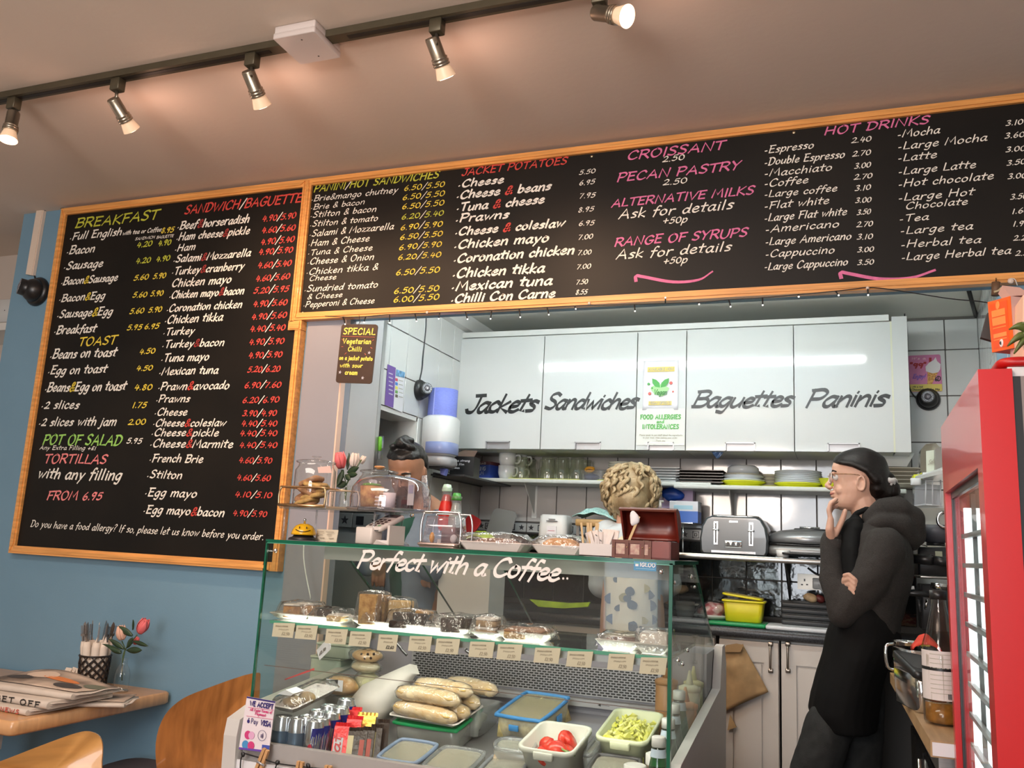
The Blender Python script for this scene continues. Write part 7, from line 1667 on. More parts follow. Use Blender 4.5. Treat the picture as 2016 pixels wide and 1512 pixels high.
for a, b_, c, d in ((673, 667, 676, 671), (733, 671, 736, 669), (672, 682.5, 676, 683), (729.5, 684, 733, 686), (678.5, 698, 682, 694.5), (718, 696, 720.5, 699)): W('dash', B().tube([at(a, b_, Y=Ys-.001), at(c, d, Y=Ys-.001)], .0011, 4), M('red_paint_pen'), t)
for (a, b_, c, d) in ((676, 626, 679, 640), (707, 624, 706, 640)): W('hanging_cord', B().tube(curve([at(a, b_-4, Y=Ys+.006), at((a+c)/2+2, (b_+d)/2, Y=Ys), at(c, d, Y=Ys)], 4), .0013, 5), m_black, t)
# table
m_table = M('beech_laminate_table', (.62, .34, .16), .28, var=.12, scale=7, stretch=(1, 9, 1), coat=.3)
ZTb = .715; xr = -2.207; yf = 1.930; xl_ = -3.15
tb_ = T('cafe_table', 'beech laminate cafe table against the blue wall with newspapers on it', 'table', ((xr+xl_)/2, (yf+2.57)/2, 0))
W('tabletop', B().rbox((xr+xl_)/2, (yf+2.562)/2, xr-xl_, 2.562-yf, ZTb-.042, ZTb, .018, .006), m_table, tb_)
W('apron_panel', B().box(xl_+.2, xr-.25, 2.1, 2.12, ZTb-.14, ZTb-.042), M('grey_white_panel', (.45, .45, .44), .5), tb_)
W('pedestal', B().cyl(((xr+xl_)/2, 2.25, .03), ((xr+xl_)/2, 2.25, ZTb-.042), .035), m_steel, tb_); W('foot_plate', B().rbox((xr+xl_)/2, 2.25, .45, .45, 0, .03, .05, .01), m_steel, tb_)
def tp_(px, py): p = at(px, py, Z=ZTb); return p
# newspapers
def paper_at(cx, cy, w_, d_, z, h, rz, label, cover, text=None, name='newspaper', red=False, curl=.0, seed=1):
    t = T(name, label, 'newspaper', (cx, cy, z), rz, 'folded newspapers')
    # folded: rounded spine at the front (-y)
    n = 10; pr = [(d_/2, h*.2), (0, h*.1), (-d_/2+h*.5, .0)]+[(-d_/2+h*.5-h*.5*cos(pi*k/n-pi/2), h/2+h/2*sin(pi*k/n-pi/2)) for k in range(n+1)]+[(0, h), (d_/2, h*.75)]
    b = B(); rs = []
    for i in range(9):
        u = i/8; rs.append([(-w_/2+w_*u, y, zz+curl*sin(u*pi*1.2+.5)*max(0, (y+d_/2)/d_)*(1 if zz > h*.5 else .3)+.0015*noise.noise(Vector((u*5, y*20, seed)))) for y, zz in pr])
    b.rings(rs, cap=True); obj('paper_body', b, M('newsprint', (.58, .50, .43), .8, var=.08, scale=12), t)
    for k in range(3): obj('page_edge', B().grid(lambda u, v: (w_/2-.002+.010*(k+1)*.4*v, -d_/2+.01+(d_-.03)*u, h*(.25+.22*k)+.002*sin(u*9+k)), 10, 1, thick=.0006), M('newsprint_page', (.66, .57, .50), .8), t)
    if cover: obj('front_page', B().grid(lambda u, v: (-w_/2*.95+w_*.95*u, -d_/2*.75+d_*.85*v, h+.0040+curl*sin(u*pi*1.2+.5)*((-d_/2*.75+d_*.85*v+d_/2)/d_)), 16, 10, thick=.0004), cover, t)
    if curl:
        for (u0, v0, du, dv, mm) in ((.30, .62, .16, .20, M('photo_pale', (.72, .56, .44), .6)), (.55, .55, .20, .10, M('photo_orange', (.70, .22, .06), .6)), (.75, .30, .14, .16, M('photo_dark', (.06, .05, .045), .6)), (.18, .35, .14, .12, M('photo_dark')), (.92, .60, .12, .18, M('photo_green', (.16, .17, .12), .6))):
            obj('photo_print', B().grid(lambda u, v: (lambda U, V: (-w_/2*.95+w_*.95*U, -d_/2*.75+d_*.85*V, h+.0052+curl*sin(U*pi*1.2+.5)*((-d_/2*.75+d_*.85*V+d_/2)/d_)))(u0+du*(u-.5)*2*sqrt(max(.05, 1-(2*v-1)**2)), v0+dv*(v-.5)*2), 6, 8), mm, t)
    if text:
        b = B(); write(text, Vector((-w_*.36, -d_/2-.0016, h*.16)), Vector((w_*.42, -d_/2-.0016, h*.16)), h*.70, h*.17, b, slant=0, gap=.25); obj('headline', b, M('headline_red', (.48, .06, .04), .6) if red else m_ink, t, kind='stuff')
    return t
m_photo = M('newspaper_photo', (.62, .48, .38), .6, kind='noise', col2=(.12, .09, .07), scale=9, detail=2)
p1 = tp_(60, 1385)
rzp = radians(-6)
bx, by = at(50, 1392, Z=ZTb).x+.02, 2.14
paper_at(bx-.07, by-.01, .34, .24, ZTb+.001, .016, radians(-4), 'folded newspaper with a red masthead at the bottom of the pile', None, 'THE DAILY NEWS', red=True, seed=2)
paper_at(bx-.04, by+.02, .36, .24, ZTb+.0175, .022, radians(-3), 'folded newspaper with a black TO GET OFF headline, middle of the pile', None, 'TO GET OFF', seed=5)
paper_at(bx-.03, by+.05, .38, .22, ZTb+.040, .018, radians(2), 'top newspaper with a colour photograph, pages fanned out', m_photo, None, curl=.018, seed=8)
paper_at(bx+.09, by+.12, .22, .16, ZTb+.001, .012, radians(28), 'folded newspaper peeping out behind the pile toward the cutlery pot', m_photo, None, seed=11)
# cutlery pot
pc = at(183, 1347, Z=ZTb); cxp, cyp = at(183, 1330, Y=2.46).x, 2.46
t = T('cutlery_pot', 'black openwork metal pot holding napkin-wrapped cutlery', 'pot', (cxp, cyp, ZTb))
r = .050; H_ = .108; m_lat = M('black_lattice', (.018, .012, .010), .4)
obj('rim', B().tube([(r*1.04*cos(a), r*1.04*sin(a), H_) for a in [2*pi*k/32 for k in range(32)]], .0035, 6, closed=True), m_lat, t); obj('base', B().lathe([(r*.9, 0), (r*.92, .006), (.0001, .006)], seg=28), m_lat, t)
obj('liner', B().lathe([(r*.80, .006), (r*.88, H_-.01)], seg=28, cap=False), M('cream_napkin', (.72, .60, .50), .7), t)
lb_ = B(); nc, nr = 11, 7
for i in range(nr):
    for j in range(nc):
        z = .010+(H_-.016)*(i+.5)/nr; a0 = 2*pi*(j+(.5 if i % 2 else 0))/nc; rr = r*(.90+.13*z/H_)
        if i % 2 == j % 2 or True:
            pts = []
            for k in range(13):
                q = 2*pi*k/12; s = 1+.35*cos(2*q)
                aa = a0+s*cos(q)*.62*pi/nc*1.25; zz = z+sin(q)*(H_/nr)*.62*(1.25-.35*cos(2*q)); pts.append((rr*cos(aa), rr*sin(aa), max(.004, min(H_, zz))))
            lb_.tube(pts[:-1], .0020, 4, closed=True)
obj('lattice', lb_, m_lat, t, kind='stuff')
m_nap = M('white_napkin', (.74, .64, .55), .7, var=.05, scale=30); m_cut = M('cutlery_steel', (.45, .43, .42), .25, 1.0)
rnd = random.Random(6)
for k in range(7):
    a = 2*pi*k/7; x, y = .026*cos(a), .022*sin(a)
    kt = T('cutlery_set', 'napkin-wrapped cutlery in the openwork pot, '+('rightmost set', 'back right set', 'back middle set', 'back left set', 'front left set', 'front middle set', 'front right set')[k], 'cutlery', (cxp+x, cyp+y, ZTb+.012), a, 'wrapped cutlery in the pot')
    tl = Matrix.Rotation(.10, 4, 'Y') @ Matrix.Rotation(rnd.uniform(-.08, .08), 4, 'X')
    obj('napkin', B().lathe([(.011, 0), (.014, .08), (.015, .125), (.012, .145)], seg=10).add([(-.014, 0, .13), (.0, -.012, .13), (.013, 0, .13), (.002, 0, .165)], [(0, 1, 3), (1, 2, 3), (2, 0, 3)]).xf(tl), m_nap, kt)
    obj('knife', B().prism([(-.008, 0, .09), (.004, 0, .09), (.006, 0, .17), (.004, 0, .205), (-.002, 0, .213), (-.006, 0, .20)], (0, .0015, 0)).xf(tl), m_cut, kt)
    fk = B().box(.004, .008, .004, .006, .09, .165)
    for q in range(3): fk.box(.001+.004*q, .003+.004*q, .004, .0055, .17, .2)
    fk.box(.0, .012, .004, .0055, .163, .172); obj('fork', fk.xf(tl), m_cut, kt)
# sugar sachet box
t = T('sachet_box', 'small wooden box of white sugar sachets left of the cutlery pot', 'box', (at(138, 1330, Y=2.42).x, 2.42, ZTb))
obj('box_body', B().box(-.028, .028, -.022, -.019, 0, .038).box(-.028, .028, .019, .022, 0, .038).box(-.028, -.025, -.022, .022, 0, .038).box(.025, .028, -.022, .022, 0, .038).box(-.028, .028, -.022, .022, 0, .003), M('pale_wood_box', (.62, .40, .24), .5, var=.1, scale=20), t)
for k in range(7): obj('sachet', B().rbox(0, 0, .026, .004, 0, .050, .001, .001).xf(Matrix.Translation((-.010+.003*k, -.015+.005*k, .006+.004*(k % 3))) @ Matrix.Rotation(.12*(k % 2), 4, 'Y')), m_nap, t)
# flower bottle on the table
xv, yv = at(240, 1335, Y=2.45).x, 2.45
t = T('flower_vase', 'clear glass bottle of coral and blush artificial tulips on the cafe table', 'flowers', (xv, yv, ZTb))
W('vase', B().lathe([(.024, 0), (.026, .004), (.026, .055), (.022, .075), (.012, .092), (.012, .108), (.015, .112)], (xv, yv, ZTb), 28, cap=False).lathe([(.024, 0), (.024, .006), (.0001, .006)], (xv, yv, ZTb), 28), m_glass, t)
for a, b_ in ((270, 1250), (240, 1262), (262, 1265), (248, 1280)): W('stem', B().tube(curve([at(240, 1340, Y=yv), at(241, 1305, Y=yv), at(246, 1280, Y=yv), at(a, b_, Y=yv)], 4), .0018, 6), m_stem, t)
petal_flower(t, at(281, 1234, Y=yv-.02), .028, m_pink, up=(.55, -.1, 1)); petal_flower(t, at(239, 1247, Y=yv-.01), .026, m_blush, up=(-.12, -.15, 1)); petal_flower(t, at(268, 1262, Y=yv+.02), .014, m_pink, up=(.3, 0, 1))
for a, b_, c, d, w_ in ((262, 1252, 232, 1233, .011), (245, 1278, 215, 1258, .009), (240, 1282, 203, 1268, .006), (250, 1280, 280, 1280, .011), (250, 1275, 262, 1255, .010), (262, 1262, 292, 1272, .007), (240, 1286, 215, 1275, .009), (262, 1240, 263, 1220, .005)): leaf(t, at(a, b_, Y=yv-.01), at(c, d, Y=yv-.02), w_)
# chairs
m_ply = M('bentwood_ply', (.40, .15, .04), .25, var=.28, scale=6, stretch=(7, 7, .8), coat=.5); m_ply2 = M('light_bentwood_ply', (.60, .30, .09), .3, var=.18, scale=6, stretch=(1, 1, 6), coat=.4)
m_leg = M('chair_steel', (.4, .4, .4), .3, .9)
def chair(label, outl, Ys0, mat, seat_c, rz, bulge=.03):
    # backrest: curved plywood panel whose outline is given, with real depth
    t = T('bentwood_chair', label, 'chair', (seat_c[0], seat_c[1], 0), 0, 'bentwood cafe chairs')
    q = curve([at(a, b_, Y=y) for (a, b_, y) in outl], 4, closed=True); c = sum(q, Vector())/len(q); n = (q[8]-q[0]).cross(q[-6]-q[0]).normalized(); n = -n if n.y > 0 else n
    fr_ = [c+(p-c)*.5-n*bulge*.6 for p in q]; m = len(q)
    b = B(); th = n*-.011
    pts = [p for p in q]+fr_+[c-n*bulge]; N_ = len(pts); b.add(pts+[p+th for p in pts], [(i, (i+1) % m, m+(i+1) % m, m+i) for i in range(m)]+[(m+i, m+(i+1) % m, 2*m) for i in range(m)]+[(N_+(i+1) % m, N_+i, N_+m+i, N_+m+(i+1) % m) for i in range(m)]+[(N_+m+(i+1) % m, N_+m+i, N_+2*m) for i in range(m)], True)
    b.add([p for p in q]+[p+th for p in q], [((i+1) % m, i, m+i, m+(i+1) % m) for i in range(m)])
    W('backrest', b, mat, t)
    s = B().rbox(0, 0, .40, .40, .44, .456, .08, .004).xf(Matrix.Translation((seat_c[0], seat_c[1], 0)) @ Matrix.Rotation(rz, 4, 'Z')); W('seat', s, mat, t)
    R_ = Matrix.Translation((seat_c[0], seat_c[1], 0)) @ Matrix.Rotation(rz, 4, 'Z')
    for x in (-.17, .17):
        for y in (-.17, .17): W('leg', B().cyl((x*1.05, y*1.05, 0), (x*.9, y*.9, .44), .011).xf(R_), m_leg, t)
    low = sorted(q, key=lambda p: p.z)[:2]; mid = (low[0]+low[1])/2
    W('back_support', B().tube(curve([tuple(mid), tuple(mid*.5+Vector((seat_c[0], seat_c[1], .5))*.5), (seat_c[0], seat_c[1], .448)], 5), .016, 8), mat, t)
ol = [(p[0], p[1], y) for p, y in (((306, 1480), 2.02), ((318, 1420), 2.03), ((350, 1382), 2.05), ((400, 1358), 2.10), ((500, 1325), 2.22), ((512, 1345), 2.24), ((500, 1450), 2.22), ((470, 1560), 2.16), ((380, 1590), 2.08), ((322, 1560), 2.03))]
chair('dark honey bentwood chair at the end of the table, its back against the display case', ol, 0, m_ply, (-1.98, 2.20), radians(20))
ol = [(p[0], p[1], y) for p, y in (((-60, 1520), 1.42), ((0, 1499), 1.45), ((80, 1468), 1.50), ((150, 1443), 1.55), ((180, 1441), 1.57), ((199, 1456), 1.59), ((200, 1500), 1.59), ((185, 1600), 1.57), ((40, 1680), 1.47), ((-60, 1650), 1.42))]
chair('lighter bentwood chair nearest the viewer at the bottom left corner', ol, 0, m_ply2, (-1.95, 1.72), radians(20))
t = T('stool', 'dark grey padded stool seat between the two chairs under the table edge', 'stool', (at(262, 1510, Y=2.42).x, 2.42, 0))
zs_ = at(262, 1506, Y=2.42).z; obj('seat', B().rbox(0, 0, .18, .2, zs_-.03, zs_, .06, .01), M('dark_grey_pad', (.06, .05, .055), .7), t); obj('leg', B().cyl((0, 0, 0), (0, 0, zs_-.03), .02), m_leg, t)
# ---------------------------------------------------------------- people
m_skin = M('light_skin', (.58, .34, .25), .5, var=.06, scale=18, sss=.08); m_skin2 = M('brown_skin', (.34, .17, .10), .5, var=.06, scale=18, sss=.05)
m_hair = M('black_brown_hair', (.008, .0045, .0035), .45, spec=.3, var=.5, scale=60, stretch=(1, 1, 6), bump=.6, bscale=90); m_hairk = M('black_hair', (.008, .007, .007), .4, bump=1, bscale=90, var=.3, scale=50)
m_lip = M('lip', (.45, .14, .12), .4); m_eyew = M('eye_white', (.7, .68, .66), .2); m_iris = M('eye_dark', (.04, .02, .015), .15)
HR = [(-.014, .070, .005, .026), (-.004, .090, -.01, .040), (.008, .0955, -.03, .048), (.022, .0945, -.045, .054), (.040, .092, -.058, .060), (.060, .094, -.068, .066), (.082, .094, -.076, .070), (.104, .0955, -.081, .073), (.122, .101, -.084, .0745), (.145, .1015, -.085, .075), (.168, .094, -.081, .072), (.190, .076, -.068, .062), (.206, .050, -.046, .045), (.216, .015, -.015, .018)]
def head(b, Mh, s=1.0, nose=True):
    rs = []
    for u, ff, fb, w_ in HR:
        c = (ff+fb)/2; h = (ff-fb)/2; rs.append([Mh @ Vector(((c+h*cos(a))*s, w_*sin(a)*(1 if cos(a) < 0.2 else 1-.10*cos(a))*s, u*s)) for a in [2*pi*j/28 for j in range(28)]])
    b.rings(rs)
    if nose:
        P = lambda f, si, u: Mh @ Vector((f*s, si*s, u*s))
        b.limb([P(.098, 0, .108), P(.107, 0, .090), P(.1165, 0, .074), P(.110, 0, .066)], [.007*s, .008*s, .0095*s, .008*s], 10)
        for e in (-1, 1): b.ell(P(.104, e*.011, .067), .008*s, .007*s, .007*s, 8)
        b.limb([P(.0945, -.018, .048), P(.100, 0, .050), P(.0945, .018, .048)], [.005*s, .007*s, .005*s], 8); b.limb([P(.0925, -.016, .036), P(.0975, 0, .036), P(.0925, .016, .036)], [.005*s, .0075*s, .005*s], 8)
        b.limb([P(.094, -.04, .118), P(.1025, 0, .119), P(.094, .04, .118)], [.006*s]*3, 8)   # brow ridge
        b.limb([P(.085, 0, .002), P(.092, 0, .010)], [.014*s, .012*s], 10)
        for e in (-1, 1): b.ell(P(.068, e*.030, .060), .020*s, .018*s, .024*s, 12)   # cheeks
def ear(b, Mh, s, e):
    pts = [Mh @ Vector(((.0+.013*cos(a))*s, e*(.0745+.006*sin(a*.5+.6))*s, (.082+.026*sin(a))*s)) for a in [2*pi*k/12 for k in range(12)]]
    b.tube(pts, .0045*s, 6, closed=True); b.ell(Mh @ Vector((0, e*.073*s, .08*s)), .011*s, .006*s, .020*s, 10)
def finger(b, p, dirs, lens, r):
    q = Vector(p); pts = [q.copy()]
    for d, L in zip(dirs, lens): q = q+Vector(d).normalized()*L; pts.append(q.copy())
    b.limb(pts, [r, r*.95, r*.88, r*.78][:len(pts)], 10)
    return pts[-1]
# --- profile person by the right counter, facing left (-X)
Yp0 = 3.20
def w(px, py, dy=0.0): p = at(px, py, Y=Yp0); return Vector((p.x, Yp0+dy, p.z))
PX = (w(1700, 950)-w(1690, 950)).length/10
pr_ = T('person', 'person in profile with glasses, grey hoodie and black apron, hand at chin', 'person', (w(1690, 1500).x, Yp0, KF))
s = .93
ech = w(1694, 999)     # point below the ear at chin height
Mh = Matrix.Translation(ech) @ Matrix.Rotation(pi, 4, 'Z') @ Matrix.Rotation(radians(-2), 4, 'Y')
body = B(); head(body, Mh, s); ear(body, Mh, s, 1); ear(body, Mh, s, -1)
body.limb([w(1700, 985), w(1712, 1025), w(1722, 1060)], [.052, .050, .062], 16)
body.limb([w(1722, 1075), w(1728, 1140), w(1715, 1220), w(1690, 1290)], [.10, .105, .09, .085], 16)       # trunk
ELB = w(1657, 1200, -.16); SHO = w(1727, 1085, -.13); WR = w(1638, 1066, -.10)
body.limb([SHO, ELB], [.045, .036], 12); body.limb([ELB, WR], [.024, .022], 12)
SH2 = w(1722, 1090, .14); EL2 = w(1690, 1195, .10); WR2 = w(1672, 1168, -.06)
body.limb([SH2, EL2], [.045, .036], 12); body.limb([EL2, WR2], [.034, .024], 12)
# raised hand: palm up to the chin, thumb to the right, fingers bent toward the chin
pal = [w(1637, 1062, -.10), w(1634, 1045, -.105), w(1636, 1026, -.105)]
for dy in (-.028, -.010, .010, .026): body.limb([pal[0]+Vector((0, dy*.6, 0)), pal[1]+Vector((0, dy, 0)), pal[2]+Vector((.0, dy, 0))], [.016, .014, .011], 10)
for k, (dy, L) in enumerate(((-.028, 1.0), (-.010, 1.08), (.010, 1.0), (.026, .8))):
    base = pal[2]+Vector((0, dy, 0)); t2 = [w(1633, 1011), w(1636, 999+k*2), w(1644, 993+k*3)]
    d1 = t2[0]-w(1636, 1026); d2 = t2[1]-t2[0]; d3 = t2[2]-t2[1]
    finger(body, base, [d1, d2, d3], [.030*L, .024*L, .019*L], .0088)
finger(body, pal[0]+Vector((.012, -.02, .012)), [w(1650, 1030)-w(1640, 1050), w(1655, 1018)-w(1648, 1034), w(1658, 1010)-w(1655, 1020)], [.034, .030, .022], .0108)
# tucked hand: four fingers over the near sleeve
HB = w(1667, 1143, -.185)
for k in range(4):
    a = w(1662+2*k, 1131+9.0*k, -.192); b1 = w(1670+1*k, 1129+9.0*k, -.206); c1 = w(1681-.5*k, 1138+8.8*k, -.212); d1 = w(1688-1.2*k, 1146+8.8*k, -.206)
    body.limb([a, b1, c1, d1], [.0068, .0070, .0066, .0060], 10)
body.limb([WR2, w(1668, 1150, -.16), w(1666, 1140, -.18)], [.022, .022, .016], 12)
# legs
for (a, dy) in (((1650, 1700), -.08), ((1690, 1715), .08)):
    pass
hipL, hipR = w(1668, 1330, -.085), w(1690, 1330, .085); kL, kR = w(1606, 1500, -.09), w(1690, 1520, .08)
fL = Vector((w(1590, 1500).x-.02, Yp0-.09, KF+.07)); fR = Vector((w(1690, 1500).x+.03, Yp0+.08, KF+.07))
body.limb([w(1690, 1290, -.05), hipL, kL, fL], [.07, .066, .050, .036], 14); body.limb([w(1690, 1290, .05), hipR, kR, fR], [.07, .066, .050, .036], 14)
bo = smooth_bool(body, .0030, m_skin, 'body', None, it=4)
def fixparent(o, par):
    me = o.data; me.transform(wm(par).inverted()); o.parent = par
fixparent(bo, pr_)
# face details
P = lambda f, si, u: Mh @ Vector((f*s, si*s, u*s))
W('lips', B().limb([P(.0955, .020, .0445), P(.1035, .004, .0435), P(.1035, -.004, .0435), P(.0955, -.020, .0445)], [.0028, .0034, .0034, .0028], 8), m_lip, pr_)
for e in (-1, 1):
    ey = W('eye', B().ell(P(.0865, e*.031, .104), .0115), m_eyew, pr_); W('iris', B().ell(P(.0965, e*.032, .104), .0035, .005, .005), m_iris, ey)
    W('eyelid', B().limb([P(.094, e*.020, .108), P(.098, e*.031, .1125), P(.090, e*.042, .108)], [.0028, .0034, .0028], 8), M('eyelid_skin', (.42, .22, .16), .5), ey)
    W('eyebrow', B().limb([P(.099, e*.016, .124), P(.0975, e*.030, .128), P(.086, e*.046, .124)], [.0026, .003, .002], 8), m_hair, pr_)
gl = W('glasses', B().tube([P(.108, .052*sin(0), .104)]*1+[P(.108, 0, .108), P(.107, .008, .110)], .001, 6) if False else B().tube([P(.112, -.010, .108), P(.115, 0, .110), P(.112, .010, .108)], .0014, 6), M('thin_gold_frame', (.45, .30, .18), .3, .8), pr_)
for e in (-1, 1):
    W('lens_rim', B().tube([P(.1105-.006*abs(sin(a))*0-.010*(1+cos(a))*.5, e*(.010+.020*(1+cos(a))), .100+.019*sin(a)) for a in [2*pi*k/20 for k in range(20)]], .0014, 6, closed=True), M('pale_clear_frame', (.60, .52, .46), .3), gl)
    W('lens', B().prism([P(.1105-.010*(1+cos(a))*.5, e*(.010+.020*(1+cos(a))), .100+.018*sin(a)) for a in [2*pi*k/20 for k in range(20)]], Mh.to_3x3() @ Vector((.0008, 0, 0))), GLASS('spectacle_lens', (.97, .97, .97), refl=.12), gl)
    W('temple', B().tube(curve([P(.100, e*.050, .112), P(.06, e*.070, .114), P(.01, e*.0775, .112), P(-.008, e*.078, .098)], 4), .0018, 6), M('tortoiseshell', (.12, .04, .015), .25, var=.8, scale=160, col2=(.35, .16, .05)), gl)
# hair: swept back, with bun and scrunchie
hb = B(); rs = []
HH = [(.040, -.018, -.088, .050), (.062, -.012, -.094, .0735), (.085, -.010, -.098, .077), (.106, -.004, -.099, .0795), (.122, .020, -.099, .081), (.136, .060, -.098, .082), (.150, .094, -.095, .0805), (.168, .098, -.090, .078), (.186, .088, -.082, .071), (.203, .064, -.062, .056), (.216, .030, -.034, .034), (.222, .004, -.012, .012)]
for u, ff, fb, w_ in HH:
    c = (ff+fb)/2; h = (ff-fb)/2; rs.append([Mh @ Vector(((c+h*cos(a))*s, w_*sin(a)*s*(1+.01*sin(a*14)), u*s+.0)) for a in [2*pi*j/40 for j in range(40)]])
hb.rings(rs)
hb.limb([P(-.050, 0, .060), P(-.062, 0, .015), P(-.052, 0, -.016)], [.045, .036, .022], 16)
hb.limb([P(-.085, 0, .10), P(-.075, .02, .06)], [.035, .03], 14)
hb.limb([P(.075, .055, .158), P(.03, .078, .150), P(-.02, .083, .13), P(-.05, .07, .10)], [.008, .010, .012, .02], 10); hb.limb([P(.075, -.055, .158), P(.03, -.078, .150), P(-.02, -.083, .13), P(-.05, -.07, .10)], [.008, .010, .012, .02], 10)
ho = smooth_bool(hb, .0042, m_hair, 'hair', None, it=3); fixparent(ho, pr_)
bn = W('bun', B().ell(w(1757, 964), .026, .028, .030, 18, nz=.12, ns=5), m_hair, pr_)
W('scrunchie', B().tube(curve([w(1742, 945, -.02), w(1750, 947, -.034), w(1757, 950, -.02), w(1752, 966, .0), w(1742, 978, .02), w(1736, 965, .02), w(1738, 950, 0)], 5, closed=True), .0095, 8, closed=True).tube(curve([w(1748, 958, -.030), w(1758, 946, -.022), w(1763, 950, .0), w(1756, 965, .0), w(1745, 976, -.012)], 4), .008, 8).wob(.0015, 60), M('white_scrunchie', (.55, .52, .50), .8), pr_)
# hoodie
m_hood = M('charcoal_marl_fleece', (.024, .020, .018), .95, var=.28, scale=240, bump=.6, bscale=300); 
hd = B()
def ringY(pl, pr2, py, hy, cy=0.0, n=24):
    a, c = w(pl, py), w(pr2, py); m = (a+c)/2; r = (c.x-a.x)/2
    return [Vector((m.x+r*cos(t_), Yp0+cy+hy*sin(t_), m.z)) for t_ in [2*pi*k/n for k in range(n)]]
hd.rings([ringY(1672, 1765, 1032, .09), ringY(1660, 1788, 1055, .15), ringY(1652, 1797, 1085, .185), ringY(1650, 1798, 1120, .19), ringY(1650, 1794, 1150, .185), ringY(1650, 1785, 1185, .175), ringY(1650, 1776, 1215, .17), ringY(1655, 1772, 1245, .17), ringY(1662, 1765, 1275, .15)])
hd.limb([w(1738, 1080, -.13), w(1710, 1140, -.165), ELB+Vector((.004, 0, -.004))], [.068, .060, .050], 16); hd.limb([ELB, w(1638, 1140, -.14), WR+Vector((-.006, 0, -.004))], [.046, .037, .032], 16)
hd.limb([WR+Vector((0, 0, -.010)), WR+Vector((0, 0, .006))], [.034, .033], 16)
hd.limb([w(1735, 1085, .14), EL2], [.062, .052], 16); hd.limb([EL2, w(1690, 1185, .0), w(1676, 1168, -.10)], [.050, .045, .036], 16)
hd.limb([w(1655, 1196, -.165), w(1690, 1180, -.150), w(1715, 1150, -.15)], [.040, .038, .030], 12)   # cloth bunching at the crook
hh_ = smooth_bool(hd, .006, m_hood, 'hoodie', None, it=8, disp=.012, dsc=.07); fixparent(hh_, pr_)
hc = B()
hc.limb([w(1712, 1020, -.05), w(1738, 1003, -.06), w(1768, 1000, -.05), w(1792, 1022, -.02), w(1800, 1052, 0), w(1796, 1070, .0)], [.026, .036, .036, .044, .040, .026], 16)
hc.limb([w(1705, 1045, -.07), w(1735, 1030, -.085), w(1770, 1035, -.06), w(1790, 1060, -.02)], [.022, .030, .040, .034], 16)
hc.limb([w(1712, 1020, .05), w(1738, 1003, .06), w(1768, 1000, .05), w(1792, 1022, .02)], [.026, .036, .036, .044], 16)
hc.limb([w(1705, 1045, .07), w(1735, 1030, .085), w(1770, 1035, .06), w(1790, 1060, .02)], [.022, .030, .040, .034], 16)
hc.limb([w(1745, 1015, 0), w(1785, 1035, 0)], [.05, .05], 16); hc.limb([w(1748, 990, -.03), w(1770, 985, 0), w(1748, 990, .03)], [.016, .02, .016], 12)
ho2 = smooth_bool(hc, .0055, m_hood, 'hood', None, it=6, disp=.008, dsc=.05); fixparent(ho2, pr_)
W('cuff', B().rings([[WR+Vector((r*cos(a)*1.0, r*sin(a), z)) for a in [2*pi*j/20 for j in range(20)]] for r, z in ((.033, -.030), (.035, -.02), (.034, .002), (.031, .006))]), M('ribbed_cuff', (.033, .027, .025), .95, bump=1, bscale=200), pr_)
# apron
m_apr = M('black_apron_cotton', (.0035, .0035, .0038), .85, var=.2, scale=8, spec=.2)
ap = B()
ap.rings([ringY(1668, 1700, 1022, .09), ringY(1652, 1708, 1040, .14), ringY(1647, 1708, 1080, .175), ringY(1645, 1712, 1130, .185), ringY(1644, 1730, 1180, .19)], cap=True)
ap.rings([ringY(1643, 1742, 1185, .19), ringY(1638, 1766, 1220, .198), ringY(1626, 1776, 1250, .19), ringY(1618, 1758, 1290, .195), ringY(1606, 1742, 1330, .19), ringY(1596, 1734, 1370, .185), ringY(1590, 1731, 1400, .18), ringY(1608, 1728, 1432, .17)], cap=True)
ap.limb([w(1672, 1030, -.05), w(1686, 1012, -.06), w(1705, 1004, -.055), w(1722, 1008, -.03)], [.010, .010, .010, .010], 8)
apo = smooth_bool(ap, .006, m_apr, 'apron', None, it=5, disp=.006, dsc=.12); fixparent(apo, pr_)
W('apron_buckle', B().tube(curve([w(1673, 1032, -.075), w(1677, 1026, -.08), w(1679, 1033, -.08), w(1676, 1039, -.08)], 4, closed=True), .0018, 6, closed=True), M('white_cord', (.7, .7, .68), .6), pr_)
# trousers and shoes
m_jean = M('charcoal_denim', (.018, .019, .019), .9, var=.35, scale=30, bump=.4, bscale=300)
jb_ = B(); jb_.limb([w(1685, 1310, 0), w(1675, 1345, 0)], [.10, .10], 18)
jb_.limb([w(1684, 1330, -.05), w(1632, 1425, -.08), kL, fL+Vector((0, 0, .04))], [.062, .076, .074, .070], 18); jb_.limb([hipR+Vector((.0, 0, 0)), w(1690, 1430, .06), kR, fR+Vector((0, 0, .04))], [.085, .082, .075, .068], 18)
jo = smooth_bool(jb_, .007, m_jean, 'trousers', None, it=6, disp=.012, dsc=.09); fixparent(jo, pr_)
for k, f in enumerate((fL, fR)): W('shoe', B().rings([[(f.x-.05+x*.13, f.y+y*.045, z) for x, y in [(cos(a), sin(a)) for a in [2*pi*j/16 for j in range(16)]]] for z in (KF+.001, KF+.03)]+[[(f.x-.02+x*.07, f.y+y*.038, KF+.08) for x, y in [(cos(a), sin(a)) for a in [2*pi*j/16 for j in range(16)]]]]), m_black, pr_)
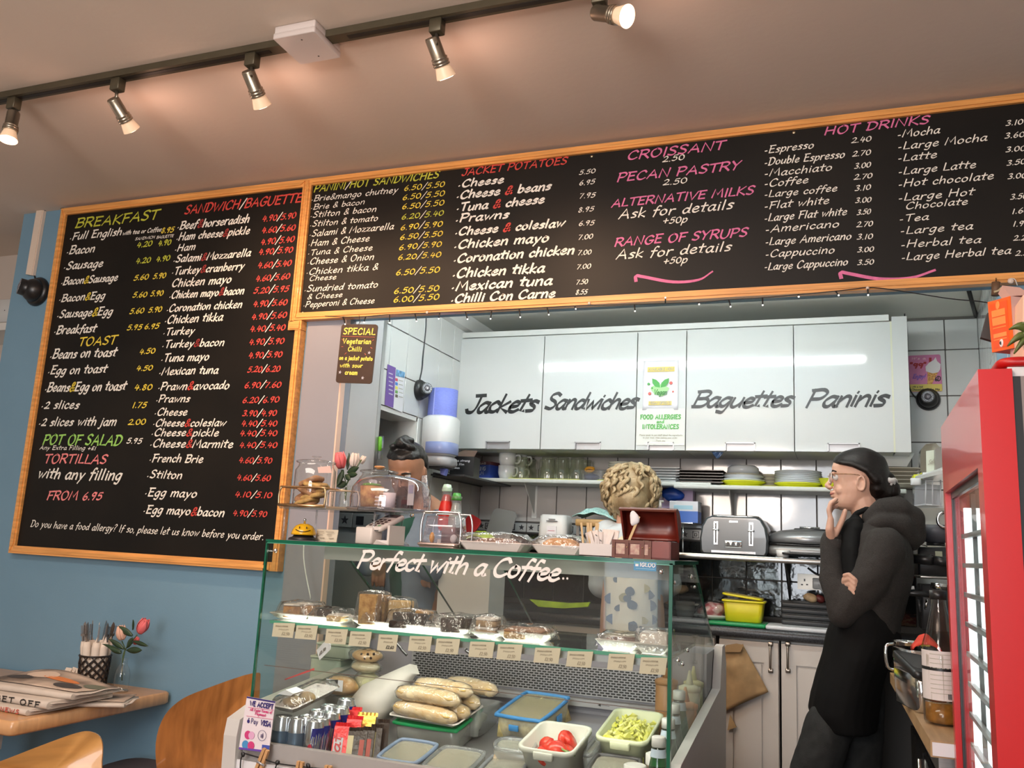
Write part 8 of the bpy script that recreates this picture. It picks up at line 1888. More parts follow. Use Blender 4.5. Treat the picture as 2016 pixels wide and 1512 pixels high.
# --- person behind the case, looking down
Yq = 2.95
def v(px, py, dy=0.0): p = at(px, py, Y=Yq); return Vector((p.x, Yq+dy, p.z))
p2 = T('person', 'person behind the cake dome with a black topknot and dark green apron, looking down', 'person', (v(805, 1000).x, Yq, KF))
base = v(806, 968, 0)
M2 = Matrix.Translation(base) @ Matrix.Rotation(radians(-82), 4, 'Z') @ Matrix.Rotation(radians(26), 4, 'Y'); s2 = .90
b = B(); head(b, M2, s2); ear(b, M2, s2, 1); ear(b, M2, s2, -1)
b.limb([v(806, 965, .05), v(808, 1000, .07)], [.055, .06], 14)
b.limb([v(808, 1030, .08), v(806, 1200, .06), v(806, 1400, .05)], [.12, .13, .13], 16)
sL, sR = v(762, 1022, .04), v(852, 1030, .04); eL, eR = v(735, 1110, -.04), v(862, 1120, -.05); hL, hR = v(762, 1095, -.05), v(850, 1095, -.05)
for a in ((sL, eL, hL), (sR, eR, hR)): b.limb(list(a), [.05, .04, .028], 12)
for hx_ in (hL, hR):
    for k in range(4): finger(b, hx_+Vector((-.024+.016*k, -.0, -.03)), [(0, -.1, -1), (0, -.1, -1), (0, .3, -1)], [.034, .026, .02], .0075)
    finger(b, hx_+Vector((.03 if hx_ is hL else -.03, -.01, 0)), [(.5 if hx_ is hL else -.5, -1, 0), (.1, -1, -.3)], [.03, .028], .010); b.limb([hx_, hx_+Vector((0, -.004, -.04))], [.030, .028], 12)
for e in (-1, 1): b.limb([v(806, 1400, .05)+Vector((e*.08, 0, 0)), Vector((base.x+e*.09, Yq+.03, KF+.48)), Vector((base.x+e*.09, Yq+.06, KF+.07))], [.09, .058, .04], 12)
o2 = smooth_bool(b, .005, m_skin2, 'body', None, it=4); fixparent(o2, p2)
Q = lambda f, si, u: M2 @ Vector((f*s2, si*s2, u*s2))
hb = B(); rs = []
for u, ff, fb, w_ in ((.080, -.02, -.092, .070), (.105, -.004, -.094, .0775), (.130, .02, -.094, .0795), (.155, .060, -.092, .0795), (.172, .092, -.088, .077), (.190, .084, -.078, .070), (.206, .058, -.058, .055), (.220, .015, -.02, .02)):
    c = (ff+fb)/2; h = (ff-fb)/2; rs.append([M2 @ Vector(((c+h*cos(a))*s2, w_*sin(a)*s2*(1+.02*sin(a*11)), u*s2)) for a in [2*pi*j/40 for j in range(40)]])
hb.rings(rs).wob(.004, 45, 4); hb.ell(Q(.045, .0, .230), .026, .026, .020, 14, nz=.4, ns=4).ell(Q(.04, .035, .215), .022, .022, .016, 12, nz=.4, ns=4).ell(Q(.04, -.035, .215), .022, .022, .016, 12, nz=.4, ns=4).ell(Q(.0, .0, .225), .035, .03, .02, 12, nz=.4, ns=4)
h2 = smooth_bool(hb, .0045, m_hairk, 'hair', None, it=2, disp=.004, dsc=.02); fixparent(h2, p2)
for e in (-1, 1): W('eyebrow', B().limb([Q(.104, e*.014, .120), Q(.105, e*.03, .124), Q(.094, e*.048, .118)], [.003, .0035, .002], 8), m_hairk, p2); ey = W('eye', B().ell(Q(.0865, e*.031, .104), .011), m_eyew, p2); W('iris', B().ell(Q(.0965, e*.032, .102), .0035, .005, .005), m_iris, ey)
m_shirt = M('pale_blue_shirt', (.15, .20, .26), .8, var=.12, scale=16)
def vr(pl, pr2, py, hy, cy=.05, n=24): a, c = v(pl, py), v(pr2, py); m = (a+c)/2; r = (c.x-a.x)/2; return [Vector((m.x+r*cos(t_), Yq+cy+hy*sin(t_), m.z)) for t_ in [2*pi*k/n for k in range(n)]]
sb_ = B().rings([vr(782, 836, 1000, .07), vr(762, 852, 1012, .11), vr(752, 860, 1036, .12), vr(752, 866, 1080, .14), vr(755, 862, 1180, .14), vr(752, 862, 1260, .14)])
for a in ((sL, eL, hL+Vector((0, .05, 0))), (sR, eR, hR+Vector((0, .05, 0)))): sb_.limb(list(a), [.056, .048, .042], 14)
so = smooth_bool(sb_, .007, m_shirt, 'shirt', None, it=6, disp=.008, dsc=.07); fixparent(so, p2)
W('checked_towel', B().grid(lambda u, v_: v(838+14*u+6*v_, 938+62*v_, .0-.02*u)+Vector((0, -.03, 0)), 6, 10, thick=.006), M('checked_cotton', (.62, .62, .64), .8, kind='voronoi', col2=(.22, .25, .32), scale=150), p2)
W('apron', B().grid(lambda u, v_: v(770+66*u-(6-12*u)*v_, 1014+14*(abs(u-.5)*-2+1)*(1-v_)+260*v_, -.085+.09*(2*u-1)**2), 12, 12, thick=.008), M('dark_green_canvas', (.008, .06, .040), .85, var=.15, scale=20), p2)
W('apron_eyelet', B().lathe([(.008, 0), (.008, .002), (.004, .002)], v(829, 1016, -.075), 16, (0, -1, 0), cap=False), m_brass, p2)
# --- blond person with their back turned
Yb_ = 3.28
def z_(px, py, dy=0.0): p = at(px, py, Y=Yb_); return Vector((p.x, Yb_+dy, p.z))
p3 = T('person', 'person with curly blond hair seen from behind in a white animal-print apron', 'person', (z_(1240, 1100).x, Yb_, KF))
base = z_(1240, 1022, 0); M3 = Matrix.Translation(base) @ Matrix.Rotation(radians(100), 4, 'Z') @ Matrix.Rotation(radians(12), 4, 'Y'); s3 = .92
b = B(); head(b, M3, s3); b.limb([z_(1240, 1005), z_(1243, 1045, -.02)], [.05, .055], 14); b.limb([z_(1245, 1075), z_(1245, 1200), z_(1245, 1350)], [.10, .12, .13], 16)
sL, sR = z_(1195, 1055), z_(1298, 1060); eL, eR = z_(1178, 1150, .04), z_(1312, 1150, .04); hL, hR = z_(1200, 1170, .14), z_(1285, 1170, .14)
for a in ((sL, eL, hL), (sR, eR, hR)): b.limb(list(a), [.048, .038, .027], 12)
for hx_, e in ((hL, 1), (hR, -1)):
    b.limb([hx_, hx_+Vector((0, .05, -.005))], [.028, .026], 12)
    for k in range(4): finger(b, hx_+Vector((-.022+.015*k, .045, -.005)), [(0, 1, -.1), (0, .7, -.6), (0, .3, -1)], [.03, .024, .018], .0085)
    finger(b, hx_+Vector((e*.028, .01, 0)), [(e*.5, 1, 0), (.1*e, 1, -.3)], [.03, .026], .010)
for e in (-1, 1): b.limb([z_(1245, 1350)+Vector((e*.08, 0, 0)), Vector((base.x+e*.09, Yb_, KF+.48)), Vector((base.x+e*.09, Yb_-.02, KF+.07))], [.09, .058, .04], 12)
o3 = smooth_bool(b, .006, m_skin, 'body', None, it=4); fixparent(o3, p3)
R3 = lambda f, si, u: M3 @ Vector((f*s3, si*s3, u*s3))
m_blond = M('ash_blond_hair', (.42, .33, .19), .5, col2=(.20, .14, .07), scale=22, stretch=(1, 1, 1), bump=1, bscale=60)
hb = B(); hb.ell(R3(-.005, 0, .125), .098, .104, .105, 24, nz=.08, ns=3); hb.ell(R3(-.035, 0, .07), .075, .088, .07, 20)
cu = B(); rnd = random.Random(12)
for k in range(170):
    th = rnd.uniform(0, 2*pi); ph = rnd.uniform(-.75, 1.35); c = R3(-.008, 0, .118)
    d = Vector((cos(th)*cos(ph), sin(th)*cos(ph), sin(ph))); p = c+Vector((d.x*.100, d.y*.103, d.z*.104)); tng = d.cross(Vector((0, 0, 1))); 
    if tng.length < .1: continue
    tng.normalize(); dn = tng.cross(d)*-1; dn = dn if dn.z < 0 else -dn; ph0 = rnd.uniform(0, 6)
    pts = [p+dn*(.008*i)+tng*(.0075*sin(i*1.15+ph0))+d*(.004*cos(i*1.15+ph0)+(.004 if i < 5 else .004-.002*(i-5))) for i in range(9)]
    cu.tube(pts, [.0055, .0075, .0085, .0085, .008, .0075, .0065, .005, .002], 6)
h3 = W('hair', hb, m_blond, p3); W('curls', cu, m_blond, h3, kind='stuff')
def zr_(pl, pr2, py, hy, cy=0.0, n=24): a, c = z_(pl, py), z_(pr2, py); m = (a+c)/2; r = (c.x-a.x)/2; return [Vector((m.x+r*cos(t_), Yb_+cy+hy*sin(t_), m.z)) for t_ in [2*pi*k/n for k in range(n)]]
sb_ = B().rings([zr_(1215, 1272, 1030, .06), zr_(1192, 1300, 1042, .11), zr_(1184, 1308, 1065, .13), zr_(1190, 1304, 1110, .13), zr_(1192, 1304, 1200, .13), zr_(1188, 1308, 1280, .14)])
for a in ((sL, eL, hL+Vector((0, -.05, 0))), (sR, eR, hR+Vector((0, -.05, 0)))): sb_.limb(list(a), [.062, .052, .042], 14)
so = smooth_bool(sb_, .007, M('pale_blue_tee', (.46, .52, .56), .8, var=.08, scale=14), 'shirt', None, it=6, disp=.008, dsc=.07); fixparent(so, p3)
m_print = M('cream_animal_print', (.62, .55, .40), .8)
def apf(u, v_): return z_(1206+96*u-10*(1-v_)*(1-u)*0, 1046+26*abs(u-.62)*(1-v_)*2+330*v_, -.150+.06*(2*u-1)**2)
aw = W('apron', B().grid(apf, 16, 24, thick=.006), m_print, p3)
rnd = random.Random(21)
for k in range(44):
    u, v_ = rnd.uniform(.06, .94), rnd.uniform(.02, .97); c = apf(u, v_)+Vector((0, -.008, 0)); n_ = 9; r0 = rnd.uniform(.013, .025)
    pts = [c+Vector((r0*(1+.35*noise.noise(Vector((cos(a)*1.3, sin(a)*1.3, k*2.1))))*cos(a), 0, r0*.85*(1+.35*noise.noise(Vector((cos(a), sin(a), k*3.7))))*sin(a))) for a in [2*pi*j/n_ for j in range(n_)]]
    W('print_patch', B().prism(pts, (0, .0015, 0)), (M('navy_patch', (.025, .04, .09), .8), M('black_patch', (.02, .02, .022), .8), M('mustard_patch', (.28, .22, .04), .8), M('black_patch'))[k % 4], aw)
# ---------------------------------------------------------------- right side: steel counter, fridge, boxes
ZR = .965
cfl = at(1900, 1470, Z=ZR-.03)
# steel counter along the right, splayed like the wall
t = T('steel_counter', 'stainless steel counter with dark fridge doors below, along the right of the kitchen', 'counter', (.4, 2.4, KF))
zc = .925
W('steel_top', B().prism([(.175, 1.98, zc-.045), (.425, 1.98, zc-.045), (.425, 3.45, zc-.045), (.31, 3.45, zc-.045), (.31, 2.99, zc-.045), (.165, 2.99, zc-.045)], (0, 0, .045)), m_steel, t)
W('cabinet_body', B().prism([(.195, 2.02, KF), (.42, 2.02, KF), (.42, 3.4, KF), (.33, 3.4, KF), (.33, 2.96, KF), (.195, 2.96, KF)], (0, 0, zc-.045-KF)), M('black_appliance', (.012, .012, .013), .2, coat=.3), t)
for k in range(2):
    y0 = 2.06+.42*k; W('appliance_door', B().prism([(.194, y0, KF+.06), (.194, y0+.39, KF+.06), (.184, y0+.39, KF+.06), (.184, y0, KF+.06)], (0, 0, zc-.16-KF)), M('black_appliance'), t)
    W('door_handle', B().cyl((.180, y0+.03, KF+.25), (.180, y0+.03, zc-.12), .006), m_chrome, t)
W('front_panel', B().box(.20, .42, 1.995, 2.02, KF, zc-.05), M('dark_red_panel', (.14, .015, .012), .3), t)
W('chrome_upright', B().box(.235, .262, 1.975, 1.995, .30, .84), m_chrome, t)
W('steel_plate', B().box(.207, .235, 1.985, 1.996, .30, .86), m_black, t); W('silver_strip', B().box(.285, .290, 1.985, 1.996, .30, .87), m_alu, t)
for z in (.795, .755):
    cp = W('control_box', B().rbox(.335, 1.985, .075, .02, z-.015, z+.015, .004, .002), M('cream_control', (.42, .38, .30), .4), t); W('display', B().box(.325, .345, 1.9735, 1.975, z-.006, z+.005), M('green_display', (.10, .18, .10), .3), cp)
# chopping board and board below
zb0 = zc+.001
t = T('wooden_board', 'thick wooden chopping board on the right steel counter, near end with a white label', 'board', (.3, 2.4, zb0))
W('board', B().prism([(.155, 1.90, zb0), (.42, 1.91, zb0), (.42, 2.97, zb0), (.138, 2.97, zb0)], (0, 0, .030)), M('worn_beech_board', (.40, .25, .12), .5, var=.2, scale=7, stretch=(8, 1, 1)), t)
W('label', B().prism([(.158, 1.8990, zb0+.003), (.212, 1.9012, zb0+.003), (.212, 1.9012, zb0+.027), (.158, 1.8990, zb0+.027)], (0, -.001, 0)), m_paper, t)
zt2 = zb0+.0305
def rx(px, Y): return at(px, 1300, Y=Y).x
# bottle
Yb2 = 2.10
t = T('vinegar_bottle', 'tall ridged clear bottle with a paper label and a little amber liquid', 'bottle', (at(1852, 1300, Y=Yb2).x, Yb2, zt2))
hb_ = at(1852, 1168, Y=Yb2).z-zt2
gb = GLASS('ridged_bottle', (.88, .87, .83), refl=1.8, rough=.05)
rg = B(); pf_ = [(.033, 0), (.036, .008), (.036, hb_*.52), (.034, hb_*.60), (.024, hb_*.74), (.017, hb_*.86), (.014, hb_*.93), (.014, hb_*.97)]
rg.rings([[((r*(1+.03*sin(8*a+z*60)))*cos(a), (r*(1+.03*sin(8*a+z*60)))*sin(a), z) for a in [2*pi*j/48 for j in range(48)]] for r, z in pf_], cap=False); obj('bottle_body', rg, gb, t)
obj('liquid', B().lathe([(.031, .004), (.033, .010), (.033, hb_*.16), (.0001, hb_*.16)], seg=28), M('amber_liquid', (.30, .13, .02), .1, var=.3, scale=60), t)
obj('cap', B().lathe([(.017, hb_*.95), (.017, hb_*1.02)], seg=20), m_black, t)
obj('label', B().rings([[(.0368*cos(a), .0368*sin(a), z) for a in [-pi*.98+pi*.9*j/12 for j in range(13)]] for z in (hb_*.19, hb_*.56)], cap=False, closed=False), M('bottle_label', (.66, .60, .58), .6), t)
obj('label_band', B().rings([[(.0372*cos(a), .0372*sin(a), z) for a in [-pi*.98+pi*.9*j/12 for j in range(13)]] for z in (hb_*.41, hb_*.435)], cap=False, closed=False), m_black, t)
for k in range(9): obj('label_print', B().rings([[(.0372*cos(a), .0372*sin(a), z+hb_*(.24+.034*k+(.02 if k > 4 else 0))) for a in [-pi*.72+pi*.36*j/6 for j in range(7)]] for z in (0, .0012)], cap=False, closed=False), M('grey_print'), t)
for k in range(7): obj('barcode_line', B().box(.008+.0022*k, .009+.0022*k, -.0378+.0004*k, -.0364+.0004*k, hb_*.205, hb_*.245), m_ink, t)
# steel containers
def sbox(px, Y, w_, d_, h, label, lid=True, rz=0, nm='steel_container'):
    t = T(nm, label, 'container', (rx(px, Y), Y, zt2), rz)
    obj('container', B().rbox(0, 0, w_, d_, 0, h, .012, .002, taper=1.06), m_chrome, t)
    if lid: l = obj('lid', B().rbox(0, 0, w_*1.02, d_*1.05, 0, .018, .012, .003).xf(Matrix.Translation((-.01, -.01, h+.004)) @ Matrix.Rotation(radians(8), 4, 'Y') @ Matrix.Rotation(radians(10), 4, 'X')), m_black, t); obj('lid_slot', B().rbox(0, 0, w_*.8, d_*.7, .018, .019, .01).xf(Matrix.Translation((-.01, -.01, h+.004)) @ Matrix.Rotation(radians(8), 4, 'Y') @ Matrix.Rotation(radians(10), 4, 'X')), m_dark, l)
    return t
sbox(1812, 2.30, .070, .165, .080, 'steel container with a tilted black lid beside the clear bottle', rz=radians(14))
sbox(1812, 2.62, .095, .12, .105, 'tall steel container with an angled rim behind the black-lidded one', False, radians(20))
t = T('steel_jug', 'round steel jug behind the containers on the wooden board', 'jug', (rx(1787, 2.86), 2.86, zt2)); obj('jug_body', B().lathe([(.030, 0), (.033, .004), (.036, .100), (.040, .104), (.036, .104), (.031, .006), (.0001, .006)], seg=26, cap=False), m_chrome, t); obj('handle', B().tube(curve([(-.036, -.01, .095), (-.058, -.02, .085), (-.056, -.02, .03), (-.034, -.01, .02)], 4), .005), m_chrome, t)
solo('cloth', clothgrid(.075, .07, .045, 15), M('red_cloth', (.62, .045, .02), .75, var=.2, scale=20), 'bright red cloth draped over the tall steel container', 'cloth', (rx(1826, 2.60), 2.60, zt2+.100))
solo('sponge', B().rbox(0, 0, .06, .05, 0, .012, .006, .003), M('yellow_sponge', (.75, .58, .10), .8), 'yellow sponge lying behind the steel containers', 'sponge', (rx(1812, 2.95), 2.97, zt2+.085))
# coffee machine / scales behind
t = T('coffee_machine', 'black coffee machine with two handles against the right wall', 'coffee machine', (at(1838, 1110, Y=3.36).x, 3.36, zc+.001))
zm = zc+.001
def cb(px0, py0, px1, py1, Y, d, mat, nm, r=.008): a = at(px0, py0, Y=Y); c = at(px1, py1, Y=Y); return W(nm, B().rbox((a.x+c.x)/2, Y+d/2, c.x-a.x, d, c.z, a.z, r, .003), mat, t)
cb(1806, 1076, 1880, 1140, 3.28, .2, m_black, 'machine_head'); cb(1812, 1150, 1880, 1245, 3.36, .15, m_dark, 'machine_body'); cb(1808, 1132, 1880, 1142, 3.26, .2, m_steel, 'steel_edge')
W('group_handle', B().tube([at(1798, 1100, Y=3.24), at(1830, 1102, Y=3.22), at(1838, 1103, Y=3.24)], [.016, .019, .016], 14), m_black, t); W('group_handle', B().tube([at(1838, 1103, Y=3.21), at(1870, 1108, Y=3.21)], [.015, .018], 14), m_black, t)
W('button_panel', B().box(at(1842, 1092, Y=3.26).x, at(1856, 1092, Y=3.26).x, 3.272, 3.278, at(1842, 1100, Y=3.26).z, at(1842, 1085, Y=3.26).z), M('olive_buttons', (.30, .32, .22), .4), t)
W('portafilter', B().tube([at(1770, 1166, Y=3.16), at(1800, 1168, Y=3.16), at(1850, 1172, Y=3.16)], [.008, .010, .012], 10), m_black, t); W('lever', B().tube([at(1780, 1158, Y=3.16), at(1800, 1157, Y=3.16)], .006, 8), m_cer, t)
W('steel_cup', B().cyl(at(1848, 1160, Y=3.14), at(1848, 1148, Y=3.14), .024, seg=20), m_chrome, t); W('drip_leg', B().cyl(at(1825, 1180, Y=3.18), at(1822, 1200, Y=3.18), .004), m_chrome, t); W('drip_leg', B().cyl(at(1808, 1180, Y=3.20), at(1812, 1205, Y=3.20), .004), m_dark, t)
t = T('weighing_scales', 'dark grey scale bowl on top of the coffee machine', 'scales', at(1840, 1075, Y=3.38))
c0 = at(1842, 1072, Y=3.38); W('bowl', B().lathe([(.02, 0), (.045, .008), (.062, .030), (.068, .062), (.064, .062), (.04, .012), (.0001, .010)], (c0.x, 3.38, c0.z+.004), 28, cap=False), M('grey_bowl', (.10, .10, .115), .4), t); W('stand', B().cyl((c0.x, 3.38, c0.z-.004), (c0.x, 3.38, c0.z+.006), .03), m_black, t); W('handle', B().tube([at(1812, 1062, Y=3.31), at(1814, 1072, Y=3.31), at(1826, 1075, Y=3.31)], .003, 6), m_chrome, t)
# wall shelf with plastic bins
t = T('wire_wall_shelf', 'white wire-fronted wall shelf with clear hanging bins by the right wall', 'shelf', at(1835, 940, Y=3.35))
W('shelf_board', B().prism([at(1802, 945, Y=3.5), at(1806, 938, Y=3.7), at(1866, 918, Y=3.7), at(1866, 930, Y=3.0)], (0, 0, .012)), m_wp, t)
for (a, b_) in ((1803, 949), (1827, 938)): W('shelf_end', B().rbox(at(a, b_, Y=3.4).x, 3.4, .035, .02, at(a, b_, Y=3.4).z-.012, at(a, b_, Y=3.4).z+.014, .01, .002), m_wp, t)
for (x0, y0, x1, y1) in ((1823, 945, 1822, 993), (1836, 945, 1836, 994), (1852, 945, 1852, 995), (1800, 996, 1822, 993), (1822, 993, 1856, 996), (1822, 948, 1856, 948)): W('wire', B().tube([at(x0, y0, Y=3.4), at(x1, y1, Y=3.4)], .0022, 6), M('white_wire', (.6, .6, .62), .4), t)
W('clear_bin', B().prism([at(1801, 952, Y=3.45), at(1852, 955, Y=3.45), at(1852, 995, Y=3.45), at(1800, 996, Y=3.45)], (0, .10, 0)), GLASS('bin_plastic', (.88, .9, .92), refl=1.0, rough=.2, haze=.25, hazecol=(.7, .7, .72)), t)
t = T('storage_jar', 'angular clear jar with a paper label on the right wall shelf', 'jar', at(1832, 920, Y=3.5))
W('jar', B().prism([at(a, b_, Y=3.45) for a, b_ in ((1812, 900), (1813, 885), (1823, 874), (1842, 872), (1850, 880), (1851, 930), (1818, 938), (1812, 925))], (0, .08, 0)), GLASS('jar_plastic', (.72, .70, .62), refl=1.6, rough=.1, haze=.2, hazecol=(.4, .36, .28)), t)
W('label', B().prism([at(a, b_, Y=3.445) for a, b_ in ((1823, 888), (1839, 886), (1841, 930), (1824, 934))], (0, .001, 0)), M('pale_green_label', (.62, .66, .54), .6), t)
b = B(); write('Salt', at(1827, 915, Y=3.443), at(1839, 912, Y=3.443), .016, .002, b, slant=.4); W('print', b, M('grey_print'), t, kind='stuff')
W('dark_jar_side', B().prism([at(a, b_, Y=3.40) for a, b_ in ((1841, 884), (1853, 879), (1856, 922), (1842, 930))], (0, .06, 0)), M('smoky_plastic', (.20, .18, .16), .3), t)
solo('shelf_liner', B().prism([at(1799, 934, Y=3.55), at(1815, 934, Y=3.55), at(1815, 944, Y=3.55), at(1799, 945, Y=3.55)], (0, .1, 0)), m_ykgl, 'yellow green liner roll at the end of the right wall shelf', 'liner', world=True, loc=tuple(at(1807, 939, Y=3.6)))
solo('white_panel', B().prism([at(1790, 1000, Y=3.8), at(1875, 1000, Y=3.8), at(1875, 1075, Y=3.8), at(1795, 1080, Y=3.8)], (0, .03, 0)), M('warm_white_board', (.66, .62, .54), .5), 'warm white splashback board behind the coffee machine', 'panel', world=True, loc=tuple(at(1830, 1040, Y=3.8)))
solo('steel_ring', B().tube([at(1860, 1024, Y=3.3)+Vector((.022*cos(a), 0, .026*sin(a))) for a in [2*pi*k/24 for k in range(24)]], .006, 8, closed=True), m_chrome, 'polished steel ring handle hanging beside the red fridge', 'ring', world=True, loc=tuple(at(1860, 1024, Y=3.3)))
# --- red drinks fridge, turned slightly
D0 = 1.30; pn = at(1925, 727, Y=D0); ftop = pn.z; fx, fy = pn.x, D0
# local frame: u = along the door face (away from viewer), v = to the right (body)
ang_ = math.atan2((1684-1008)/FPX*1, 1); 
ud = at(1684, 1108, Y=10)-CAM; ud.z = 0; ud.normalize(); vd = Vector((ud.y, -ud.x, 0))
def fb(u, v_, z): return Vector((fx, fy, 0))+ud*u+vd*v_+Vector((0, 0, z))
rzf = math.atan2(-ud.x, ud.y)
fr = T('drinks_fridge', 'tall red drinks fridge with a glass door at the right edge', 'fridge', (fx, fy, 0), rzf)
# thing frame: x = v, y = u
m_red = M('glossy_red_paint', (.42, .003, .003), .42, coat=.05, bump=.15, bscale=260, var=.03, scale=6); m_redp = M('red_door_frame', (.52, .010, .012), .3, coat=.25)
Wd, Hd, th = .56, ftop, .041; fw = .050
dr = obj('door_frame', B().box(0, th, 0, .006, .12, Hd).box(0, th, .006, fw, .12, Hd-.0).box(0, th, Wd-fw*.6, Wd, .12, Hd).box(0, th, fw, Wd-fw*.6, Hd-.13, Hd).box(0, th, fw, Wd-fw*.6, .12, .20), m_redp, fr)
obj('door_seal', B().box(.010, .016, fw, fw+.012, .20, Hd-.13).box(.010, .016, Wd-fw*.6-.012, Wd-fw*.6, .20, Hd-.13).box(.010, .016, fw, Wd-fw*.6, Hd-.142, Hd-.13), m_black, dr)
obj('door_pane', B().box(.012, .018, fw+.01, Wd-fw*.6-.01, .20, Hd-.135), GLASS('fridge_glass', (.88, .92, .92), refl=.5), dr)
def ring_(x0, x1): return B().box(x0, x1, .004, .028, .13, Hd-.01).box(x0, x1, Wd-.028, Wd-.01, .13, Hd-.01).box(x0, x1, .028, Wd-.028, Hd-.035, Hd-.01).box(x0, x1, .028, Wd-.028, .13, .16)
obj('gasket', ring_(th, th+.010), m_black, fr); obj('gasket', ring_(th+.010, th+.016), M('grey_gasket', (.2, .17, .16), .5), fr)
obj('body', B().box(th+.016, th+.55, .0, .03, .05, Hd-.005).box(th+.016, th+.55, Wd-.03, Wd, .05, Hd-.005).box(th+.52, th+.55, .03, Wd-.03, .05, Hd-.005).box(th+.016, th+.55, .03, Wd-.03, Hd-.035, Hd-.005).box(th+.016, th+.55, .03, Wd-.03, .05, .20), m_red, fr)
obj('graphic_panel', B().box(th+.045, th+.50, -.002, 0, .12, Hd-.018), M('pale_pink_graphic', (.62, .36, .30), .5), fr)
obj('top_cap', B().rbox(.325, Wd/2-.01, .60, Wd-.03, Hd+.0045, Hd+.018, .02, .004), m_red, fr)
obj('hinge', B().box(th-.004, th+.02, .01, .03, Hd-.03, Hd+.004), M('white_bracket', (.6, .6, .6), .4), fr)
obj('led_strip', B().box(.026, .052, Wd-fw*.6-.05, Wd-fw*.6-.035, .22, Hd-.16), M('fridge_led', (1, 1, 1), .4, emit=(.95, 1.0, 1.0), estr=2.2), fr)
obj('far_liner', B().box(th+.016, th+.50, Wd-.032, Wd-.0305, .20, Hd-.036), M('fridge_liner', (.70, .74, .74), .3), fr)
obj('rear_liner', B().box(th+.50, th+.52, .03, Wd-.03, .20, Hd-.035), M('fridge_liner', (.60, .64, .64), .3), fr)
for k in range(26):
    z = .24+.052*k
    if z > Hd-.18: break
    obj('shelf_wire', B().box(.022, .030, fw+.02, Wd-fw*.6-.02, z, z+.008), M('white_coated_wire', (.66, .68, .68), .3), fr)
    obj('led_dot', B().box(.034, .040, fw+.03, fw+.045, z+.02, z+.030), M('fridge_led'), fr)
for k in range(3): obj('inner_rail', B().box(.030, .036, .16+.12*k, .172+.12*k, .21, Hd-.14), M('grey_inner_rail', (.30, .33, .33), .4), fr)
for k in range(4): obj('foot', B().cyl((.05+.45*(k % 2), .05+.45*(k//2), 0), (.05+.45*(k % 2), .05+.45*(k//2), .055), .02), m_black, fr)
# boxes on the fridge
def bx_on(nm, label, cat, u, v_, z, w_, d_, h, rz, mat, parts=()):
    p = fb(u, v_, 0); t = T(nm, label, cat, (p.x, p.y, z), rz); obj('carton', B().box(-w_/2, w_/2, -d_/2, d_/2, 0, h), mat, t)
    for k in parts: obj(k[0], B().box(*k[1]), k[2], t)
    return t
Zf = Hd+.019
m_or = M('bright_orange_card', (.85, .12, .004), .5); m_orl = M('light_orange_card', (.90, .28, .06), .5); m_pk = M('dusty_pink_card', (.58, .36, .32), .6)
zq = at(1960, 680, Y=1.5).z
# red and pink small box
t = bx_on('tea_box', 'low red and pink printed box lying on top of the fridge under the orange one', 'box', .14, .135, Zf, .12, .11, .052, rzf+.1, M('pale_pink_box', (.66, .36, .36), .5), [('red_side', (.0, .0605, -.0565, -.0551, .002, .050), m_red)])
for k in range(4): obj('print_line', B().box(.012, .052, -.0575, -.0566, .012+.009*k, .015+.009*k), M('pink_print', (.75, .3, .3), .5), t)
for k in range(3): obj('flower_print', B().ell((-.045+.020*k, -.0552, .02+.008*(k % 2)), .009, .0008, .008, 10), M('rose_print', (.62, .12, .14), .5), t)
YO = 1.52
t = T('gift_box', 'tilted carton with a bright orange back and pink side stacked on the fridge', 'box', at(1975, 630, Y=YO))
A_ = [at(1946, 595, Y=YO+.02), at(1990, 583, Y=YO-.06), at(1997, 685, Y=YO-.06), at(1955, 694, Y=YO+.02)]
back = Vector((.085, .05, 0))
W('carton', B().prism(A_, back), m_pk, t)
nrm = (A_[1]-A_[0]).cross(A_[3]-A_[0]).normalized(); nrm = nrm if nrm.y < 0 else -nrm
def inset(u0, v0, u1, v1, off): f = lambda u, v_: (A_[0]*(1-u)+A_[1]*u)*(1-v_)+(A_[3]*(1-u)+A_[2]*u)*v_+nrm*off; return [f(u0, v0), f(u1, v0), f(u1, v1), f(u0, v1)]
W('orange_panel', B().prism(inset(0, 0, 1, 1, .0004), nrm*.001), m_or, t); W('inner_panel', B().prism(inset(.10, .06, .88, .94, .0016), nrm*.0006), M('deep_orange_card', (.82, .085, .003), .5), t)
for v0, v1 in ((.20, .33), (.35, .50), (.54, .56), (.66, .74), (.77, .79)): W('print_block', B().prism(inset(.18, v0, .78, v1, .0024), nrm*.0004), m_orl, t)
W('emblem', B().lathe([(.007, 0), (.006, .0008)], inset(.48, .12, .5, .13, .0024)[0], 14, nrm), m_orl, t); W('round_badge', B().lathe([(.0065, 0), (.006, .0008)], inset(.52, .86, .54, .87, .0024)[0], 16, nrm), m_paper, t); W('badge_mark', B().ell(inset(.52, .86, .54, .87, .0036)[0], .0022, .001, .003, 8), m_ink, t)
W('lid_flap', B().prism([at(1973, 562, Y=YO), at(2008, 566, Y=YO), at(2030, 580, Y=YO-.03), at(1990, 583, Y=YO-.05)], (.0, .04, -.002)), m_pk, t)
W('yellow_print', B().prism([at(1999, 620, Y=YO-.065), at(2010, 623, Y=YO-.065), at(2010, 640, Y=YO-.065), at(2000, 637, Y=YO-.065)], (0, .001, 0)), M('soft_yellow_print', (.66, .48, .20), .5), t)
solo('card_stand', B().prism([at(1944, 616, Y=1.62), at(1956, 612, Y=1.62), at(1958, 672, Y=1.62), at(1931, 664, Y=1.62)], (0, .012, 0)), M('black_card', (.03, .022, .02), .5), 'black card box leaning behind the orange carton', 'box', world=True, loc=tuple(at(1945, 645, Y=1.62)))
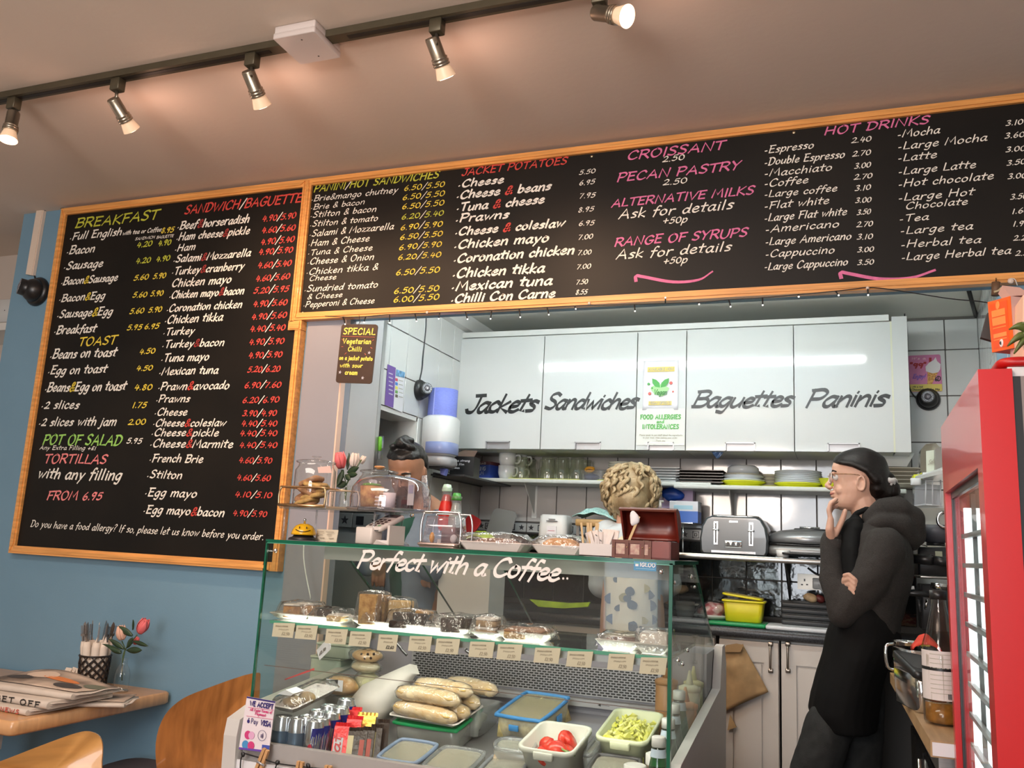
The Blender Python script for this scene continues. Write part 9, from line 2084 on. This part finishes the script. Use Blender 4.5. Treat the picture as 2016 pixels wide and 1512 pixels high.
solo('carton', B().prism([at(2014, 581, Y=1.4), at(2040, 580, Y=1.4), at(2040, 718, Y=1.4), at(2013, 715, Y=1.4)], (0, .1, 0)), M('peach_card', (.74, .48, .36), .6), 'pale peach carton cut off by the right edge on the fridge', 'box', world=True, loc=tuple(at(2025, 650, Y=1.42)))
# hanging wooden stem with twine
t = T('hanging_ornament', 'brown wooden hanging peg tied with twine above the orange carton', 'ornament', at(1961, 570, Y=2.49))
W('wooden_peg', B().cyl(at(1961, 556, Y=2.49), at(1960, 582, Y=2.49), .0105), M('brown_wood', (.16, .09, .05), .6), t); W('twine', B().tube(curve([at(1957, 575, Y=2.475), at(1966, 572, Y=2.475), at(1972, 566, Y=2.475)], 4), .003, 6), M('twine', (.55, .45, .28), .8), t); W('cord', B().cyl(at(1961, 556, Y=2.49), at(1961, 548, Y=2.53), .0015, seg=6), m_black, t)
t = T('cord_hook', 'clear adhesive hook with a looped white cord on the menu frame at the right', 'hook', at(1991, 553, Y=YB-.016)); W('hook_base', B().ell(at(1990, 553, Y=YB-.016), .008, .005, .008, 14), M('clear_hook'), t); W('cord_loop', B().tube(curve([at(1990, 548, Y=YB-.02), at(1998, 550, Y=YB-.02), at(2003, 562, Y=YB-.02)], 4), .0012, 5), m_wp, t)
# plant
t = T('potted_plant', 'spiky green plant with long thin leaves at the right edge above the fridge', 'plant', (at(2040, 700, Y=1.30).x, 1.34, Zf))
W('pot', B().lathe([(.03, 0), (.04, .05), (.037, .05), (.028, .006)], (at(2045, 700, Y=1.32).x+.02, 1.34, Zf), 20), M('cream_pot', (.6, .5, .42), .5), t)
c = at(2040, 680, Y=1.30)
for a, b_, w_ in ((1986, 649, .006), (1983, 682, .005), (2008, 640, .006), (1996, 697, .004), (2010, 664, .005), (2020, 625, .006), (2060, 630, .006), (2065, 670, .006)): leaf(t, c, at(a, b_, Y=1.28), w_, (0, -.01, .012), M('olive_leaf', (.10, .13, .03), .45, var=.3, scale=20))
W('stem', B().cyl((at(2045, 700, Y=1.32).x+.02, 1.34, Zf+.04), tuple(c), .004), m_stem, t)
